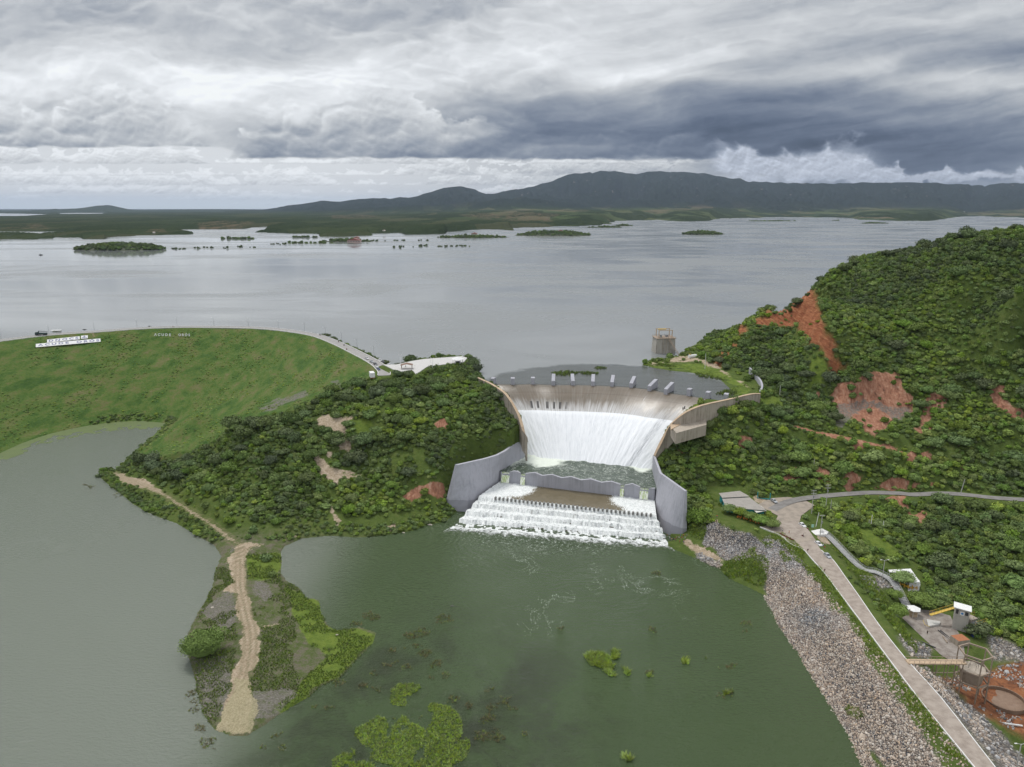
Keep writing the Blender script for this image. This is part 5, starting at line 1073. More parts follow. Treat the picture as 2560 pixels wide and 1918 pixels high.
# far slopes of hills that the camera cannot see still carry their cover, but the individuals are picked where it looks at them
e = 3.0; slope_to_cam = (zi(X, Y + e) - zi(X, Y - e)) / (2 * e); facing = slope_to_cam > (165 - Z) / Y * -.6 + 0
order = np.argsort(-np.where(vis & facing, size, 0)); pick = order[:240]; rest = np.setdiff1d(np.arange(n), pick)
scatter('scrub', np.stack([X, Y, ZZ], 1)[rest], idx[rest], rot[rest], scl[rest], tn[rest], C_VEG, 'dense green scrub and low trees covering both hillsides', 'scrub')
LANDM = [(260,1160,'the tip of the knoll'),(330,1190,'the start of the dirt track'),(420,1225,'the first bend of the dirt track'),(500,1290,'the lower dirt track'),(600,1340,'the neck of the spit'),(450,1080,'the bay at the dam foot'),(540,1020,'the left end of the ridge'),(650,1030,'the grey rock ledge'),(850,955,'the rock outcrop below the cars'),
 (820,1050,'the upper bare scree'),(920,1050,'the grassy clearing'),(800,1160,'the lower bare scree'),(900,1190,'the end of the sandy path'),(835,1290,'the thin clay gully'),(940,930,'the end of the crest road'),(1040,920,'the pergola'),(1150,905,'the parasol pavilion'),(1210,970,'the top of the left guide wall'),(1290,1050,'the foot of the left guide wall'),(1240,1130,'the left apron wall'),(1080,1240,'the red patch'),(970,1320,'the knoll shore'),(700,1200,'the dark heart of the knoll'),(720,1110,'the knoll centre'),(1000,1010,'the knoll summit slope'),(1120,1040,'the slope under the terrace'),(1050,1130,'the middle of the knoll front'),(620,1120,'the shoulder of the knoll'),(600,1240,'the low foot of the knoll'),
 (1700,1060,'the right guide wall'),(1740,1110,'the buttress'),(1690,1220,'the right apron wall'),(1830,1235,'the bar roof'),(1900,1240,'the turquoise gate frame'),(2000,1200,'the cut bank'),(1900,975,'the curved abutment wall'),(1763,900,'the tall white pole'),(1690,870,'the intake tower stair'),(1790,880,'the pale rock outcrop'),(1850,830,'the lower ridge'),(1970,800,'the foot of the scarp'),(2000,740,'the top of the scarp'),(2110,910,'the lower end of the scarp'),(2070,690,'the bend of the skyline'),(2215,630,'the first skyline tree'),(2325,605,'the second skyline tree'),(2480,590,'the upper end of the skyline'),
 (2200,1000,'the great red scar'),(2350,1010,'the small red scar'),(2500,990,'the red slip at the edge'),(2100,1100,'the earth bench'),(2280,1140,'the red mounds'),(2405,1180,'the leaning post'),(2500,1150,'the right end of the lower slope'),(1960,1130,'the thicket behind the bar'),(1850,1130,'the green slope by the wall'),(1980,1040,'the thicket by the abutment'),
 (2064,1270,'the mound pole'),(2120,1290,'the head of the gully'),(2177,1320,'the left white post'),(2206,1340,'the right white post'),(2180,1400,'the middle of the stairway'),(2100,1340,'the top of the stairway'),(2260,1430,'the terrace bar'),(2250,1540,'the stairway foot'),(2310,1500,'the wide shade tree'),(2400,1500,'the pump house'),(2520,1500,'the plant edge at the right'),(2300,1350,'the gully floor'),(2420,1400,'the dark gully wood'),(2520,1380,'the right end of the gully wood'),(2280,1260,'the gravel road bend'),(2400,1265,'the far gravel road'),(2520,1290,'the end of the gravel road'),(2340,1300,'the red gash'),(2420,800,'the middle of the big hillside'),(2250,800,'the hillside right of the scarp'),(2540,700,'the top corner of the hillside'),(2540,880,'the right edge of the hillside')]
def veg_label(i):
    x, y, t_, r_ = spx[i], spy[i], tn[i], rad[i]
    tone = ['ash grey green', 'dull grey green', 'dark green', 'deep green', 'fresh green', 'bright green', 'yellow green', 'lime green'][min(7, int(t_ * 8))]
    q = min(LANDM, key=lambda l: (l[0] - x) ** 2 + ((l[1] - y) * 1.3) ** 2); dx_, dy_ = x - q[0], y - q[1]; dd = math.hypot(dx_, dy_)
    far_ = 'just ' if dd < 38 else ('well ' if dd > 85 else '')
    a = abs(dx_) > 2.2 * abs(dy_); b_ = abs(dy_) > 2.2 * abs(dx_); hz_ = 'right of' if dx_ > 0 else 'left of'; vt = 'below' if dy_ > 0 else 'above'
    rel = hz_ if a else (vt if b_ else vt + ' and ' + hz_)
    return tone, far_ + rel + ' ' + q[2]
for i in pick:
    tone, place = veg_label(i); form = 'flat topped' if zf_[i] < .85 else ('domed' if zf_[i] < 1.0 else 'tall'); hill_ = 'knoll' if not right[i] else 'right hillside'
    if rad[i] > 3.3:
        o = empty('tree', (X[i], Y[i], zi(X[i], Y[i]) - .3)); tag(o, '%s %s tree %s' % (tone, form, place), 'tree', 'trees on the ' + hill_)
        cr = bpy.data.objects.new('crown', TREES[idx[i] - 8]); link(cr, o); cr.location = (0, 0, lift_[i] + .3); cr.scale = scl[i]; cr.rotation_euler = rot[i]; cr['tint'] = float(tn[i])
        if 'trunk' not in MATS:
            MATS['trunk'] = 1; tm = MB(); tm.tube((0, 0, -.5), (.1, .05, 1.6), .34, .22, 7); tm.tube((.1, .05, 1.5), (1.0, .4, 3.2), .2, .08, 6); tm.tube((.1, .05, 1.5), (-.8, .5, 3.4), .2, .08, 6); tm.tube((.1, .05, 1.5), (.1, -.9, 3.3), .18, .08, 6)
            TRUNK = tm.build('trunk', M_BARK); trunk_me = TRUNK.data; bpy.data.objects.remove(TRUNK)
        tk = bpy.data.objects.new('trunk', trunk_me); link(tk, o)
    else:
        o = bpy.data.objects.new('shrub', SHRUBS[idx[i]]); link(o); o.location = (X[i], Y[i], ZZ[i]); o.scale = scl[i]; o.rotation_euler = rot[i]; o['tint'] = float(tn[i])
        tag(o, '%s %s shrub %s' % (tone, form, place), 'shrub', 'shrubs on the ' + hill_)
# skyline trees
def lone_tree(px_, base_py, z, r, hgt, tint, label, mesh=0, quads=None, dist_z=None):
    x, y, zz = G(px_, base_py, z); gz = float(zi(x, y)); o = empty('tree', (x, y, gz)); tag(o, label, 'tree')
    tk = MB(); tk.tube((0, 0, -.5), (.1, 0, hgt * .55), .09 * r, .05 * r, 8)
    for a in range(4): tk.tube((.1, 0, hgt * .4), (.5 * r * math.cos(a * 1.6), .5 * r * math.sin(a * 1.6), hgt * .7), .05 * r, .02 * r, 6)
    tk.build('trunk', M_BARK, o)
    me = quads or TREES[mesh]; cr = bpy.data.objects.new('crown', me); link(cr, o); k_ = .14 if quads else .42; cr.location = (0, 0, hgt * k_); cr.scale = (r, r, hgt * (.66 if quads else .62)); cr['tint'] = tint; return o
lone_tree(2218, 640, 122.0, 5.2, 9, .25, 'lone dark tree on the skyline of the right hill, lower down', 1)
lone_tree(2327, 622, 129.0, 4.6, 8, .3, 'lone dark tree on the skyline of the right hill, higher up', 3)
bigbush = crown_mesh('willow_crown', 411, 8000, lobes=22, flat=.9, leaf=.042, spread=.72, ragged=.2)
lone_tree(508, 1636, 1.5, 8.2, 12.5, .55, 'large rounded feathery green tree at the water edge of the shingle spit', quads=bigbush)
for px_, py_, r_, t_, lb in [(681, 1440, 2.4, .75, 'small rounded bright green bush on the grassy side of the spit'), (248, 1186, 2.6, .5, 'green bush at the tip of the left shore'), (665, 1400, 3.2, .5, 'low green bush clump where the spit meets the knoll')]:
    x, y, _z = G(px_, py_, 1.5); o = bpy.data.objects.new('bush', SHRUBS[int(px_) % 8]); link(o); o.location = (x, y, zi(x, y)); o.scale = (r_, r_, r_ * .9); o['tint'] = t_; tag(o, lb, 'bush')
# waterside growth, embankment tufts, verge grass
X, Y = jitter(-330, 60, 330, 700, 2.6); Z = zi(X, Y); sl = -poly_sd(X, Y, LAKE); n1_ = fbm(X / 8, Y / 8, 3, 141)
k = (sl > .2) & (sl < 9) & (Z < 7) & in_frame(X, Y, Z, 20) & (n1_ > .36) & (line_d(X, Y, TRACK)[0] > 2.5) & (poly_sd(X, Y, SPILL_FOOT) < -1)
X2, Y2 = X[k], Y[k]; n = len(X2); r_ = rng.uniform(.8, 1.9, n)
scatter('waterside_shrubs', np.stack([X2, Y2, zi(X2, Y2)], 1), rng.integers(0, 8, n), np.stack([np.zeros(n), np.zeros(n), rng.uniform(0, 6.28, n)], 1), np.stack([r_, r_, r_ * .8], 1), np.clip(rng.normal(.55, .15, n), 0, 1), C_VEG, 'low green growth fringing the shore of the lake', 'undergrowth')
X, Y = jitter(-560, -60, 380, 690, 2.3); Z = zi(X, Y); k = in_frame(X, Y, Z, 30) & (Z > .3); X, Y = X[k], Y[k]
k = (poly_sd(X, Y, DAMREG) > -4) & (line_d(X, Y, CREST)[0] > 8); X, Y = X[k], Y[k]; dd_ = fbm(X / 14, Y / 26, 4, 151); k = (dd_ > .50) & (rng.uniform(size=X.size) < .6); X, Y = X[k], Y[k]; n = len(X); r_ = rng.uniform(.4, 1.0, n)
scatter('embankment_undergrowth', np.stack([X, Y, zi(X, Y) - .1], 1), rng.integers(0, 8, n), np.stack([np.zeros(n), np.zeros(n), rng.uniform(0, 6.28, n)], 1), np.stack([r_ * 1.3, r_, r_ * .55], 1), np.clip(.86 + rng.normal(0, .12, n), 0, 1), C_VEG, 'patchy low green creepers on the grassy dam embankment', 'undergrowth')
def tufts_in(name, polys_px, z, spacing, smin, smax, tm, ts, thr, label, coll, cat='grass', onterrain=True, nscale=6, seed=160, zoff=0):
    PXs = [G2(*q, z) for pl in polys_px for q in pl]; x0, x1 = min(p[0] for p in PXs), max(p[0] for p in PXs); y0, y1 = min(p[1] for p in PXs), max(p[1] for p in PXs)
    X, Y = jitter(x0, x1, y0, y1, spacing); m = np.zeros(X.shape, bool); nz = fbm(X / nscale, Y / nscale, 4, seed)
    for pl in polys_px: m |= poly_sd(X, Y, [G2(*q, z) for q in pl]) + (nz - .5) * 6 > 0
    m &= nz > thr; m &= line_d(X, Y, DC)[0] > 3.7; X, Y = X[m], Y[m]; n = len(X)
    if not n: return
    s_ = rng.uniform(smin, smax, n); Zt = zi(X, Y) if onterrain else np.full(n, float(z)); k = (Zt > -.2) if onterrain else np.ones(n, bool)
    scatter(name, np.stack([X, Y, Zt + zoff], 1)[k], rng.integers(0, 4, n)[k], np.stack([np.zeros(n), np.zeros(n), rng.uniform(0, 6.28, n)], 1)[k], np.stack([s_, s_, s_], 1)[k], np.clip(rng.normal(tm, ts, n), 0, 1)[k], coll, label, cat)
S6 = .4817; S7 = .385
tufts_in('spit_grass', PATCH['lush'][:1] + [crop(200,1120,S6,[(880,800),(1080,760),(1120,900),(1100,1100),(1140,1240),(900,1260),(890,1170),(940,1100),(950,960),(900,880)]), crop(200,1120,S6,[(700,600),(770,640),(800,700),(700,760),(640,850),(600,900),(650,800),(690,720)]), crop(200,1120,S6,[(870,550),(1040,540),(1050,680),(1140,740),(1060,720),(880,680)]), crop(200,1120,S6,[(610,880),(800,860),(820,1000),(780,1180),(760,1260),(700,1440),(600,1400),(590,1150),(640,1050),(740,1000)])], 1.2, .66, .35, .8, .42, .22, .40, 'low green grass and creepers on the spit', C_TUFT)
tufts_in('verge_grass', [crop(1700,1160,C2,[(700,640),(880,640),(1060,760),(1240,950),(1400,1150),(1600,1420),(1780,1657),(2100,2120),(2440,2620),(2300,2560),(1900,2000),(1640,1620),(1500,1420),(1400,1280),(1250,1130),(1150,1000),(1000,850),(860,700)])], 9, .5, .45, 1.0, .85, .15, .40, 'green weeds along the lake side of the dike road', C_TUFT, nscale=9)
tufts_in('slope_grass', [[(2125,1440),(2180,1500),(2230,1560),(2280,1640),(2290,1600),(2275,1560),(2230,1500),(2180,1440),(2140,1400),(2080,1345),(2050,1350),(2090,1400)]], 5, .55, .45, 1.0, .75, .2, .34, 'green grass on the slope between the dike road and the stairway', C_TUFT, nscale=9)
tufts_in('bank_grass', [crop(1700,1160,C2,[(360,870),(430,830),(520,830),(620,810),(700,870),(740,960),(720,1080),(640,1030),(540,960),(440,950)]), crop(1700,1160,C2,[(700,780),(800,780),(800,830),(720,830)]), crop(1700,1160,C2,[(840,840),(900,900),(945,960),(880,960),(850,900)]), crop(1700,1160,C2,[(60,380),(200,400),(270,460),(210,540),(210,680),(140,670),(40,560)]), crop(1700,1160,C2,[(340,490),(420,520),(440,560),(350,580)]), crop(1700,1160,C2,[(450,520),(780,600),(800,680),(700,660),(600,600),(480,570)]),
   crop(1920,1440,.2893,[(670,1090),(800,1130),(830,1230),(720,1230)]), crop(1920,1440,.2893,[(1510,1470),(1590,1450),(1640,1560),(1590,1600),(1500,1540)]), crop(1920,1440,.2893,[(1370,1350),(1440,1350),(1440,1410),(1370,1400)]), crop(1700,1160,C2,[(790,1350),(840,1330),(880,1430),(860,1470),(800,1400)])], 2.5, .6, .5, 1.2, .7, .15, .30, 'bright green grass patches among the stones of the bank', C_TUFT, nscale=5)
tufts_in('reed_bed', PATCH['lush'][-1:] + [crop(1500,780,C2,[(0,470),(60,480),(40,490),(0,490)]), crop(1100,880,C2,[(970,170),(1060,165),(1200,175),(1140,205),(1000,205)]), crop(1100,880,C2,[(1220,175),(1330,170),(1390,185),(1300,200),(1240,195)]), crop(1100,880,C2,[(1340,130),(1440,135),(1450,145),(1360,148)]), crop(1100,880,C2,[(740,180),(790,182),(780,192),(740,190)])], 49.5, 1.3, .8, 1.6, .35, .2, .36, 'flooded grass in the shallows above the spillway', C_TUFT, onterrain=False, nscale=9)
MATS_PX = [crop(800,1280,S7,p) for p in [[(230,1410),(370,1325),(415,1350),(430,1480),(400,1520),(280,1545),(235,1480)], [(440,1500),(490,1350),(540,1325),(600,1370),(680,1400),(690,1480),(600,1657),(480,1657),(340,1600),(330,1560)], [(690,1250),(740,1225),(860,1270),(900,1330),(980,1480),(960,1560),(880,1640),(860,1700),(700,1700),(600,1657),(700,1500),(680,1320)], [(90,1600),(190,1500),(260,1540),(240,1590),(120,1640)], [(490,1100),(620,1110),(670,1130),(580,1200),(520,1190)], [(200,1640),(330,1640),(330,1700),(200,1700)], [(480,1200),(550,1220),(550,1260),(490,1250)]]]
tufts_in('floating_plants', MATS_PX, 0, .62, .5, .95, .80, .12, .30, 'bright green floating plants in the shallows at the bottom', C_WEED, 'water plants', False, 7, 170)
BROWN = [(800,700,60),(590,800,40),(650,780,40),(560,880,40),(625,870,30),(680,920,35),(460,970,40),(455,900,28),(360,1050,35),(330,680,45),(240,730,35),(750,985,38),(560,1140,30),(1105,1145,24),(1215,1225,42),(1235,1270,30),(1130,1270,36),(1040,1355,34),(1110,1340,40),(1050,1450,50),(1140,1460,55),(960,1270,26),(630,1345,22),(490,1320,25),(370,1150,24),(270,1130,18),(860,1215,40),(740,1080,20),(1550,760,18),(2140,1050,18),(2150,760,30),(800,1070,40),(560,1010,30),(130,1110,24),(60,1270,28),(1340,1440,12)]
tufts_in('water_weed', [[(800 + S7 * (x + r * math.cos(a)), 1280 + S7 * (y + r * .55 * math.sin(a))) for a in np.linspace(0, 6.0, 9)] for x, y, r in BROWN] +
   [crop(1400,1280,S7,p) for p in [[(1170,730),(1240,710),(1230,760),(1200,780)], [(570,400),(640,390),(630,415),(580,420)], [(560,760),(620,740),(610,780)], [(1270,530),(1320,560),(1300,580)], [(1040,1010),(1140,990),(1120,1030)], [(980,1180),(1110,1160),(1100,1200),(1040,1215)]]] +
   [crop(200,1120,S6,p) for p in [[(555,1240),(590,1260),(600,1330),(560,1320)],[(580,1360),(610,1370),(610,1410),(580,1400)],[(650,1510),(700,1510),(690,1555),(650,1550)],[(900,1540),(950,1530),(950,1570)],[(600,1430),(640,1440),(640,1470),(600,1460)],[(1050,1480),(980,1500),(1000,1520)],[(20,190),(65,190),(60,210)],[(160,240),(200,235),(190,255)],[(1180,1340),(1240,1340),(1230,1370)],[(1010,1560),(1050,1540),(1060,1560)]]], 0, .85, .4, .9, .22, .18, .42, 'brown and olive weed tufts breaking the surface of the lake', C_WEED, 'water weed', False, 3, 180)
tufts_in('reeds', [crop(1400,1280,S7,p) for p in [[(150,930),(200,905),(300,940),(330,980),(345,1070),(310,1075),(280,1010),(170,980)],[(350,900),(372,905),(368,960),(350,950)],[(800,950),(820,955),(815,975),(800,972)],[(950,935),(965,940),(955,955)],[(420,1020),(455,1050),(440,1060)],[(565,1040),(595,1045),(580,1065)],[(945,1160),(965,1170),(955,1190)],[(1060,1160),(1110,1170),(1070,1200)],[(440,1590),(460,1600),(450,1610)]]], 0, .8, 1.2, 2.0, .72, .12, .30, 'upright green reeds standing in the lake', C_WEED, 'reeds', False, 5, 190)
# algae film against the embankment
def algae_mat(t, b):
    n = t.noise(t.scalev(t.pos(), .06, .14, 1), 1, 6, .7); t.put(b.inputs['Base Color'], t.mix(n, (.055, .085, .02), (.13, .17, .045))); b.inputs['Roughness'].default_value = .5
outer = [(0,1133),(58,1107),(116,1087),(174,1073),(232,1062),(290,1055),(348,1052),(417,1056)]; inner = [(-60,1175),(58,1135),(116,1112),(174,1096),(232,1085),(290,1078),(348,1074),(430,1069)]
V = []; Fc = []; Ao = arr([G2(*p, 0) for p in outer], 160); Ai = arr([G2(*p, 0) for p in inner], 160)
for i in range(159):
    for j in range(14):
        a = (j + .0) / 14; b2 = (j + 1) / 14; m0 = Ao[i] * (1 - a) + Ai[i] * a
        if vnoise(np.array([m0[0] / 3]), np.array([m0[1] / 3]), 5)[0] * .5 + fbm(np.array([m0[0] / 9]), np.array([m0[1] / 9]), 3, 6)[0] * .5 + .22 * (1 - a) > .42 + .18 * a * a:
            o = len(V); 
            for ii, aa in ((i, a), (i + 1, a), (i + 1, b2), (i, b2)): q = Ao[ii] * (1 - aa) + Ai[ii] * aa; V.append((q[0], q[1], .035))
            Fc.append((o, o + 1, o + 2, o + 3))
al = mesh_obj('algae', V, Fc, material('algae', algae_mat)); tag(al, 'yellow green algae film along the foot of the dam', 'algae', kind='stuff')
# ---------------------------------------------------------------- stones of the dike
def stone_mat(t, b):
    tn = t.new('ShaderNodeAttribute', attribute_name='tint', attribute_type='INSTANCER').outputs['Fac']; r = t.rnd()
    warm = t.ramp(r, [(0, (.24, .19, .155)), (.3, (.42, .33, .26)), (.6, (.54, .46, .38)), (.85, (.60, .55, .49)), (1, (.47, .34, .23))]); cold = t.ramp(r, [(0, (.13, .135, .145)), (.5, (.28, .285, .295)), (.85, (.50, .50, .49)), (1, (.45, .38, .32))])
    t.put(b.inputs['Base Color'], t.mix(tn, warm, cold)); b.inputs['Roughness'].default_value = .95; t.put(b.inputs['Normal'], t.bump(t.noise(t.pos(), 5, 4), .3, .05))
M_STONE = material('stones', stone_mat); C_ST = proto_collection('stone_kinds', [stone_mesh('stone', 500 + i, M_STONE) for i in range(6)])
X, Y = jitter(60, 190, 120, 345, .52); Z = zi(X, Y); k = (Z > -.6) & in_frame(X, Y, Z, 30); X, Y, Z = X[k], Y[k], Z[k]
px, py, _ = to_px(X, Y, Z); m = edge_mask(PATCH['riprap'], X, Y, px, py, 3, 26)
m = np.maximum(m, (edge_mask([crop(1920,1440,.2893,[(1230,745),(1500,900),(1720,1100),(1960,1300),(2212,1560),(2600,1800),(2400,2000),(2212,1800),(1800,1340),(1500,1020),(1300,860)])], X, Y, px, py, 3, 9) > .5) * (fbm(X / 4, Y / 4, 3, 8) > .42))
vg_ = (np.abs(px - (1960 + (py - 1360) * .86 - 50)) < 60) & (py > 1350); k = ((m > .5) | (vg_ & (rng.uniform(size=X.size) < .30))) & (line_d(X, Y, DC)[0] > 3.2); X, Y, Z, px, py = X[k], Y[k], Z[k], px[k], py[k]; n = len(X)
cold = np.clip(sstep(1480, 1380, py) * .75 + 1.0 * np.exp(-(((px - (2030 + (py - 1540) * .1)) / 75) ** 2 + ((py - 1545) / 34) ** 2)), 0, 1); cold = np.clip(cold + (fbm(X / 6, Y / 6, 3, 9) - .5) * .8, 0, 1)
s_ = rng.lognormal(math.log(.60), .30, n)
scatter('riprap_stones', np.stack([X, Y, Z + .08], 1), rng.integers(0, 6, n), rng.uniform(0, 6.28, (n, 3)), np.stack([s_ * 1.15, s_, s_], 1), cold, C_ST, 'tan and grey riprap stones covering the lake side of the dike', 'stones')
X, Y = jitter(140, 330, 170, 360, .9); Z = zi(X, Y); k = in_frame(X, Y, Z, 40) & (poly_sd(X, Y, PLANT) < -.5) & (line_d(X, Y, DC)[0] > 3.4); X, Y, Z = X[k], Y[k], Z[k]; px, py, _ = to_px(X, Y, Z)
m = np.maximum(edge_mask(PATCH['gravel'], X, Y, px, py, 3, 20), edge_mask(PATCH['clay'], X, Y, px, py, 3, 20) * (fbm(X / 9, Y / 9, 4, 19) > .52)); k = (m > .5) & (rng.uniform(size=X.size) < .75) & (np.hypot(X - G(*( (1920 + 2035 * .2893), (1440 + 1080 * .2893)), -5)[0], Y - G(2508.7, 1752.4, -5)[1]) > 7.5); X, Y, Z = X[k], Y[k], Z[k]; n = len(X); s_ = rng.lognormal(math.log(.8), .4, n)
scatter('rubble', np.stack([X, Y, Z + .05], 1), rng.integers(0, 6, n), rng.uniform(0, 6.28, (n, 3)), np.stack([s_ * 1.2, s_, s_ * .8], 1), np.clip(rng.normal(.75, .25, n), 0, 1), C_ST, 'dark rock rubble strewn around the plant and the red clay', 'rubble')
# boulders along the shores
for px_, py_, s_, lb in [(1788,1410,2.2,'pale boulder at the water by the clay path'),(1757,1398,1.6,'small pale boulder on the bank right of the cascade'),(843,1588,1.5,'white boulder on the edge of the green spit'),(531,1523,1.8,'pale slab lying on the left side of the spit'),(1075,1311,3.4,'long flat tan rock at the water left of the cascade'),(1009,1331,2.0,'white rock just above the water of the knoll shore'),(1419,1335,2.6,'dark wet rock in the froth of the cascade'),(1130,1514,1.8,'dark rock awash in the middle of the lake')]:
    x, y, _z = G(px_, py_, .3); o = bpy.data.objects.new('boulder', stone_mesh('boulder', px_, material('pale_rock' if 'dark' not in lb else 'dark_rock', base=(.50, .45, .38) if 'dark' not in lb else (.06, .06, .055)))); link(o); o.location = (x, y, max(float(zi(x, y)), -.1) + .15); o.scale = (s_, s_ * .7, s_ * .5); tag(o, lb, 'boulder')
# ---------------------------------------------------------------- islands
def island(cx_, cy2, w_px, d_m, h, label, trees=True, dens=1.0, tint=.35, seed=1, rot_=0.0, grass=False):
    x, y, _z = G(cx_, cy2, RES); tpx = y / (F * cp_ - (cy2 - 959) * sp_); rx = w_px * tpx / 2; ry = d_m / 2; n1, n2 = 64, 12; V = []; Fc = []
    for j in range(n2 + 1):
        for i in range(n1):
            a = 2 * math.pi * i / n1; rr = j / n2; wv = 1 + .22 * (float(fbm(np.array([math.cos(a) * 2 + seed]), np.array([math.sin(a) * 2]), 3, seed)[0]) - .5) * 2; rr2 = rr * wv
            V.append((x + rx * rr2 * math.cos(a), y + ry * rr2 * math.sin(a), RES - .5 + h * (1 - rr ** 2.2) + .55 * (j < n2)))
    for j in range(n2):
        for i in range(n1): a = j * n1 + i; b2 = j * n1 + (i + 1) % n1; Fc.append((a, b2, b2 + n1, a + n1))
    o = mesh_obj('island', V, Fc, M_ISL if not grass else M_ISLG, smooth=True); tag(o, label, 'island', kind='structure')
    if trees:
        n = int(rx * ry * .020 * dens) + 8; a = rng.uniform(0, 6.28, n); rr = np.sqrt(rng.uniform(0, 1, n)) * .95; X = x + rx * rr * np.cos(a); Y = y + ry * rr * np.sin(a); Zz = RES - .3 + h * (1 - rr ** 2.2); s_ = rng.uniform(5, 10.5, n) * (1 - .35 * rr)
        return np.stack([X, Y, Zz], 1), s_, np.clip(rng.normal(tint, .12, n), 0, 1)
    return None
M_ISL = material('island_ground', base=(.05, .06, .03)); M_ISLG = material('island_grass', base=(.085, .12, .04))
IS = [island(300,624,236,120,13,'long tree covered island on the left of the reservoir',seed=2,dens=2.2), island(870,604,130,90,2.5,'low island with a red roofed house among trees',seed=3,dens=1.2), island(770,608,150,45,.8,'narrow grassy tail of the house island',grass=True,dens=.12,seed=4),
      island(1180,594,180,90,2.5,'low tree covered island joined to the long wooded one',seed=5,dens=1.2), island(1385,589,196,150,13,'long wooded island in the middle of the reservoir',seed=6,dens=2.0), island(1756,586,104,110,9,'small dark wooded island below the mountains',seed=7,dens=2.2),
      island(1930,553,130,160,1.2,'flat green island near the far right shore',grass=True,dens=.25,seed=8), island(2187,559,70,90,2.5,'tiny dark islet near the right shore',seed=9,dens=1), island(1560,565,45,80,4,'tiny wooded islet left of the flat green island',seed=10,dens=1.2), island(1510,569,90,60,2,'low strip of wooded land in the reservoir',seed=11,dens=1.2), island(2090,552,22,40,1,'speck of an islet far right',seed=12,dens=.8),
      island(1500,560,60,100,3,'wooded strip close to the middle far shore',seed=13,dens=1.0), island(598,597,95,30,1.0,'very low line of drowned bushes far left',seed=14,dens=.9), island(760,594,80,26,.8,'thin line of drowned trees before the wooded point',seed=15,dens=.9)]
IS = [q for q in IS if q]; PI = np.concatenate([q[0] for q in IS]); SI = np.concatenate([q[1] for q in IS]); TI = np.concatenate([q[2] for q in IS])
DR_ = [(430,622),(455,623),(500,621),(520,620),(560,621),(600,618),(625,619),(990,619),(1010,617),(1040,617),(1060,615),(1110,616),(1140,615),(1160,616),(1100,617),(1130,616),(940,603),(915,604),(950,603),(705,610),(720,611),(690,611),(2280,561),(2160,560),(1000,602),(1060,602)]
for dx_, dy_ in DR_:
    for _ in range(4): g_ = G(dx_ + rng.uniform(-14, 14), dy_ + rng.uniform(-1, 1), RES); PI = np.concatenate([PI, [[*g_]]]); SI = np.append(SI, rng.uniform(2, 5)); TI = np.append(TI, .15)
n = len(PI); scatter('island_trees', PI, rng.integers(0, 13, n), np.stack([np.zeros(n), np.zeros(n), rng.uniform(0, 6.28, n)], 1), np.stack([SI, SI, SI * rng.uniform(.8, 1.3, n)], 1), TI, C_VEG, 'dark trees covering the islands in the reservoir', 'woodland')

from collections import defaultdict
_seen = defaultdict(list)
for o in list(COL.objects):
    if o.parent is None and o.name.split('.')[0] in ('tree', 'shrub') and 'label' in o: _seen[o['label']].append(o)
def _osz(o): return max(o.scale) if o.type == 'MESH' else max(o.children[0].scale)
for lb, os_ in _seen.items():
    if len(os_) > 1:
        os_.sort(key=_osz)
        for k_, o in enumerate(os_): o['label'] = ['small ', 'big '][k_ > 0] + lb if len(os_) == 2 else ['small ', 'mid sized ', 'big ', 'very big '][min(k_, 3)] + lb
for o in list(COL.objects):
    if o.parent is None and o.name.split('.')[0] in ('tree', 'shrub') and len(o.get('label', '').split()) > 16: o['label'] = o['label'].replace('flat topped ', 'flat ').replace('well ', '').replace('below and ', 'below, ').replace('above and ', 'above, ').replace('just ', '').replace('flat ', '').replace('domed ', '')

for o in list(COL.objects):
    if o.parent is None and o.name.split('.')[0] in ('tree', 'shrub') and len(o.get('label', '').split()) > 16: o['label'] = o['label'].replace(' topped', '').replace('mid sized ', 'midsize ').replace('very big ', 'largest '); print('LONG', o['label'])
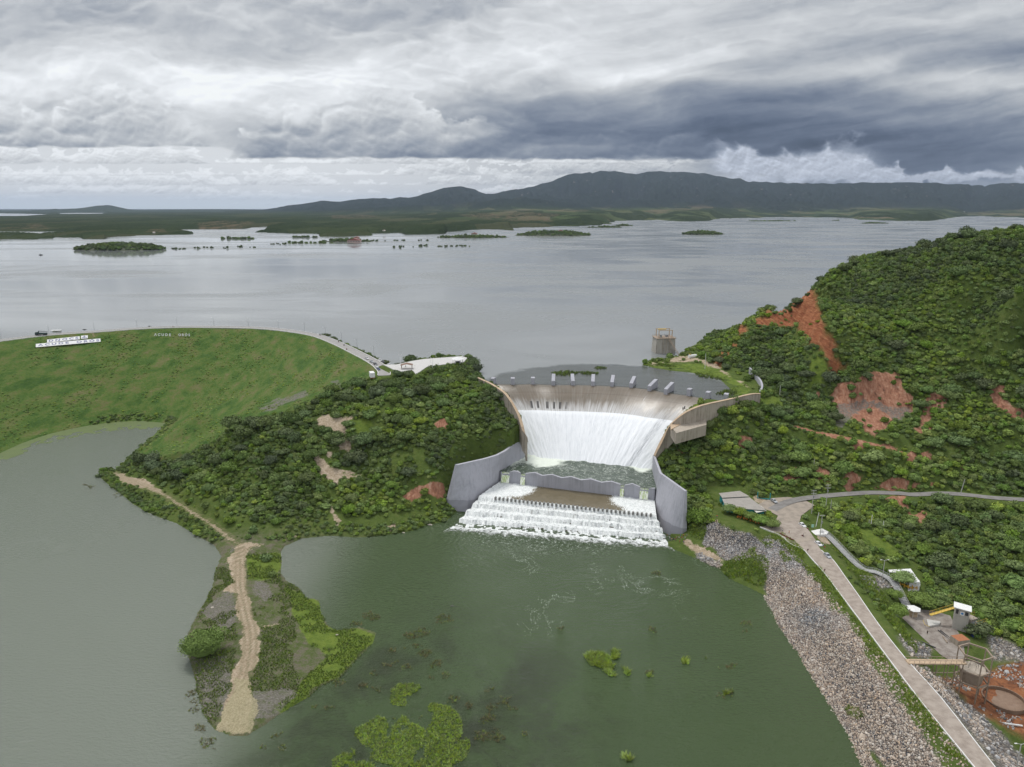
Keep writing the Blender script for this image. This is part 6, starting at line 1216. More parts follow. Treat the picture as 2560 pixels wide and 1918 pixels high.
# ================================================================ THINGS
def W3(px, py, z): return Vector(G(px, py, z))
def paint(name, c, rough=.4, spec=.5): return material(name, base=c, rough=rough, spec=spec)
M_GLS = paint('car_glass', (.03, .035, .04), .1); M_TYR = paint('tyre_rubber', (.02, .02, .02), .9); M_STEEL = paint('grey_steel', (.30, .31, .32), .5); M_RUST = paint('rusty_concrete', (.33, .26, .20), .9)
M_GALV = paint('pale_pole_concrete', (.52, .51, .48), .8); M_YEL = paint('yellow_paint', (.62, .42, .06), .5); M_DARK = paint('dark_metal', (.05, .05, .055), .5); M_SKIN = paint('skin', (.35, .20, .13), .6)
def build_car(col, name_col, kind='car'):
    root = bpy.data.objects.new(kind, None); COL.objects.link(root); pm = paint('paint_' + name_col, col, .25)
    L_, Wd = (4.3, 1.75); m = MB()
    m.side([(-2.15, .28), (-2.15, .82), (-1.9, .95), (-.6, .98), (1.0, .95), (1.95, .78), (2.15, .6), (2.15, .28)], -.87, .87)
    m.build('body', pm, root)
    c_ = MB(); c_.side([(-1.95, .95), (-1.45, 1.42), (.1, 1.47), (.95, .97)], -.74, .74); c_.build('cabin', pm, root)
    g = MB()
    for s in (-1, 1): g.side([(-1.62, 1.02), (-1.30, 1.36), (.05, 1.39), (.66, 1.02)], s * .75, s * .77)
    g.build('side_window', M_GLS, root)
    for nm, a, b_, in (('windscreen', (.98, .99), (.16, 1.46)), ('rear_window', (-1.97, .99), (-1.5, 1.41))):
        q = MB(); off = .02 if a[0] > 0 else -.02; q.quad((a[0] + off, -.66, a[1]), (a[0] + off, .66, a[1]), (b_[0] + off, .60, b_[1]), (b_[0] + off, -.60, b_[1])); q.build(nm, M_GLS, root)
    for x in (-1.35, 1.35):
        for y in (-.82, .82):
            t_ = MB(); t_.tube((x, y - .1, .32), (x, y + .1, .32), .32, None, 14); wo = t_.build('wheel', M_TYR, root)
            r_ = MB(); r_.tube((x, y - .115, .32), (x, y + .115, .32), .18, None, 10); r_.build('rim', M_STEEL, wo)
    h = MB(); [h.box((2.13, s * .62, .66), (.08, .34, .14)) for s in (-1,)]; h.build('headlight', M_WHITE, root); h = MB(); h.box((2.13, .62, .66), (.08, .34, .14)); h.build('headlight', M_WHITE, root)
    return root
CARP = {}
def car(p1, p2, z, col, name_col, label, group, gz=True):
    a, b_ = W3(*p1, z), W3(*p2, z); c_ = (a + b_) / 2; ang = math.atan2(b_.y - a.y, b_.x - a.x)
    if name_col not in CARP: CARP[name_col] = o = build_car(col, name_col)
    else: o = copy_tree(CARP[name_col])
    o.location = (c_.x, c_.y, z + .07); o.rotation_euler = (0, 0, ang); return tag(o, label, 'car', group)
def c8(x, y): return (1700 + x * C2, 1160 + y * C2)
def c2(x, y): return (600 + x * C2, 780 + y * C2)
def c1(x, y): return (x * C2, 780 + y * C2)
def c4(x, y): return (1500 + x * C2, 780 + y * C2)
def c3(x, y): return (1100 + x * C2, 880 + y * C2)
def c6(x, y): return (1920 + x * C2, 960 + y * C2)
def c7(x, y): return (1920 + x * .2893, 1440 + y * .2893)
WHT, SIL, DKC, BLU, BLK = (.75, .75, .75), (.42, .44, .46), (.08, .08, .09), (.06, .09, .20), (.03, .03, .035)
g1 = 'cars parked by the dike road'; g2 = 'cars parked at the end of the dam crest'
car(c8(780, 308), c8(842, 350), 12, SIL, 'silver', 'silver grey pickup-sized car parked beside the bar at the end of the gravel road', g1)
car(c8(1026, 517), c8(1084, 558), 11.6, WHT, 'white', 'white car parked at the edge of the grass above the stairway landing', g1)
car(c8(1169, 682), c8(1218, 718), 11.2, WHT, 'white', 'white car parked on the dike road just below the tall crossarm pole', g1)
car(c8(1244, 778), c8(1300, 828), 11.1, SIL, 'silver', 'silver car parked last in line down the dike road', g1)
for p, q, cc, nm, lb in [((1078,402),(1112,414),WHT,'white','white car first in the row on the grass side of the dam crest'), ((1120,429),(1152,444),SIL,'silver','silver car second in the row on the dam crest'), ((1155,450),(1183,464),DKC,'grey','dark grey car in the middle of the row on the dam crest'),
    ((1165,471),(1192,487),WHT,'white','white car fourth in the row on the dam crest'), ((1178,491),(1210,510),BLU,'blue','dark blue car at the near end of the row on the dam crest'), ((1192,415),(1222,430),WHT,'white','white car on the water side of the dam crest'), ((1220,430),(1248,446),BLK,'black','black car beside the white one on the water side of the dam crest'), ((1278,459),(1304,474),WHT,'white','white car parked nearest the pergola')]:
    car(c2(*p), c2(*q), 54, cc, nm, lb, g2)
# people: one continuous skinned body, clothes as children
def skin_body(name, joints, edges, radii):
    me = bpy.data.meshes.new(name + '_rig'); me.from_pydata(joints, edges, []); o = bpy.data.objects.new(name + '_rig', me); COL.objects.link(o)
    m = o.modifiers.new('s', 'SKIN'); 
    if not me.skin_vertices: me.skin_vertices.new()
    for i, r in enumerate(radii): me.skin_vertices[0].data[i].radius = (r, r); me.skin_vertices[0].data[i].use_root = (i == 0)
    o.modifiers.new('d', 'SUBSURF').levels = 1; dg = bpy.context.evaluated_depsgraph_get(); dg.update(); ev = bpy.data.meshes.new_from_object(o.evaluated_get(dg)); ev.materials.clear(); ev.materials.append(M_SKIN); bpy.data.objects.remove(o); return ev
def rig(pose):
    f = .16 if pose == 'walk' else .0; s = pose == 'sit'
    hipz = .92 if not s else .92
    J = [(0, 0, hipz), (0, 0, 1.18), (0, 0, 1.42), (0, 0, 1.52), (.02, 0, 1.66), (0, .19, 1.40), (.10 + f if not s else .28, .25, 1.13), (.20 + f if not s else .52, .22, .92 if not s else 1.05), (0, -.19, 1.40), (-.02 - f if not s else .28, -.25, 1.13), (.02 - f if not s else .52, -.22, .90 if not s else 1.05)]
    for sd in (1, -1):
        if s: J += [(.02, .10 * sd, .88), (.42, .17 * sd, .80), (.36, .17 * sd, .38), (.48, .17 * sd, .32)]
        else: J += [(0, .10 * sd, .86), (.05 + f * sd, .10 * sd, .48), (-.03 + f * 1.6 * sd, .10 * sd, .08), (.13 + f * 1.6 * sd, .11 * sd, .04)]
    E_ = [(0, 1), (1, 2), (2, 3), (3, 4), (2, 5), (5, 6), (6, 7), (2, 8), (8, 9), (9, 10), (0, 11), (11, 12), (12, 13), (13, 14), (0, 15), (15, 16), (16, 17), (17, 18)]
    R = [.13, .13, .12, .055, .10, .065, .045, .035, .065, .045, .035, .095, .065, .045, .035, .095, .065, .045, .035]
    return J, E_, R
BODY = {p: skin_body('body', *rig(p)) for p in ('stand', 'walk', 'sit')}
CLOTH = {}
def clothes(pose, part):
    k = (pose, part)
    if k in CLOTH: return CLOTH[k]
    J, _e, R = rig(pose); m = MB()
    if part == 'shirt':
        m.tube((0, 0, .95), (0, 0, 1.25), .165, .185, 10); m.tube((0, 0, 1.25), (0, 0, 1.46), .185, .10, 10)
        for a, b_ in ((5, 6), (8, 9)): m.tube(J[a], Vector(J[a]).lerp(Vector(J[b_]), .75), .085, .07, 8)
    elif part == 'shorts':
        m.tube((0, 0, .97), (0, 0, .80), .165, .15, 10)
        for a in (11, 15): m.tube(J[a], Vector(J[a]).lerp(Vector(J[a + 1]), .9), .115, .095, 8)
    else: m.sphere((0, 0, 1.70), .115, 10, 7, (1, 1, .9))
    o = m.build(part, M_DARK); CLOTH[k] = o.data; bpy.data.objects.remove(o); return CLOTH[k]
CM = {}
def cloth_mesh(pose, part, colr, nm):
    k = (pose, part, nm)
    if k not in CM: me = clothes(pose, part).copy(); me.materials.clear(); me.materials.append(paint('cloth_' + nm, colr, .9)); CM[k] = me
    return CM[k]
CCOL = {'red': (.45, .04, .03), 'white': (.7, .7, .68), 'black': (.02, .02, .02), 'orange': (.65, .18, .04), 'blue': (.06, .12, .35), 'grey': (.25, .25, .26), 'pink': (.55, .25, .28), 'brown': (.12, .08, .05)}
def person(px, py, z, shirt, shorts, label, pose='stand', ang=0.0, group=None, loc=None, zz=None):
    x, y, _z = loc if loc else G(px, py, z); o = empty('person', (x, y, z if zz is None else zz), ang); tag(o, label, 'person', group)
    b_ = bpy.data.objects.new('body', BODY[pose]); link(b_, o)
    for part, c_ in (('shirt', shirt), ('shorts', shorts), ('hair', 'black')): q = bpy.data.objects.new(part, cloth_mesh(pose, part, CCOL[c_], c_)); link(q, o)
    return o
gp = 'visitors below the right apron wall'
spots = [(1668,1338),(1674,1344),(1679,1350),(1684,1347),(1688,1353),(1692,1348),(1697,1352),(1701,1347),(1704,1354),(1708,1350),(1712,1356),(1716,1352),(1699,1360),(1709,1361)]
shirts = ['red','white','orange','black','red','pink','white','blue','red','orange','white','grey','red','pink']
where = ['standing alone at the very corner of the cascade','second from the cascade corner','beside the wall foot, third from the cascade','fourth along the wall foot','fifth along the wall foot','in the middle of the group by the wall foot','just right of the middle of the group','under the wall corner','in front of the wall corner','right of the wall corner','at the right edge of the group','last on the right by the grass','nearest the water in front of the group','nearest the clay path in front of the group']
for i, (px_, py_) in enumerate(spots):
    x, y, _ = G(px_, py_, 1.3); person(0, 0, 0, shirts[i], ['black', 'blue', 'grey'][i % 3], 'person in %s top %s' % (shirts[i], where[i]), 'walk' if i % 4 == 1 else 'stand', i * 1.3, gp, (x, y, 0), max(float(zi(x, y)), .3))
for px_, py_, z_, s_, b_, lb, po in [(*c8(312,548),6.5,'orange','blue','person in orange on the steep path between bar and stone bank','walk'), (*c8(306,612),4.5,'black','black','person in black lower down the path over the stone bank','walk'), (*c8(1234,722),11.1,'white','blue','person in white standing between the two cars on the dike road','stand'), (*c8(1246,742),11.1,'red','grey','person in red walking behind the silver car on the dike road','walk'),
    (*c8(884,588),11.7,'white','black','person in white beside the parked motorcycles','stand'), (*c8(940,606),11.6,'orange','black','person in orange among the parked motorcycles','stand'), (*c2(1790,455),55.8,'black','black','person in black walking on the white terrace','walk'), (*c2(1710,460),55.8,'white','grey','person in white on the terrace, left of the one in black','stand'),
    (*c1(1490,135),54,'red','brown','person in red on the crest road by the lamp','walk'), (*c1(1502,137),54,'brown','black','person in brown just beside the one in red on the crest','stand'), (*c3(598,392),50.8,'black','black','person in black leaning at the left guide wall of the spillway','stand'), (*c7(1375,505),-1.9,'black','black','person in black standing on the concrete yard','stand'),
    (*c2(1240,462),54,'white','blue','person in white walking among the cars on the crest','walk'), (*c2(1186,540),54,'black','blue','person in dark clothes at the near end of the crest road','stand'), (*c2(1430,480),55.5,'blue','black','person in blue under the pergola','stand')]:
    x, y, _ = G(px_, py_, z_); person(0, 0, 0, s_, b_, lb, po, random.uniform(0, 6), None, (x, y, 0), z_ if z_ > 50 or z_ < 0 else max(float(zi(x, y)), z_ - 2))
for px_, py_, lb in [(*c4(716,848), 'dark capped valve post on the right guide wall, nearer the cascade'), (*c4(730,838), 'dark capped valve post on the right guide wall, farther from the cascade')]:
    x, y, z_ = G(px_, py_, 50.4); m = MB(); m.tube((0, 0, 0), (0, 0, 1.3), .35, .3); m.sphere((0, 0, 1.4), .42, 8, 6); o = m.build('valve_post', M_DARK); o.location = (x, y, z_); tag(o, lb, 'post')
# motorcycles
def build_moto():
    root = bpy.data.objects.new('motorcycle', None); COL.objects.link(root); m = MB(); m.box((0, 0, .52), (.55, .24, .34)); m.side([(-.55, .62), (-.5, .8), (.15, .82), (.35, .95), (.5, .85), (.25, .55)], -.13, .13); m.build('body', paint('moto_red', (.30, .03, .025), .35), root)
    s = MB(); s.side([(-.75, .82), (-.7, .9), (.05, .86), (.05, .8)], -.12, .12); s.build('seat', M_DARK, root)
    for x in (-.65, .68):
        w_ = MB(); n = 16; 
        for i in range(n): a = 2 * math.pi * i / n; b_ = 2 * math.pi * (i + 1) / n; w_.tube((x + .27 * math.cos(a), 0, .31 + .27 * math.sin(a)), (x + .27 * math.cos(b_), 0, .31 + .27 * math.sin(b_)), .05, None, 6)
        w_.tube((x, -.08, .31), (x, .08, .31), .08); w_.build('wheel', M_TYR, root)
    h = MB(); h.tube((.68, 0, .32), (.42, 0, 1.0), .035); h.tube((.40, -.33, 1.05), (.40, .33, 1.05), .02); h.build('handlebar', M_STEEL, root); return root
MOTO = build_moto(); first = True
bikes = [(870,612),(886,622),(900,628),(914,636),(928,642),(944,650),(958,658),(972,664),(1102,566)]
bw = ['at the left end of the row by the kerb', 'second from the left end of the row', 'third from the left in the row', 'fourth from the left in the row', 'in the right half of the row, nearest its middle', 'third from the right end of the row', 'second from the right end of the row', 'at the right end of the row by the kerb', 'standing alone behind the white car by the stairway landing']
for i, b_ in enumerate(bikes):
    o = MOTO if i == 0 else copy_tree(MOTO); x, y, z_ = G(*c8(*b_), 11.7); o.location = (x, y, 11.72 if i < 8 else 11.5); o.rotation_euler = (0, 0, 2.2 + .15 * math.sin(i * 2)); tag(o, 'motorcycle ' + bw[i], 'motorcycle', 'motorcycles parked beside the dike road')
riders = [(c8(1057,630), 11.5, 'grey', 'dark motorcycle being ridden across the open paving', 2.3), (c2(690,203), 54.07, 'black', 'motorcycle farthest away along the dam crest road', 2.4), (c2(850,262), 54.07, 'black', 'motorcycle nearer the lamp on the right bend of the crest road', 2.3), (c2(898,292), 54.07, 'blue', 'motorcycle in the middle of the crest road bend', 2.3), (c2(921,328), 54.07, 'red', 'motorcycle near the grass edge of the crest road', 2.3)]
for (p_, z_, s_, lb, an) in riders:
    o = copy_tree(MOTO); x, y, _z = G(*p_, z_); o.location = (x, y, z_); o.rotation_euler = (0, 0, an); tag(o, lb, 'motorcycle'); person(0, 0, 0, s_, 'black', 'rider in %s seated on the %s' % (s_, ' '.join(lb.split()[:6])), 'sit', an, None, (x - .25 * math.cos(an), y - .25 * math.sin(an), 0), z_ + .02)
# street lamps along the crest
def build_lamp(h=8.0):
    root = bpy.data.objects.new('street_lamp', None); COL.objects.link(root); m = MB(); m.tube((0, 0, 0), (0, 0, h), .13, .08, 8); m.build('pole', M_STEEL, root); a = MB(); a.tube((0, 0, h - .1), (-1.9, 0, h + .25), .06, .05, 6); a.build('arm', M_STEEL, root); l = MB(); l.box((-2.2, 0, h + .26), (.8, .35, .14), 0, .8); l.build('lamp_head', M_WHITE, root); b_ = MB(); b_.box((0, 0, .15), (.5, .5, .3)); b_.build('base', M_GALV, root); return root
LAMP = build_lamp(); lamps = [(3,849),(122,836),(236,826),(343,819),(443,815),(535,814),(621,815),(696,821),(762,829),(814,840),(855,854),(893,872),(935,891)]
lw_ = ['at the left edge of the picture', 'beside the dark truck', 'just right of the big sign', 'above the small white letters', 'beside the two walkers', 'right of the white letters', 'where the crest begins to bend', 'on the bend, eighth from the left', 'on the bend, ninth from the left', 'beside the farthest motorcycle', 'beside the two middle motorcycles', 'above the first parked cars', 'beside the water side parked cars']
for i, (a, b_) in enumerate(lamps):
    o = LAMP if i == 0 else copy_tree(LAMP); x, y, z_ = G(a, b_, 54); d = np.hypot(np.array([p[0] for p in CREST]) - x, np.array([p[1] for p in CREST]) - y); k = int(np.argmin(d)); cx_, cy3 = CREST[k][:2]; vx, vy = x - cx_, y - cy3; n_ = math.hypot(vx, vy) + 1e-6
    if n_ < 4.6: x, y = cx_ + vx / n_ * 4.7, cy3 + vy / n_ * 4.7
    o.location = (x, y, 53.9); o.rotation_euler = (0, 0, math.atan2(vy, vx)); tag(o, 'grey street lamp on the dam crest ' + lw_[i], 'street lamp', 'street lamps along the dam crest')
def build_globe(h=6.5, n=2):
    root = bpy.data.objects.new('lamp_post', None); COL.objects.link(root); m = MB(); m.tube((0, 0, 0), (0, 0, h), .11, .07, 8); m.build('pole', M_WHITE, root)
    for s in (-1, 1)[:n]: a = MB(); a.tube((0, 0, h - .2), (s * .8, 0, h), .04, None, 6); a.sphere((s * .85, 0, h + .1), .24, 8, 6); a.build('lamp_head', M_WHITE, root)
    return root
gl = build_globe(7.5); 
for i, (p_, lb) in enumerate([(c2(1385,462), 'white lamp post behind the brown pergola'), (c2(1643,440), 'white lamp post on the water side of the terrace'), (c2(1662,490), 'white lamp post on the knoll side of the terrace'), (c2(1920,440), 'white lamp post behind the round parasol roof'), (c2(1155,388), 'white lamp post at the row of parked cars')]):
    o = gl if i == 0 else copy_tree(gl); o.location = G(*p_, 55.6 if i != 4 else 54); tag(o, lb, 'lamp post', 'white lamp posts around the terrace')
# terrace furniture
kx, ky, kz = G(*c2(1880, 440), 55.75); o = empty('parasol_pavilion', (kx, ky, 55.75)); tag(o, 'white conical parasol roof on posts at the tip of the terrace', 'pavilion')
m = MB(); m.cone((0, 0, 3.0), 4.6, 1.7, 16, .15); m.tube((0, 0, 2.85), (0, 0, 3.0), 4.5, 4.6, 16); m.build('roof', M_WHITE, o)
for i in range(6): m = MB(); m.tube((3.6 * math.cos(i * 1.047), 3.6 * math.sin(i * 1.047), 0), (3.6 * math.cos(i * 1.047), 3.6 * math.sin(i * 1.047), 3.0), .12); m.build('post', M_WHITE, o)
m = MB(); m.tube((0, 0, 0), (0, 0, 1.0), 1.6, None, 12); m.tube((0, 0, 1.0), (0, 0, 1.08), 1.9, None, 12); m.build('counter', M_DARK, o)
px_, py_, pz_ = G(*c2(1440, 490), 55.6); o = empty('pergola', (px_, py_, 55.6), .1); tag(o, 'brown tiled pergola on four posts at the start of the terrace', 'pergola')
m = MB(); m.side([(-4.2, 2.9), (0, 3.9), (4.2, 2.9), (4.2, 2.75), (0, 3.7), (-4.2, 2.75)], -2.6, 2.6); m.build('roof', paint('brown_tiles', (.22, .14, .10), .9), o)
for a in (-3.6, 3.6):
    for b_ in (-2.1, 2.1): m = MB(); m.tube((a, b_, 0), (a, b_, 2.95), .14); m.build('post', paint('timber', (.20, .13, .08), .9), o)
x, y, _ = G(*c2(1140, 560), 54); o = empty('service_trailer', (x, y, 53.4), .35); tag(o, 'white box trailer with orange base at the near end of the crest', 'trailer'); m = MB(); m.box((0, 0, 2.3), (3.0, 6.0, 3.2)); m.build('body', M_WHITE, o); m = MB(); m.box((0, -.0, .5), (2.7, 5.6, .5)); m.build('base', paint('orange_paint', (.5, .16, .05)), o)
for s in (-1, 1): m = MB(); m.tube((s * 1.2, -1.0, .35), (s * 1.45, -1.0, .35), .35, None, 12); m.build('wheel', M_TYR, o)
x, y, _ = G(141, 833, 54); o = empty('bus_shelter', (x, y, 54.0), .12); tag(o, 'small white shelter beside the crest road near the truck', 'shelter'); m = MB(); m.box((0, 0, 2.6), (8.5, 3.2, .25)); m.build('roof', M_WHITE, o); m = MB(); m.box((0, 1.3, 1.3), (8.0, .2, 2.4)); m.build('back_wall', M_WHITE, o)
for a in (-3.8, 3.8): m = MB(); m.tube((a, -1.3, 0), (a, -1.3, 2.5), .1); m.build('post', M_STEEL, o)
x, y, _ = G(104, 839, 54); o = empty('crane_truck', (x, y, 54.07), math.radians(172)); tag(o, 'dark green truck with a folded crane boom parked on the dam crest', 'truck')
GRN = paint('truck_green', (.02, .045, .04), .4); m = MB(); m.box((-1, 0, 1.15), (8.6, 2.4, .5)); m.build('chassis', M_DARK, o); m = MB(); m.side([(3.3, .6), (3.3, 2.9), (5.0, 2.9), (5.5, 1.8), (5.6, .6)], -1.2, 1.2); cb = m.build('cab', GRN, o); m = MB(); m.quad((5.07, -1.0, 2.75), (5.52, -1.05, 1.85), (5.52, 1.05, 1.85), (5.07, 1.0, 2.75)); m.build('windscreen', M_GLS, cb); m = MB(); m.box((-1.2, 0, 1.9), (8.0, 2.4, 1.2)); m.build('cargo_bed', GRN, o)
m = MB(); m.tube((2.4, 0, 1.6), (2.4, 0, 3.9), .3); m.tube((2.4, 0, 3.9), (-6.8, 0, 3.5), .28, .18); m.build('crane_boom', GRN, o)
for a in (-4.2, -3.0, 4.2):
    for s in (-1, 1): m = MB(); m.tube((a, s * 1.0, .5), (a, s * 1.3, .5), .52, None, 14); m.build('wheel', M_TYR, o)
for p_, w2, lb in [((1290,131), 2.2, 'low dark utility cart on the crest road between two lamps'), ((730,160), 3.2, 'low parked boat trailer by the crest road right of the sign')]:
    x, y, _ = G(*c1(*p_), 54); o = empty('cart', (x, y, 54.07), .1); tag(o, lb, 'cart'); m = MB(); m.box((0, 0, .8), (w2, 1.2, .6), 0, .85); m.tube((w2 / 2, 0, .6), (w2 / 2 + 1.2, 0, .5), .05); m.build('tray', M_DARK, o)
    for s in (-1, 1): m = MB(); m.tube((0, s * .65, .35), (0, s * .8, .35), .35, None, 12); m.build('wheel', M_TYR, o)
# the big sign on the embankment
def on_slope(p_, up=.5): x, y, z = ground_hit(*p_); return Vector((x, y, z + up))
def text_mesh(txt, mat, name, parent, O, X_, Y_, x0, x1, y0, y1, ext=.02):
    cu = bpy.data.curves.new(name, 'FONT'); cu.body = txt; cu.size = 1; cu.extrude = ext; cu.offset = .045; to = bpy.data.objects.new(name, cu); COL.objects.link(to); dg = bpy.context.evaluated_depsgraph_get(); dg.update(); me = bpy.data.meshes.new_from_object(to.evaluated_get(dg)); bpy.data.objects.remove(to)
    vs = np.array([v.co[:] for v in me.vertices]); lo, hi = vs.min(0), vs.max(0); Nn = X_.cross(Y_).normalized()
    for v in me.vertices:
        a = x0 + (v.co.x - lo[0]) / (hi[0] - lo[0]) * (x1 - x0); b_ = y0 + (v.co.y - lo[1]) / (hi[1] - lo[1]) * (y1 - y0); v.co = O + X_ * a + Y_ * b_ + Nn * (.12 + v.co.z)
    me.materials.clear(); me.materials.append(mat); o = bpy.data.objects.new(name, me); return link(o, parent)
M_BLUE = paint('sign_blue', (.02, .035, .16), .5)
def sign(name, corners, parts, label):
    BLc, BRc, TLc = [on_slope(c_) for c_ in corners]; X_ = BRc - BLc; Y_ = TLc - BLc; Nn = X_.cross(Y_).normalized(); m = MB(); th = Nn * .15
    q = [BLc, BRc, BRc + Y_, BLc + Y_]; m._add([v - th for v in q] + [v + Nn * .1 for v in q], [(3, 2, 1, 0), (4, 5, 6, 7), (0, 1, 5, 4), (1, 2, 6, 5), (2, 3, 7, 6), (3, 0, 4, 7)]); o = m.build(name, M_WHITE); tag(o, label, 'sign')
    for txt, x0, x1, y0, y1 in parts: text_mesh(txt, M_BLUE, 'lettering', o, BLc, X_, Y_, x0, x1, y0, y1)
    return o, BLc, X_, Y_, Nn
sign('sign_panel', [(90,871.5),(252,856.5),(90,863.5)], [('A Ç U D E', .03, .50, .10, .86), ('O R Ó S', .62, .98, .14, 1.0)], 'long lower white sign panel reading AÇUDE ORÓS on the embankment')
sign('sign_panel', [(118,859),(200,852),(118,851)], [('D N O C S', .05, .96, .14, .88)], 'shorter upper white sign panel reading DNOCS on the embankment')
o, O_, X_, Y_, Nn = sign('emblem_panel', [(203,851.5),(220,850),(203,842.5)], [], 'small square white panel with a blue emblem beside the DNOCS sign')
v = [O_ + X_ * a + Y_ * b_ + Nn * .16 for a, b_ in [(.08,.35),(.3,.45),(.42,.8),(.5,.95),(.58,.8),(.7,.45),(.92,.35),(.85,.2),(.62,.28),(.5,.12),(.38,.28),(.15,.2)]]; em = mesh_obj('emblem', v, [tuple(range(12))], M_BLUE, o)
for txt, a, b_, lb in (('ACUDE', c1(1330, 220), c1(1475, 217), 'row of small white letters spelling AÇUDE set in the grass'), ('OROS', c1(1540, 217), c1(1640, 214), 'row of small white letters spelling ORÓS set in the grass')):
    txt = {'ACUDE': 'A Ç U D E', 'OROS': 'O R Ó S'}[txt]; A_, B_ = on_slope(a, .3), on_slope(b_, .3); up = Vector((0, .25, .97)) * 3.0; root = bpy.data.objects.new('letters', None); COL.objects.link(root); tag(root, lb, 'letters'); text_mesh(txt, M_WHITE, 'lettering', root, A_, B_ - A_, up, 0, 1, 0, 1, .06)
lad = MB(); a, b_ = on_slope(c1(815, 222), .3), on_slope(c1(797, 183), .3); sd2 = Vector((.5, 0, 0)); lad.tube(a - sd2, b_ - sd2, .08); lad.tube(a + sd2, b_ + sd2, .08); [lad.tube(a.lerp(b_, k / 9) - sd2, a.lerp(b_, k / 9) + sd2, .05) for k in range(1, 9)]; tag(lad.build('ladder', M_TAN), 'pale timber ladder leading up from the sign to the crest', 'ladder')
# intake tower in the reservoir
tx, ty, _ = G(1658, 880, RES); o = empty('intake_tower', (tx, ty, RES), .08); tag(o, 'pale concrete intake tower with a gantry standing in the reservoir', 'tower')
m = MB(); m.box((0, 0, 5.6), (16.5, 13, 13.2), 0, .93); m.build('shaft', material('tower_concrete', lambda t, b: concrete(t, b, (.40, .375, .33), (.22, .20, .17))), o)
for a in (-2.4, .2, 2.8): m = MB(); m.box((a, -6.25, 6), (.5, .7, 12)); m.build('buttress_rib', M_OLD, o)
m = MB(); m.box((0, 0, 12.35), (16.6, 13.4, .35)); m.build('deck', M_RUST, o)
for a in (-5.5, 5.5):
    for b_ in (-4, 4): m = MB(); m.box((a, b_, 15.6), (.55, .55, 6.2)); m.build('gantry_post', M_TAN, o)
m = MB(); m.box((0, -4, 18.7), (12, .5, .5)); m.box((0, 4, 18.7), (12, .5, .5)); m.build('gantry_beam', M_TAN, o); m = MB(); m.box((-2, 0, 19.1), (7.0, 1.0, .8)); m.build('hoist_beam', M_YEL, o)
m = MB(); [m.tube((x_, y_, 12.5), (x_, y_, 13.7), .06, None, 4) for x_ in np.arange(-8, 8.1, 2) for y_ in (-6.5, 6.5)]; [m.tube((-8, y_, z_), (8, y_, z_), .06, None, 4) for y_ in (-6.5, 6.5) for z_ in (13.1, 13.7)]; m.build('railing', M_RUST, o)
m = MB(); m.box((-3.2, -2, 13.6), (1.6, 1.6, 2.2)); m.box((2.5, 1, 13.4), (2.4, 1.8, 1.8)); m.build('winch_house', M_STEEL, o)
A_ = Vector((1.5, -6.6, 12.6)); Bw = W3(1697, 890, 50.3) - Vector((tx, ty, RES)); Bw = Matrix.Rotation(-.08, 4, 'Z') @ Bw; m = MB(); s_ = Vector((.3, .9, 0)).normalized() * .8
for k in (-1, 1): m.path([A_ + s_ * k, Bw + s_ * k], .12); m.path([A_ + s_ * k + Vector((0, 0, 1.6)), Bw + s_ * k + Vector((0, 0, 1.6))], .09)
for k in range(26):
    q = A_.lerp(Bw, k / 25); m.tube(q - s_, q + s_, .09, None, 4)
    if k % 3 == 0: [m.tube(q + s_ * e_, q + s_ * e_ + Vector((0, 0, 1.6)), .05, None, 4) for e_ in (-1, 1)]
m.build('stair', M_RUST, o)
x, y, _ = G(*c4(797, 398), 51); o = empty('water_tank', (x, y, 50.8), .3); tag(o, 'white cylindrical tank lying on the bare ground by the intake tower', 'tank'); m = MB(); m.tube((-3.2, 0, 1.6), (3.2, 0, 1.6), 1.5, None, 16); m.build('tank', M_WHITE, o); m = MB(); m.box((-2, 0, .4), (.5, 2.4, .8)); m.box((2, 0, .4), (.5, 2.4, .8)); m.build('cradle', M_GALV, o); m = MB(); m.box((-2.2, 0, 3.3), (1.0, 1.2, .5)); m.build('yellow_hatch', M_YEL, o)
# poles
def pole(p_, z, h, label, kind='plain', lean=0.0, mat=None, name='utility_pole'):
    x, y, _ = G(*p_, z); gz = max(float(zi(x, y)), -4); o = empty(name, (x, y, gz)); tag(o, label, 'pole'); top = Vector((lean, 0, h)); m = MB(); m.tube((0, 0, -.5), top, .2, .13, 8); m.build('pole', mat or M_GALV, o)
    if kind in ('cross', 'double'):
        for dz_ in ((-.3,) if kind == 'cross' else (-.3, -1.9)):
            m = MB(); m.box(top + Vector((0, -.16, dz_)), (2.6, .14, .18)); [m.tube(top + Vector((a, -.16, dz_)), top + Vector((a, -.16, dz_ + .45)), .07) for a in (-1.15, -.5, .5, 1.15)]; m.build('crossarm', M_GALV, o)
        m = MB(); m.tube((0, -.42, h - 4.2), (0, -.42, h - 3.0), .32, None, 10); m.build('transformer', M_STEEL, o)
    if kind == 'lamp': m = MB(); m.tube(top, top + Vector((1.3, 0, .3)), .05); m.tube(top, top + Vector((-1.3, 0, .3)), .05); m.box(top + Vector((1.6, 0, .3)), (.8, .3, .14)); m.box(top + Vector((-1.6, 0, .3)), (.8, .3, .14)); m.build('lamp_head', M_WHITE, o)
    return o
pole(c8(1135,425), 11.5, 13, 'tall crossarm pole left of the pair where the gravel road begins', 'double'); pole(c8(1258,370), 12, 13.5, 'tall crossarm pole right of the pair, on a bare mound', 'double'); pole(c8(1205,650), 11, 12.5, 'tall crossarm pole beside the stairway landing', 'cross')
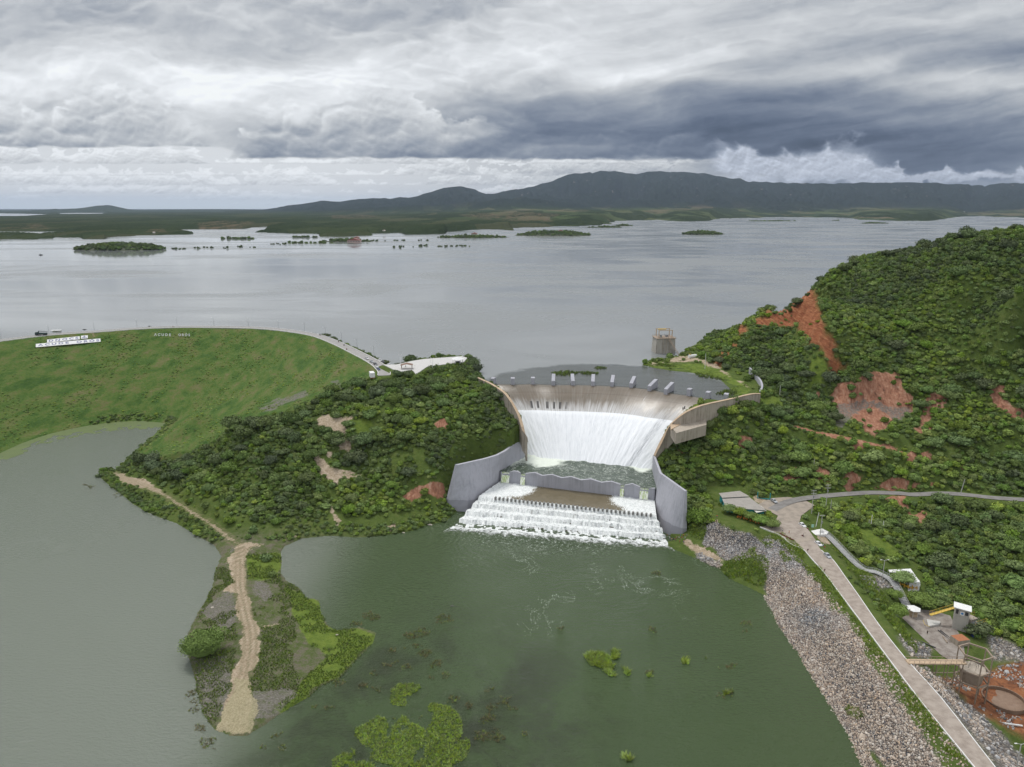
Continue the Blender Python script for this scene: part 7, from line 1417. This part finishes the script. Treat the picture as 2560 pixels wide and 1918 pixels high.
pole(c8(1172,535), 11, 7.8, 'white leaning plain post next to the stairway pole', lean=.8, mat=M_WHITE); pole(c8(1298,400), 11.5, 6.8, 'thin plain post right of the mound pole'); pole(c8(1648,530), 9, 6, 'thin white post on the slope, left of two above the gully', mat=M_WHITE); pole(c8(1748,575), 8, 5.5, 'thin white post on the slope, right of two above the gully', mat=M_WHITE)
pole(c6(1680,820), 24, 8.5, 'leaning pale post alone on the scrub slope above the hill road', lean=1.2, mat=M_GALV); pole(c6(410,570), 32, 5, 'thin post hidden in trees below the earth bench'); pole(c6(99,110), 47, 6.5, 'thin pale post among trees right of the abutment wall')
pole(c8(1745,992), 3, 9, 'twin headed lamp pole beside the lower flight of the stairway', 'lamp'); pole((2540,1925), 4, 9, 'twin headed lamp pole in the bottom right corner', 'lamp'); pole(c4(905,487), 51, 11.5, 'tall white pole on the grassy flat above the spillway', mat=M_WHITE)
pole(c8(1628,528), 9, 3.2, 'short stub post beside the left post above the gully')
for p_, z_, lb in [(c8(1103,742), 11.2, 'round dark road sign by the lake side kerb, upper one'), (c8(1248,916), 11.1, 'round dark road sign by the lake side kerb, lower one')]:
    x, y, _ = G(*p_, z_ + 2.2); o = empty('road_sign', (x, y, z_), .4); tag(o, lb, 'road sign'); m = MB(); m.tube((0, 0, 0), (0, 0, 2.3), .05); m.build('post', M_STEEL, o); m = MB(); m.tube((0, -.04, 2.3), (0, .04, 2.3), .45, None, 16); m.build('disc', paint('sign_back', (.10, .035, .03)), o)
x, y, _ = G(*c8(1143, 556), 11); o = empty('notice_board', (x, y, float(zi(x, y)))); tag(o, 'small pale green notice board at the head of the stairway', 'sign'); m = MB(); m.box((0, 0, 1.5), (1.3, .1, 1.6)); m.build('board', paint('mint_paint', (.35, .60, .48)), o); m = MB(); m.tube((0, .06, 0), (0, .06, 1.4), .06); m.build('post', M_STEEL, o)
# bar by the apron wall
TEAL = paint('teal_paint', (.02, .30, .33), .6); M_ROOF = material('fibre_cement', lambda t, b: (t.put(b.inputs['Base Color'], t.mix(t.noise(t.pos(), .5, 6, .7), (.20, .185, .165), (.46, .43, .39))), t.put(b.inputs['Normal'], t.bump(t.math('SINE', t.mul(t.sep(t.pos())[0], 14)), .4, .06))))
A_, B_, Cc, Dd = [W3(*c8(*q), z) for q, z in (((335,252), 16.2), ((515,232), 16.2), ((745,400), 14.8), ((398,378), 14.8))]; o = empty('bar_building', (A_.x, A_.y, 11.9)); tag(o, 'low teal walled bar with a grey fibre cement roof beside the apron wall', 'building'); off = Vector(o.location)
def slab(q, th, name, mat, par):
    m = MB(); lo = [v_ - off - Vector((0, 0, th)) for v_ in q]; hi = [v_ - off for v_ in q]; m._add(lo + hi, [(3, 2, 1, 0), (4, 5, 6, 7), (0, 1, 5, 4), (1, 2, 6, 5), (2, 3, 7, 6), (3, 0, 4, 7)]); return m.build(name, mat, par)
mid1, mid2 = A_.lerp(Dd, .45), B_.lerp(Cc, .38); mid1.z = mid2.z = 16.6
slab([A_, mid1, mid2, B_], .18, 'roof', M_ROOF, o); slab([mid1 - Vector((0, 0, .5)), Dd, Cc, mid2 - Vector((0, 0, .5))], .18, 'roof', M_ROOF, o)
Ee = [W3(*c8(*q), 14.2) for q in ((620,385), (700,360), (748,405), (660,420))]; slab(Ee, .12, 'awning', material('awning_white', base=(.62, .60, .55)), o)
def inset(q, k): c_ = sum(q, Vector()) / len(q); return [v_.lerp(c_, k) for v_ in q]
foot_ = inset([A_, B_, Cc, Dd], .07); m = MB(); lo = [Vector((v_.x, v_.y, 11.6)) - off for v_ in foot_]; hi = [v_ - off - Vector((0, 0, .3)) for v_ in foot_]; m._add(lo + hi, [(3, 2, 1, 0), (4, 5, 6, 7), (0, 1, 5, 4), (1, 2, 6, 5), (2, 3, 7, 6), (3, 0, 4, 7)]); wl = m.build('wall', TEAL, o)
for k in (.3, .62): q = lo[3].lerp(lo[0], k) + Vector((0, 0, 1.9)); m = MB(); m.box(q, (.5, 1.4, 1.3)); m.build('window', M_GLS, wl)
gx_, gy_, _ = G(*c8(722, 300), 12.2); o = empty('gate_frame', (gx_, gy_, 11.9), -.25); tag(o, 'turquoise U shaped gate frame behind the silver car', 'gate'); 
for a in (-3.2, 3.2): m = MB(); m.box((a, 0, 1.9), (.4, .4, 3.8)); m.build('post', TEAL, o)
m = MB(); m.box((0, 0, .3), (6.4, .3, .5)); m.build('sill', TEAL, o)
# clipped shade trees in front of the bar and in the plant
shade = crown_mesh('shade_crown', 611, 1700, lobes=16, flat=.55, leaf=.07, spread=.62, ragged=.12)
def shade_tree(p_, z, r, h, label, group=None, tint=.82, base_z=None):
    x, y, _ = G(*p_, z + h * .6); gz = float(zi(x, y)); o = empty('shade_tree', (x, y, gz)); tag(o, label, 'tree', group); m = MB(); m.tube((0, 0, -.3), (0, 0, h * .6), .25, .18); [m.tube((0, 0, h * .45), (r * .5 * math.cos(a), r * .5 * math.sin(a), h * .7), .12, .06) for a in (0, 2.1, 4.2)]; m.build('trunk', M_BARK, o)
    cr = bpy.data.objects.new('crown', shade); link(cr, o); cr.location = (0, 0, h * .42); cr.scale = (r, r, h * .62); cr['tint'] = tint; cr.rotation_euler = (0, 0, x); return o
for i, (p_, lb) in enumerate([((1824,1272), 'leftmost clipped shade tree of the hedge in front of the bar'), ((1850,1280), 'second clipped shade tree of the hedge before the bar'), ((1877,1290), 'middle clipped shade tree of the hedge before the bar'), ((1904,1300), 'fourth clipped shade tree of the hedge before the bar'), ((1932,1309), 'rightmost clipped shade tree of the hedge, next to the motorcycles')]): shade_tree(p_, 11.5, 4.2, 4.6, lb, 'clipped shade trees before the bar')
shade_tree(c8(252,352), 10, 2.4, 3, 'small round bush tree left of the teal bar wall'); shade_tree(c8(1932,985), 1, 5.4, 6, 'round shade tree over the terrace bar beside the stairway'); shade_tree(c8(2095,1150), -1, 6.0, 6, 'wide flat shade tree right of the stairway foot'); shade_tree(c8(1845,1130), 0, 3.8, 4.5, 'small shade tree left of the stairway foot'); shade_tree(c8(1882,1275), -1, 4.6, 6, 'shade tree in front of the white hexagonal kiosk')
# plastic tables and chairs
def seat_set(p_, z, label, col='yellow'):
    x, y, _ = G(*p_, z); gz = max(float(zi(x, y)), z - 1.5); o = empty('table_set', (x, y, gz + .05)); tag(o, label, 'table and chairs', 'plastic tables and chairs'); mt = paint('plastic_' + col, {'yellow': (.70, .40, .04), 'orange': (.68, .24, .05)}[col]); m = MB(); m.box((0, 0, .72), (.9, .9, .05)); [m.tube((a, b_, 0), (a, b_, .7), .03, None, 5) for a in (-.35, .35) for b_ in (-.35, .35)]; m.build('table', mt, o)
    for k in range(4): a = k * math.pi / 2 + .3; m = MB(); m.box((1.0 * math.cos(a), 1.0 * math.sin(a), .45), (.5, .5, .08), a); m.box((1.25 * math.cos(a), 1.25 * math.sin(a), .78), (.08, .5, .6), a); m.build('chair', mt, o)
for i, (p_, c_) in enumerate([(c8(510,482), 'orange'), (c8(565,495), 'orange'), (c8(620,512), 'orange'), (c8(665,528), 'orange'), (c8(180,345), 'orange'), (c8(1915,1065), 'yellow'), (c8(1950,1070), 'yellow'), (c8(1985,1072), 'yellow'), (c8(2025,1070), 'yellow'), (c7(1240,330), 'yellow')]):
    seat_set(p_, [11, 11, 11, 11, 9.5, 1.2, 1.2, 1.2, 1.2, -1.8][i], ['orange plastic table set at the left end under the hedge trees', 'orange plastic table set second under the hedge trees', 'orange plastic table set third under the hedge trees', 'orange plastic table set at the right end under the hedge trees', 'orange plastic table set left of the bar on the bank', 'yellow plastic table set at the left end of the terrace bar', 'yellow plastic table set second on the terrace bar', 'yellow plastic table set third on the terrace bar', 'yellow plastic table set at the right end of the terrace bar', 'yellow plastic table set under the white hexagonal kiosk'][i], c_)
# terrace bar
q = [W3(*c8(*p_), 1.0) for p_ in ((1880,1020), (1900,1085), (1960,1100), (2060,1090), (2075,1040), (2000,980))]; o = empty('terrace_bar', (q[0].x, q[0].y, 1.0)); tag(o, 'white roofed terrace bar with a low wall beside the stairway', 'building'); off = Vector(o.location)
m = MB(); m.prism([(v_.x - off.x, v_.y - off.y) for v_ in q], -4, .1); fl_ = m.build('floor', M_GALV, o); bm = bmesh.new(); bm.from_mesh(fl_.data); bmesh.ops.recalc_face_normals(bm, faces=bm.faces); bm.to_mesh(fl_.data); bm.free()
rr = [W3(*c8(*p_), 4.4) for p_ in ((1798,915), (1990,905), (2072,1022), (2030,1022), (1965,945), (1810,935))]; m = MB(); m.prism([(v_.x - off.x, v_.y - off.y) for v_ in rr], 3.3, 3.5); rf = m.build('roof', M_WHITE, o); bm = bmesh.new(); bm.from_mesh(rf.data); bmesh.ops.recalc_face_normals(bm, faces=bm.faces); bm.to_mesh(rf.data); bm.free()
for v_ in rr: m = MB(); m.tube((v_.x - off.x, v_.y - off.y, -2.5), (v_.x - off.x, v_.y - off.y, 3.3), .1); m.build('post', M_WHITE, o)
v_ = W3(*c8(2010, 1070), 1.0) - off; m = MB(); m.box((v_.x + 1, v_.y + 2.5, 1.5), (4.5, 3.0, 2.8)); m.build('kitchen', M_WHITE, o)
# stairway
sl_ = smooth_line(STAIR_PX and STAIRW, 5); Ls, Rs = both(sl_, 1.35); o = empty('stairway', sl_[0]); off = Vector(sl_[0]); tag(o, 'long pale concrete stairway with railings descending from the dike road to the plant', 'stairway'); m = MB(); N_ = len(sl_)
pts = [Vector(p_) for p_ in sl_]; tot = sum((b_ - a).length for a, b_ in zip(pts[:-1], pts[1:])); dstep = .9; s = 0; k = 0; pos = []
for a, b_ in zip(pts[:-1], pts[1:]):
    d = (b_ - a).length
    while s < d: pos.append((a.lerp(b_, s / d), (b_ - a).normalized())); s += dstep
    s -= d
for p_, d in pos: m.box(p_ - off + Vector((0, 0, .12)), (.84, 2.7, .5), math.atan2(d.y, d.x))
m.build('steps', material('stair_concrete', lambda t, b: concrete(t, b, (.40, .40, .40), (.26, .26, .26))), o)
for sd in (1, -1):
    m = MB(); prev = None
    for i, (p_, d) in enumerate(pos):
        n_ = Vector((-d.y, d.x, 0)).normalized() * 1.35 * sd; b_ = p_ - off + n_
        if i % 2 == 0: m.tube(b_, b_ + Vector((0, 0, 1.3)), .05, None, 4)
        if prev is not None: m.tube(prev + Vector((0, 0, 1.3)), b_ + Vector((0, 0, 1.3)), .06, None, 4); m.tube(prev + Vector((0, 0, .75)), b_ + Vector((0, 0, .75)), .04, None, 4); m.tube(prev + Vector((0, 0, .2)), b_ + Vector((0, 0, .2)), .14, None, 4)
        prev = b_
    m.build('railing', material('rail_white', base=(.58, .58, .57)), o)
q = [G2(*p_, 11.1) for p_ in (c8(1130,578), c8(1225,558), c8(1282,585), c8(1265,608), c8(1165,612))]; m = MB(); m.prism(q[::-1], 8.5, 11.15); lp = m.build('landing', M_KERB); bm = bmesh.new(); bm.from_mesh(lp.data); bmesh.ops.recalc_face_normals(bm, faces=bm.faces); bm.to_mesh(lp.data); bm.free(); tag(lp, 'pale concrete landing at the top of the stairway', 'landing', kind='structure')
# hexagonal kiosk, pump house, walkways
x, y, _ = G(*c7(1250, 340), -2); o = empty('kiosk', (x, y, -1.95)); tag(o, 'small hexagonal kiosk with a white roof on the plant yard', 'kiosk'); m = MB(); m.tube((0, 0, 3.0), (0, 0, 3.15), 2.9, 2.9, 6); m.cone((0, 0, 3.15), 2.9, .6, 6, .1); m.build('roof', M_WHITE, o)
for i in range(6): m = MB(); m.tube((2.1 * math.cos(i * 1.047), 2.1 * math.sin(i * 1.047), 0), (2.1 * math.cos(i * 1.047), 2.1 * math.sin(i * 1.047), 3.0), .08); m.build('post', M_WHITE, o)
m = MB(); m.tube((0, 0, .0), (0, 0, 1.0), 2.0, None, 6); m.build('counter', M_TAN, o)
x, y, _ = G(2398, 1570, -2); o = empty('pump_house', (x, y, -2), math.radians(-32)); tag(o, 'tall narrow pale pump house with a white roof and a blue emblem', 'building')
m = MB(); m.box((0, 0, 4.6), (5.2, 4.0, 9.6)); wl = m.build('wall', material('pump_concrete', lambda t, b: concrete(t, b, (.44, .42, .38), (.30, .28, .25))), o); m = MB(); m.box((0, 0, 9.6), (6.2, 5.0, .3), 0, 1, .04); m.build('roof', M_WHITE, o)
m = MB(); m.box((-1.7, -2.02, 8.0), (.9, .08, 1.9)); m.build('door', M_DARK, o); m = MB(); m.box((1.6, -2.02, 7.9), (1.1, .08, 1.5)); m.build('window', M_DARK, o); m = MB(); m.box((.1, -2.03, 7.6), (1.5, .08, 1.6)); wp = m.build('emblem_panel', M_WHITE, o); m = MB(); m.tube((.1, -2.1, 7.65), (.1, -2.06, 7.65), .45, None, 12); m.build('emblem', paint('emblem_blue', (.05, .25, .6)), wp)
x, y, _ = G(*c7(1770, 470), -3); o = empty('pump_machinery', (x, y, -3), .4); tag(o, 'grey pumps and pipes on a concrete block beside the pump house', 'machinery'); m = MB(); m.box((0, 0, 1.8), (7.0, 5.5, 3.6)); m.box((-1, 1, 4.6), (4.0, 3.0, 2.0)); m.build('plinth', M_OLD, o)
for i, (a, b_, c_) in enumerate([(-2, -2.2, 4.2), (-.4, -2.2, 4.2), (1.2, -2.0, 4.0), (3.0, -1.4, 3.4)]): m = MB(); m.tube((a, b_, c_), (a, b_ + 1.8, c_), .65, None, 12); m.tube((a, b_ - .1, c_), (a, b_ + .05, c_), .8, None, 12); m.build('pump', M_STEEL, o)
m = MB(); [m.tube((a, b_, 3.6), (a, b_, 6.2), .05, None, 4) for a in (-3.4, -1.7, 0, 1.7, 3.4) for b_ in (-2.6, 2.6)]; [m.tube((-3.4, b_, z_), (3.4, b_, z_), .05, None, 4) for b_ in (-2.6, 2.6) for z_ in (5.0, 6.2)]; m.build('railing', M_YEL, o); m = MB(); m.tube((-4.6, -3.0, 0), (-4.6, -3.0, 2.6), .7, None, 12); m.build('blue_tank', M_BLUE, o)
a, b_ = W3(*c7(1400, 335), 2.0), W3(*c7(1608, 272), 5.6); o = empty('gangway', a); tag(o, 'yellow steel gangway sloping up to the pump house', 'gangway'); d = b_ - a; m = MB(); n_ = Vector((-d.y, d.x, 0)).normalized() * .7; m._add([-n_, n_, d + n_, d - n_] + [v_ - Vector((0, 0, .2)) for v_ in (-n_, n_, d + n_, d - n_)], [(0, 1, 2, 3), (7, 6, 5, 4), (0, 3, 7, 4), (1, 5, 6, 2), (0, 4, 5, 1), (3, 2, 6, 7)]); m.build('deck', M_YEL, o)
for sd in (1, -1): m = MB(); m.path([n_ * sd + Vector((0, 0, 1.1)), d + n_ * sd + Vector((0, 0, 1.1))], .06); [m.tube(d * k + n_ * sd, d * k + n_ * sd + Vector((0, 0, 1.1)), .05, None, 4) for k in np.linspace(0, 1, 8)]; m.build('railing', M_YEL, o)
m = MB(); m.path([W3(*c7(1340, 380), -1), W3(*c7(1355, 420), -1), W3(*c7(1400, 440), -1)], .08); m.path([W3(*c7(1340, 380), 0), W3(*c7(1355, 420), 0), W3(*c7(1400, 440), 0)], .08); tag(m.build('guard_rail', M_YEL), 'short yellow guard rail on the yard beside the gangway', 'railing')
q = [G2(*c7(*p_), -1.6) for p_ in ((1370,380), (1490,400), (1480,425), (1385,440))]; m = MB(); m.prism(q, -2.2, -1.2); b3 = m.build('loading_slab', M_GALV); bm = bmesh.new(); bm.from_mesh(b3.data); bmesh.ops.recalc_face_normals(bm, faces=bm.faces); bm.to_mesh(b3.data); bm.free(); tag(b3, 'pale raised loading slab with an orange edge on the plant yard', 'slab')
x, y, _ = G(*c7(1650, 600), -3); o = empty('settling_box', (x, y, -4), .2); tag(o, 'open rusty topped concrete box tank below the pump house', 'tank'); m = MB(); m.box((0, 0, 2.2), (5.4, 4.4, 4.4), 0, .96); m.build('wall', M_OLD, o); m = MB(); m.box((0, 0, 4.45), (5.0, 4.0, .12)); m.build('cover', paint('rust', (.38, .15, .07), .9), o)
# hexagonal water tower frame with its bridge from the dike road
hx_, hy_, _ = G(*c7(1795, 655), 14.5); o = empty('tower_frame', (hx_, hy_, -4)); tag(o, 'open hexagonal concrete tower frame on tall thin columns above the red clay', 'tower'); R_ = 5.1
cs_ = [(R_ * math.cos(.35 + i * math.pi / 3), R_ * math.sin(.35 + i * math.pi / 3)) for i in range(6)]
for a, b_ in cs_: m = MB(); m.tube((a, b_, -1), (a, b_, 18.6), .26, .22, 6); m.build('column', M_RUST, o)
for z_, nm in ((18.4, 'top_ring'), (12.2, 'middle_ring'), (7.6, 'lower_ring')): m = MB(); [m.box(((cs_[i][0] + cs_[(i + 1) % 6][0]) / 2, (cs_[i][1] + cs_[(i + 1) % 6][1]) / 2, z_), (R_, .38, .5), math.atan2(cs_[(i + 1) % 6][1] - cs_[i][1], cs_[(i + 1) % 6][0] - cs_[i][0])) for i in range(6)]; m.build(nm, M_RUST, o)
m = MB(); m.tube((0, 0, 11.9), (0, 0, 12.1), 4.4, None, 6); m.build('deck', M_OLD, o); m = MB(); m.tube((0, 0, 7.2), (0, 0, 11.9), 3.4, 3.9, 12); m.build('filter_drum', M_RUST, o); m = MB(); [m.tube((a, b_, 12.1), (a, b_, 14.0), .06, None, 5) for a, b_ in ((-1.5, 0), (0, 1.5), (1.4, -.6), (0, -1.6))]; m.build('valve_stem', M_DARK, o)
a, b_ = W3(*c7(1200, 742), 11.2), W3(*c7(1700, 745), 11.2); o = empty('footbridge', a); tag(o, 'flat concrete footbridge with railings from the dike road to the hexagonal frame', 'bridge'); d = b_ - a; an = math.atan2(d.y, d.x); n_ = Vector((-d.y, d.x, 0)).normalized(); m = MB(); m.box(d / 2, (d.length, 2.6, .45), an); m.build('deck', M_TAN, o)
for sd in (1, -1): m = MB(); m.path([n_ * 1.2 * sd + Vector((0, 0, 1.3)), d + n_ * 1.2 * sd + Vector((0, 0, 1.3))], .07); [m.tube(d * k + n_ * 1.2 * sd, d * k + n_ * 1.2 * sd + Vector((0, 0, 1.3)), .07, None, 4) for k in np.linspace(0, 1, 12)]; m.build('railing', M_RUST, o)
for k in (.3, .5, .7, .88):
    for sd in (-1, 1): q = d * k + n_ * .9 * sd; m = MB(); m.tube(q, q - Vector((0, 0, 9 + 6 * k)), .16, None, 6); m.build('pier', M_RUST, o)
m = MB(); m.path([d * .45 + n_ - Vector((0, 0, 5)), d * .95 + n_ - Vector((0, 0, 5))], .16); m.path([d * .45 - n_ - Vector((0, 0, 9)), d * .95 - n_ - Vector((0, 0, 9))], .16); m.path([d * .3, d * .5 - Vector((0, 0, 5)), d * .7, d * .88 - Vector((0, 0, 5))], .1); m.build('brace', M_RUST, o)
m = MB(); aa, bb_ = W3(*c7(1290, 800), 6), W3(*c7(1610, 985), -1); m.path([aa, bb_], .35); tag(m.build('pipe', M_TAN), 'pale pipe running down beneath the footbridge', 'pipe')
M_OLDC = material('clay_stained_concrete', lambda t, b: t.put(b.inputs['Base Color'], t.mix(t.noise(t.pos(), .5, 7, .7), (.13, .075, .045), (.33, .24, .18))))
x, y, _ = G(*c7(2035, 1080), -5); m = MB(); n = 40
for i in range(n): a0, a1 = 2 * math.pi * i / n, 2 * math.pi * (i + 1) / n; m.box((x + 6.6 * math.cos(a0), y + 6.6 * math.sin(a0), -4.6), (1.15, .35, 1.6), a0 + math.pi / 2)
tag(m.build('round_basin', M_OLDC), 'low circular concrete basin wall sunk in the red clay', 'basin'); fl2 = MB(); fl2.tube((x, y, -5.2), (x, y, -4.95), 6.5, None, 32); tag(fl2.build('basin_floor', M_OLDC), 'flat grey floor of the circular basin', 'slab')
m = MB(); m.path([W3(*c7(2000, 1268), -4.6), W3(*c7(2200, 1296), -4.6)], .3); tag(m.build('pipe', M_WHITE), 'white pipe lying across the red clay at the right edge', 'pipe')
# houses on the islands and along the far shore
def house(p_, z, w_, d_, h_, label, wall=(.62, .56, .5), roof=(.30, .10, .07), rz=0.0):
    x, y, _ = G(*p_, z); o = empty('house', (x, y, z), rz); tag(o, label, 'house', 'houses around the reservoir'); m = MB(); m.box((0, 0, h_ / 2), (w_, d_, h_)); wl = m.build('wall', paint('wall_%d' % int(wall[0] * 100), wall, .9), o); m = MB(); m.side([(-w_ / 2 - .8, h_), (0, h_ + w_ * .16), (w_ / 2 + .8, h_)], -d_ / 2 - .8, d_ / 2 + .8); m.build('roof', paint('roof_%d' % int(roof[0] * 100), roof, .9), o)
    for k in range(5): m = MB(); m.box((-w_ * .4 + w_ * .2 * k, -d_ / 2 - .05, h_ * .55), (w_ * .1, .12, h_ * .35)); m.build('window', M_DARK, wl)
    return o
house((886, 607), 51, 44, 20, 8, 'long pink house with a red roof on the low island', (.56, .42, .38), (.28, .11, .09)); house((892, 604), 51.5, 18, 14, 14, 'upper storey block behind the long pink house', (.52, .36, .32), (.30, .10, .08)); house((1186, 591), 52, 26, 16, 11, 'cream house half hidden by trees on the middle island'); house((1402, 581), 63, 22, 14, 7, 'cream house on top of the long wooded island')
for i, (a, b_) in enumerate([(2257,519),(2268,521),(2290,520),(2200,527),(2108,520),(2120,522),(2094,519),(2020,514),(1768,540),(1380,545),(1480,556),(385,583),(320,553),(960,578),(2300,523),(2410,531)]):
    house((a, b_), 92 if a > 1300 and b_ < 535 else 62, 26 if b_ < 550 else 11, 14 if b_ < 550 else 8, 7 if b_ < 550 else 4, ['white farmstead in the middle of the far right village','second white house of the far right village','white house at the right of the far right village','long white house alone before the dark hills','small white house left in the central village','small white house right in the central village','pale house at the left end of the central village','white barn far back under the mountains','small house on the wooded point by the inlet','pale house in the fields left of the centre','pale house near the shore left of centre','brown roofed house on the left wooded point','lone pale house on the left plain','pale hut on the wooded peninsula shore','little house at the far right end of the village','pale house near the sandy cove at far right'][i], (.66, .62, .58), (.45, .38, .34) if i % 3 else (.62, .6, .58), .2 * i)
x, y, _ = G(102, 638, RES); o = empty('boat', (x, y, RES), .2); tag(o, 'tiny dark motor boat on the left of the reservoir', 'boat'); m = MB(); m.side([(-4, .1), (-4.2, 1.2), (4.6, 1.5), (3.4, -.1)], -1.3, 1.3); m.build('hull', M_DARK, o); m = MB(); m.box((-.6, 0, 2.0), (3, 2, 1.6)); m.build('cabin', M_STEEL, o)

for p_, z_, r_, t_, lb in [((1712,1112),31,3.8,.45,'rounded green tree directly under the left corner of the buttress'), ((1742,1100),33,3.4,.25,'dark tree under the middle of the buttress'), ((1772,1085),36,4.0,.35,'dark green tree under the right end of the buttress'), ((1690,1120),28,3.0,.6,'light green tree against the lower guide wall'), ((1800,1062),38,3.6,.3,'dark tree below the right guide wall, right of the buttress'), ((1830,1040),41,3.2,.5,'green tree halfway along the foot of the right guide wall')]:
    x, y, _ = G(*p_, z_); o = empty('tree', (x, y, float(zi(x, y)) - .4)); tag(o, lb, 'tree'); cr = bpy.data.objects.new('crown', TREES[int(p_[0]) % 5]); link(cr, o); cr.location = (0, 0, r_ * .5); cr.scale = (r_, r_, r_ * 1.1); cr['tint'] = t_; tk = bpy.data.objects.new('trunk', trunk_me); link(tk, o)

# loose items about the plant and the bank
for i, (p_, lb) in enumerate([((2335,1560), 'short length of grey pipe lying on the plant yard'), ((2362,1600), 'longer rusty pipe lying across the plant yard'), ((2318,1612), 'dark pipe lying on the rubble beside the yard')]):
    x, y, _ = G(*p_, -1.9); a_ = .5 + i * .9; L_ = 3 + 1.5 * i; m = MB(); m.tube((x - L_ * math.cos(a_) / 2, y - L_ * math.sin(a_) / 2, -1.65), (x + L_ * math.cos(a_) / 2, y + L_ * math.sin(a_) / 2, -1.65), .22); tag(m.build('pipe', [M_STEEL, M_RUST, M_DARK][i]), lb, 'pipe')
m = MB(); aa, bb_ = W3(2345,1575,-1.6), W3(2470,1680,-3.5); m.path([aa, bb_], .18); m.path([aa + Vector((.9, 0, 0)), bb_ + Vector((.9, 0, 0))], .18); tag(m.build('pipeline', M_DARK), 'pair of dark pipes running down the yard towards the hexagonal frame', 'pipe')
# overhead line between the crossarm poles
tops = [W3(*c8(1135,425), 11.5) + Vector((0, 0, 12.9)), W3(*c8(1258,370), 12) + Vector((0, 0, 13.4))]; t3 = W3(*c8(1205,650), 11) + Vector((0, 0, 12.4)); m = MB()
for dx_ in (-1.1, 0, 1.1):
    for A_, B_ in ((tops[0], tops[1]), (tops[0], t3)):
        q = [A_.lerp(B_, k / 8) + Vector((dx_, 0, -1.2 * 4 * (k / 8) * (1 - k / 8))) for k in range(9)]; m.path(q, .03, 4)
tag(m.build('power_line', M_DARK), 'thin sagging power lines between the three crossarm poles', 'cable')

# ================================================================ HAZE
hz = MB(); hz.box((0, 30700, 500), (142000, 63000, 1020)); haze = hz.build('haze', None or bpy.data.materials.new('haze'))
hm = haze.data.materials[0]; hm.use_nodes = True; hm.node_tree.nodes.clear(); ht = NT(hm.node_tree)
pv = ht.new('ShaderNodeVolumePrincipled'); pv.inputs['Color'].default_value = (.64, .78, 1.0, 1); pv.inputs['Density'].default_value = 1.5e-5; pv.inputs['Anisotropy'].default_value = .2
ho = ht.new('ShaderNodeOutputMaterial'); ht.l.new(pv.outputs[0], ho.inputs['Volume']); tag(haze, 'thin pale haze over the reservoir and the mountains', 'haze', kind='stuff')
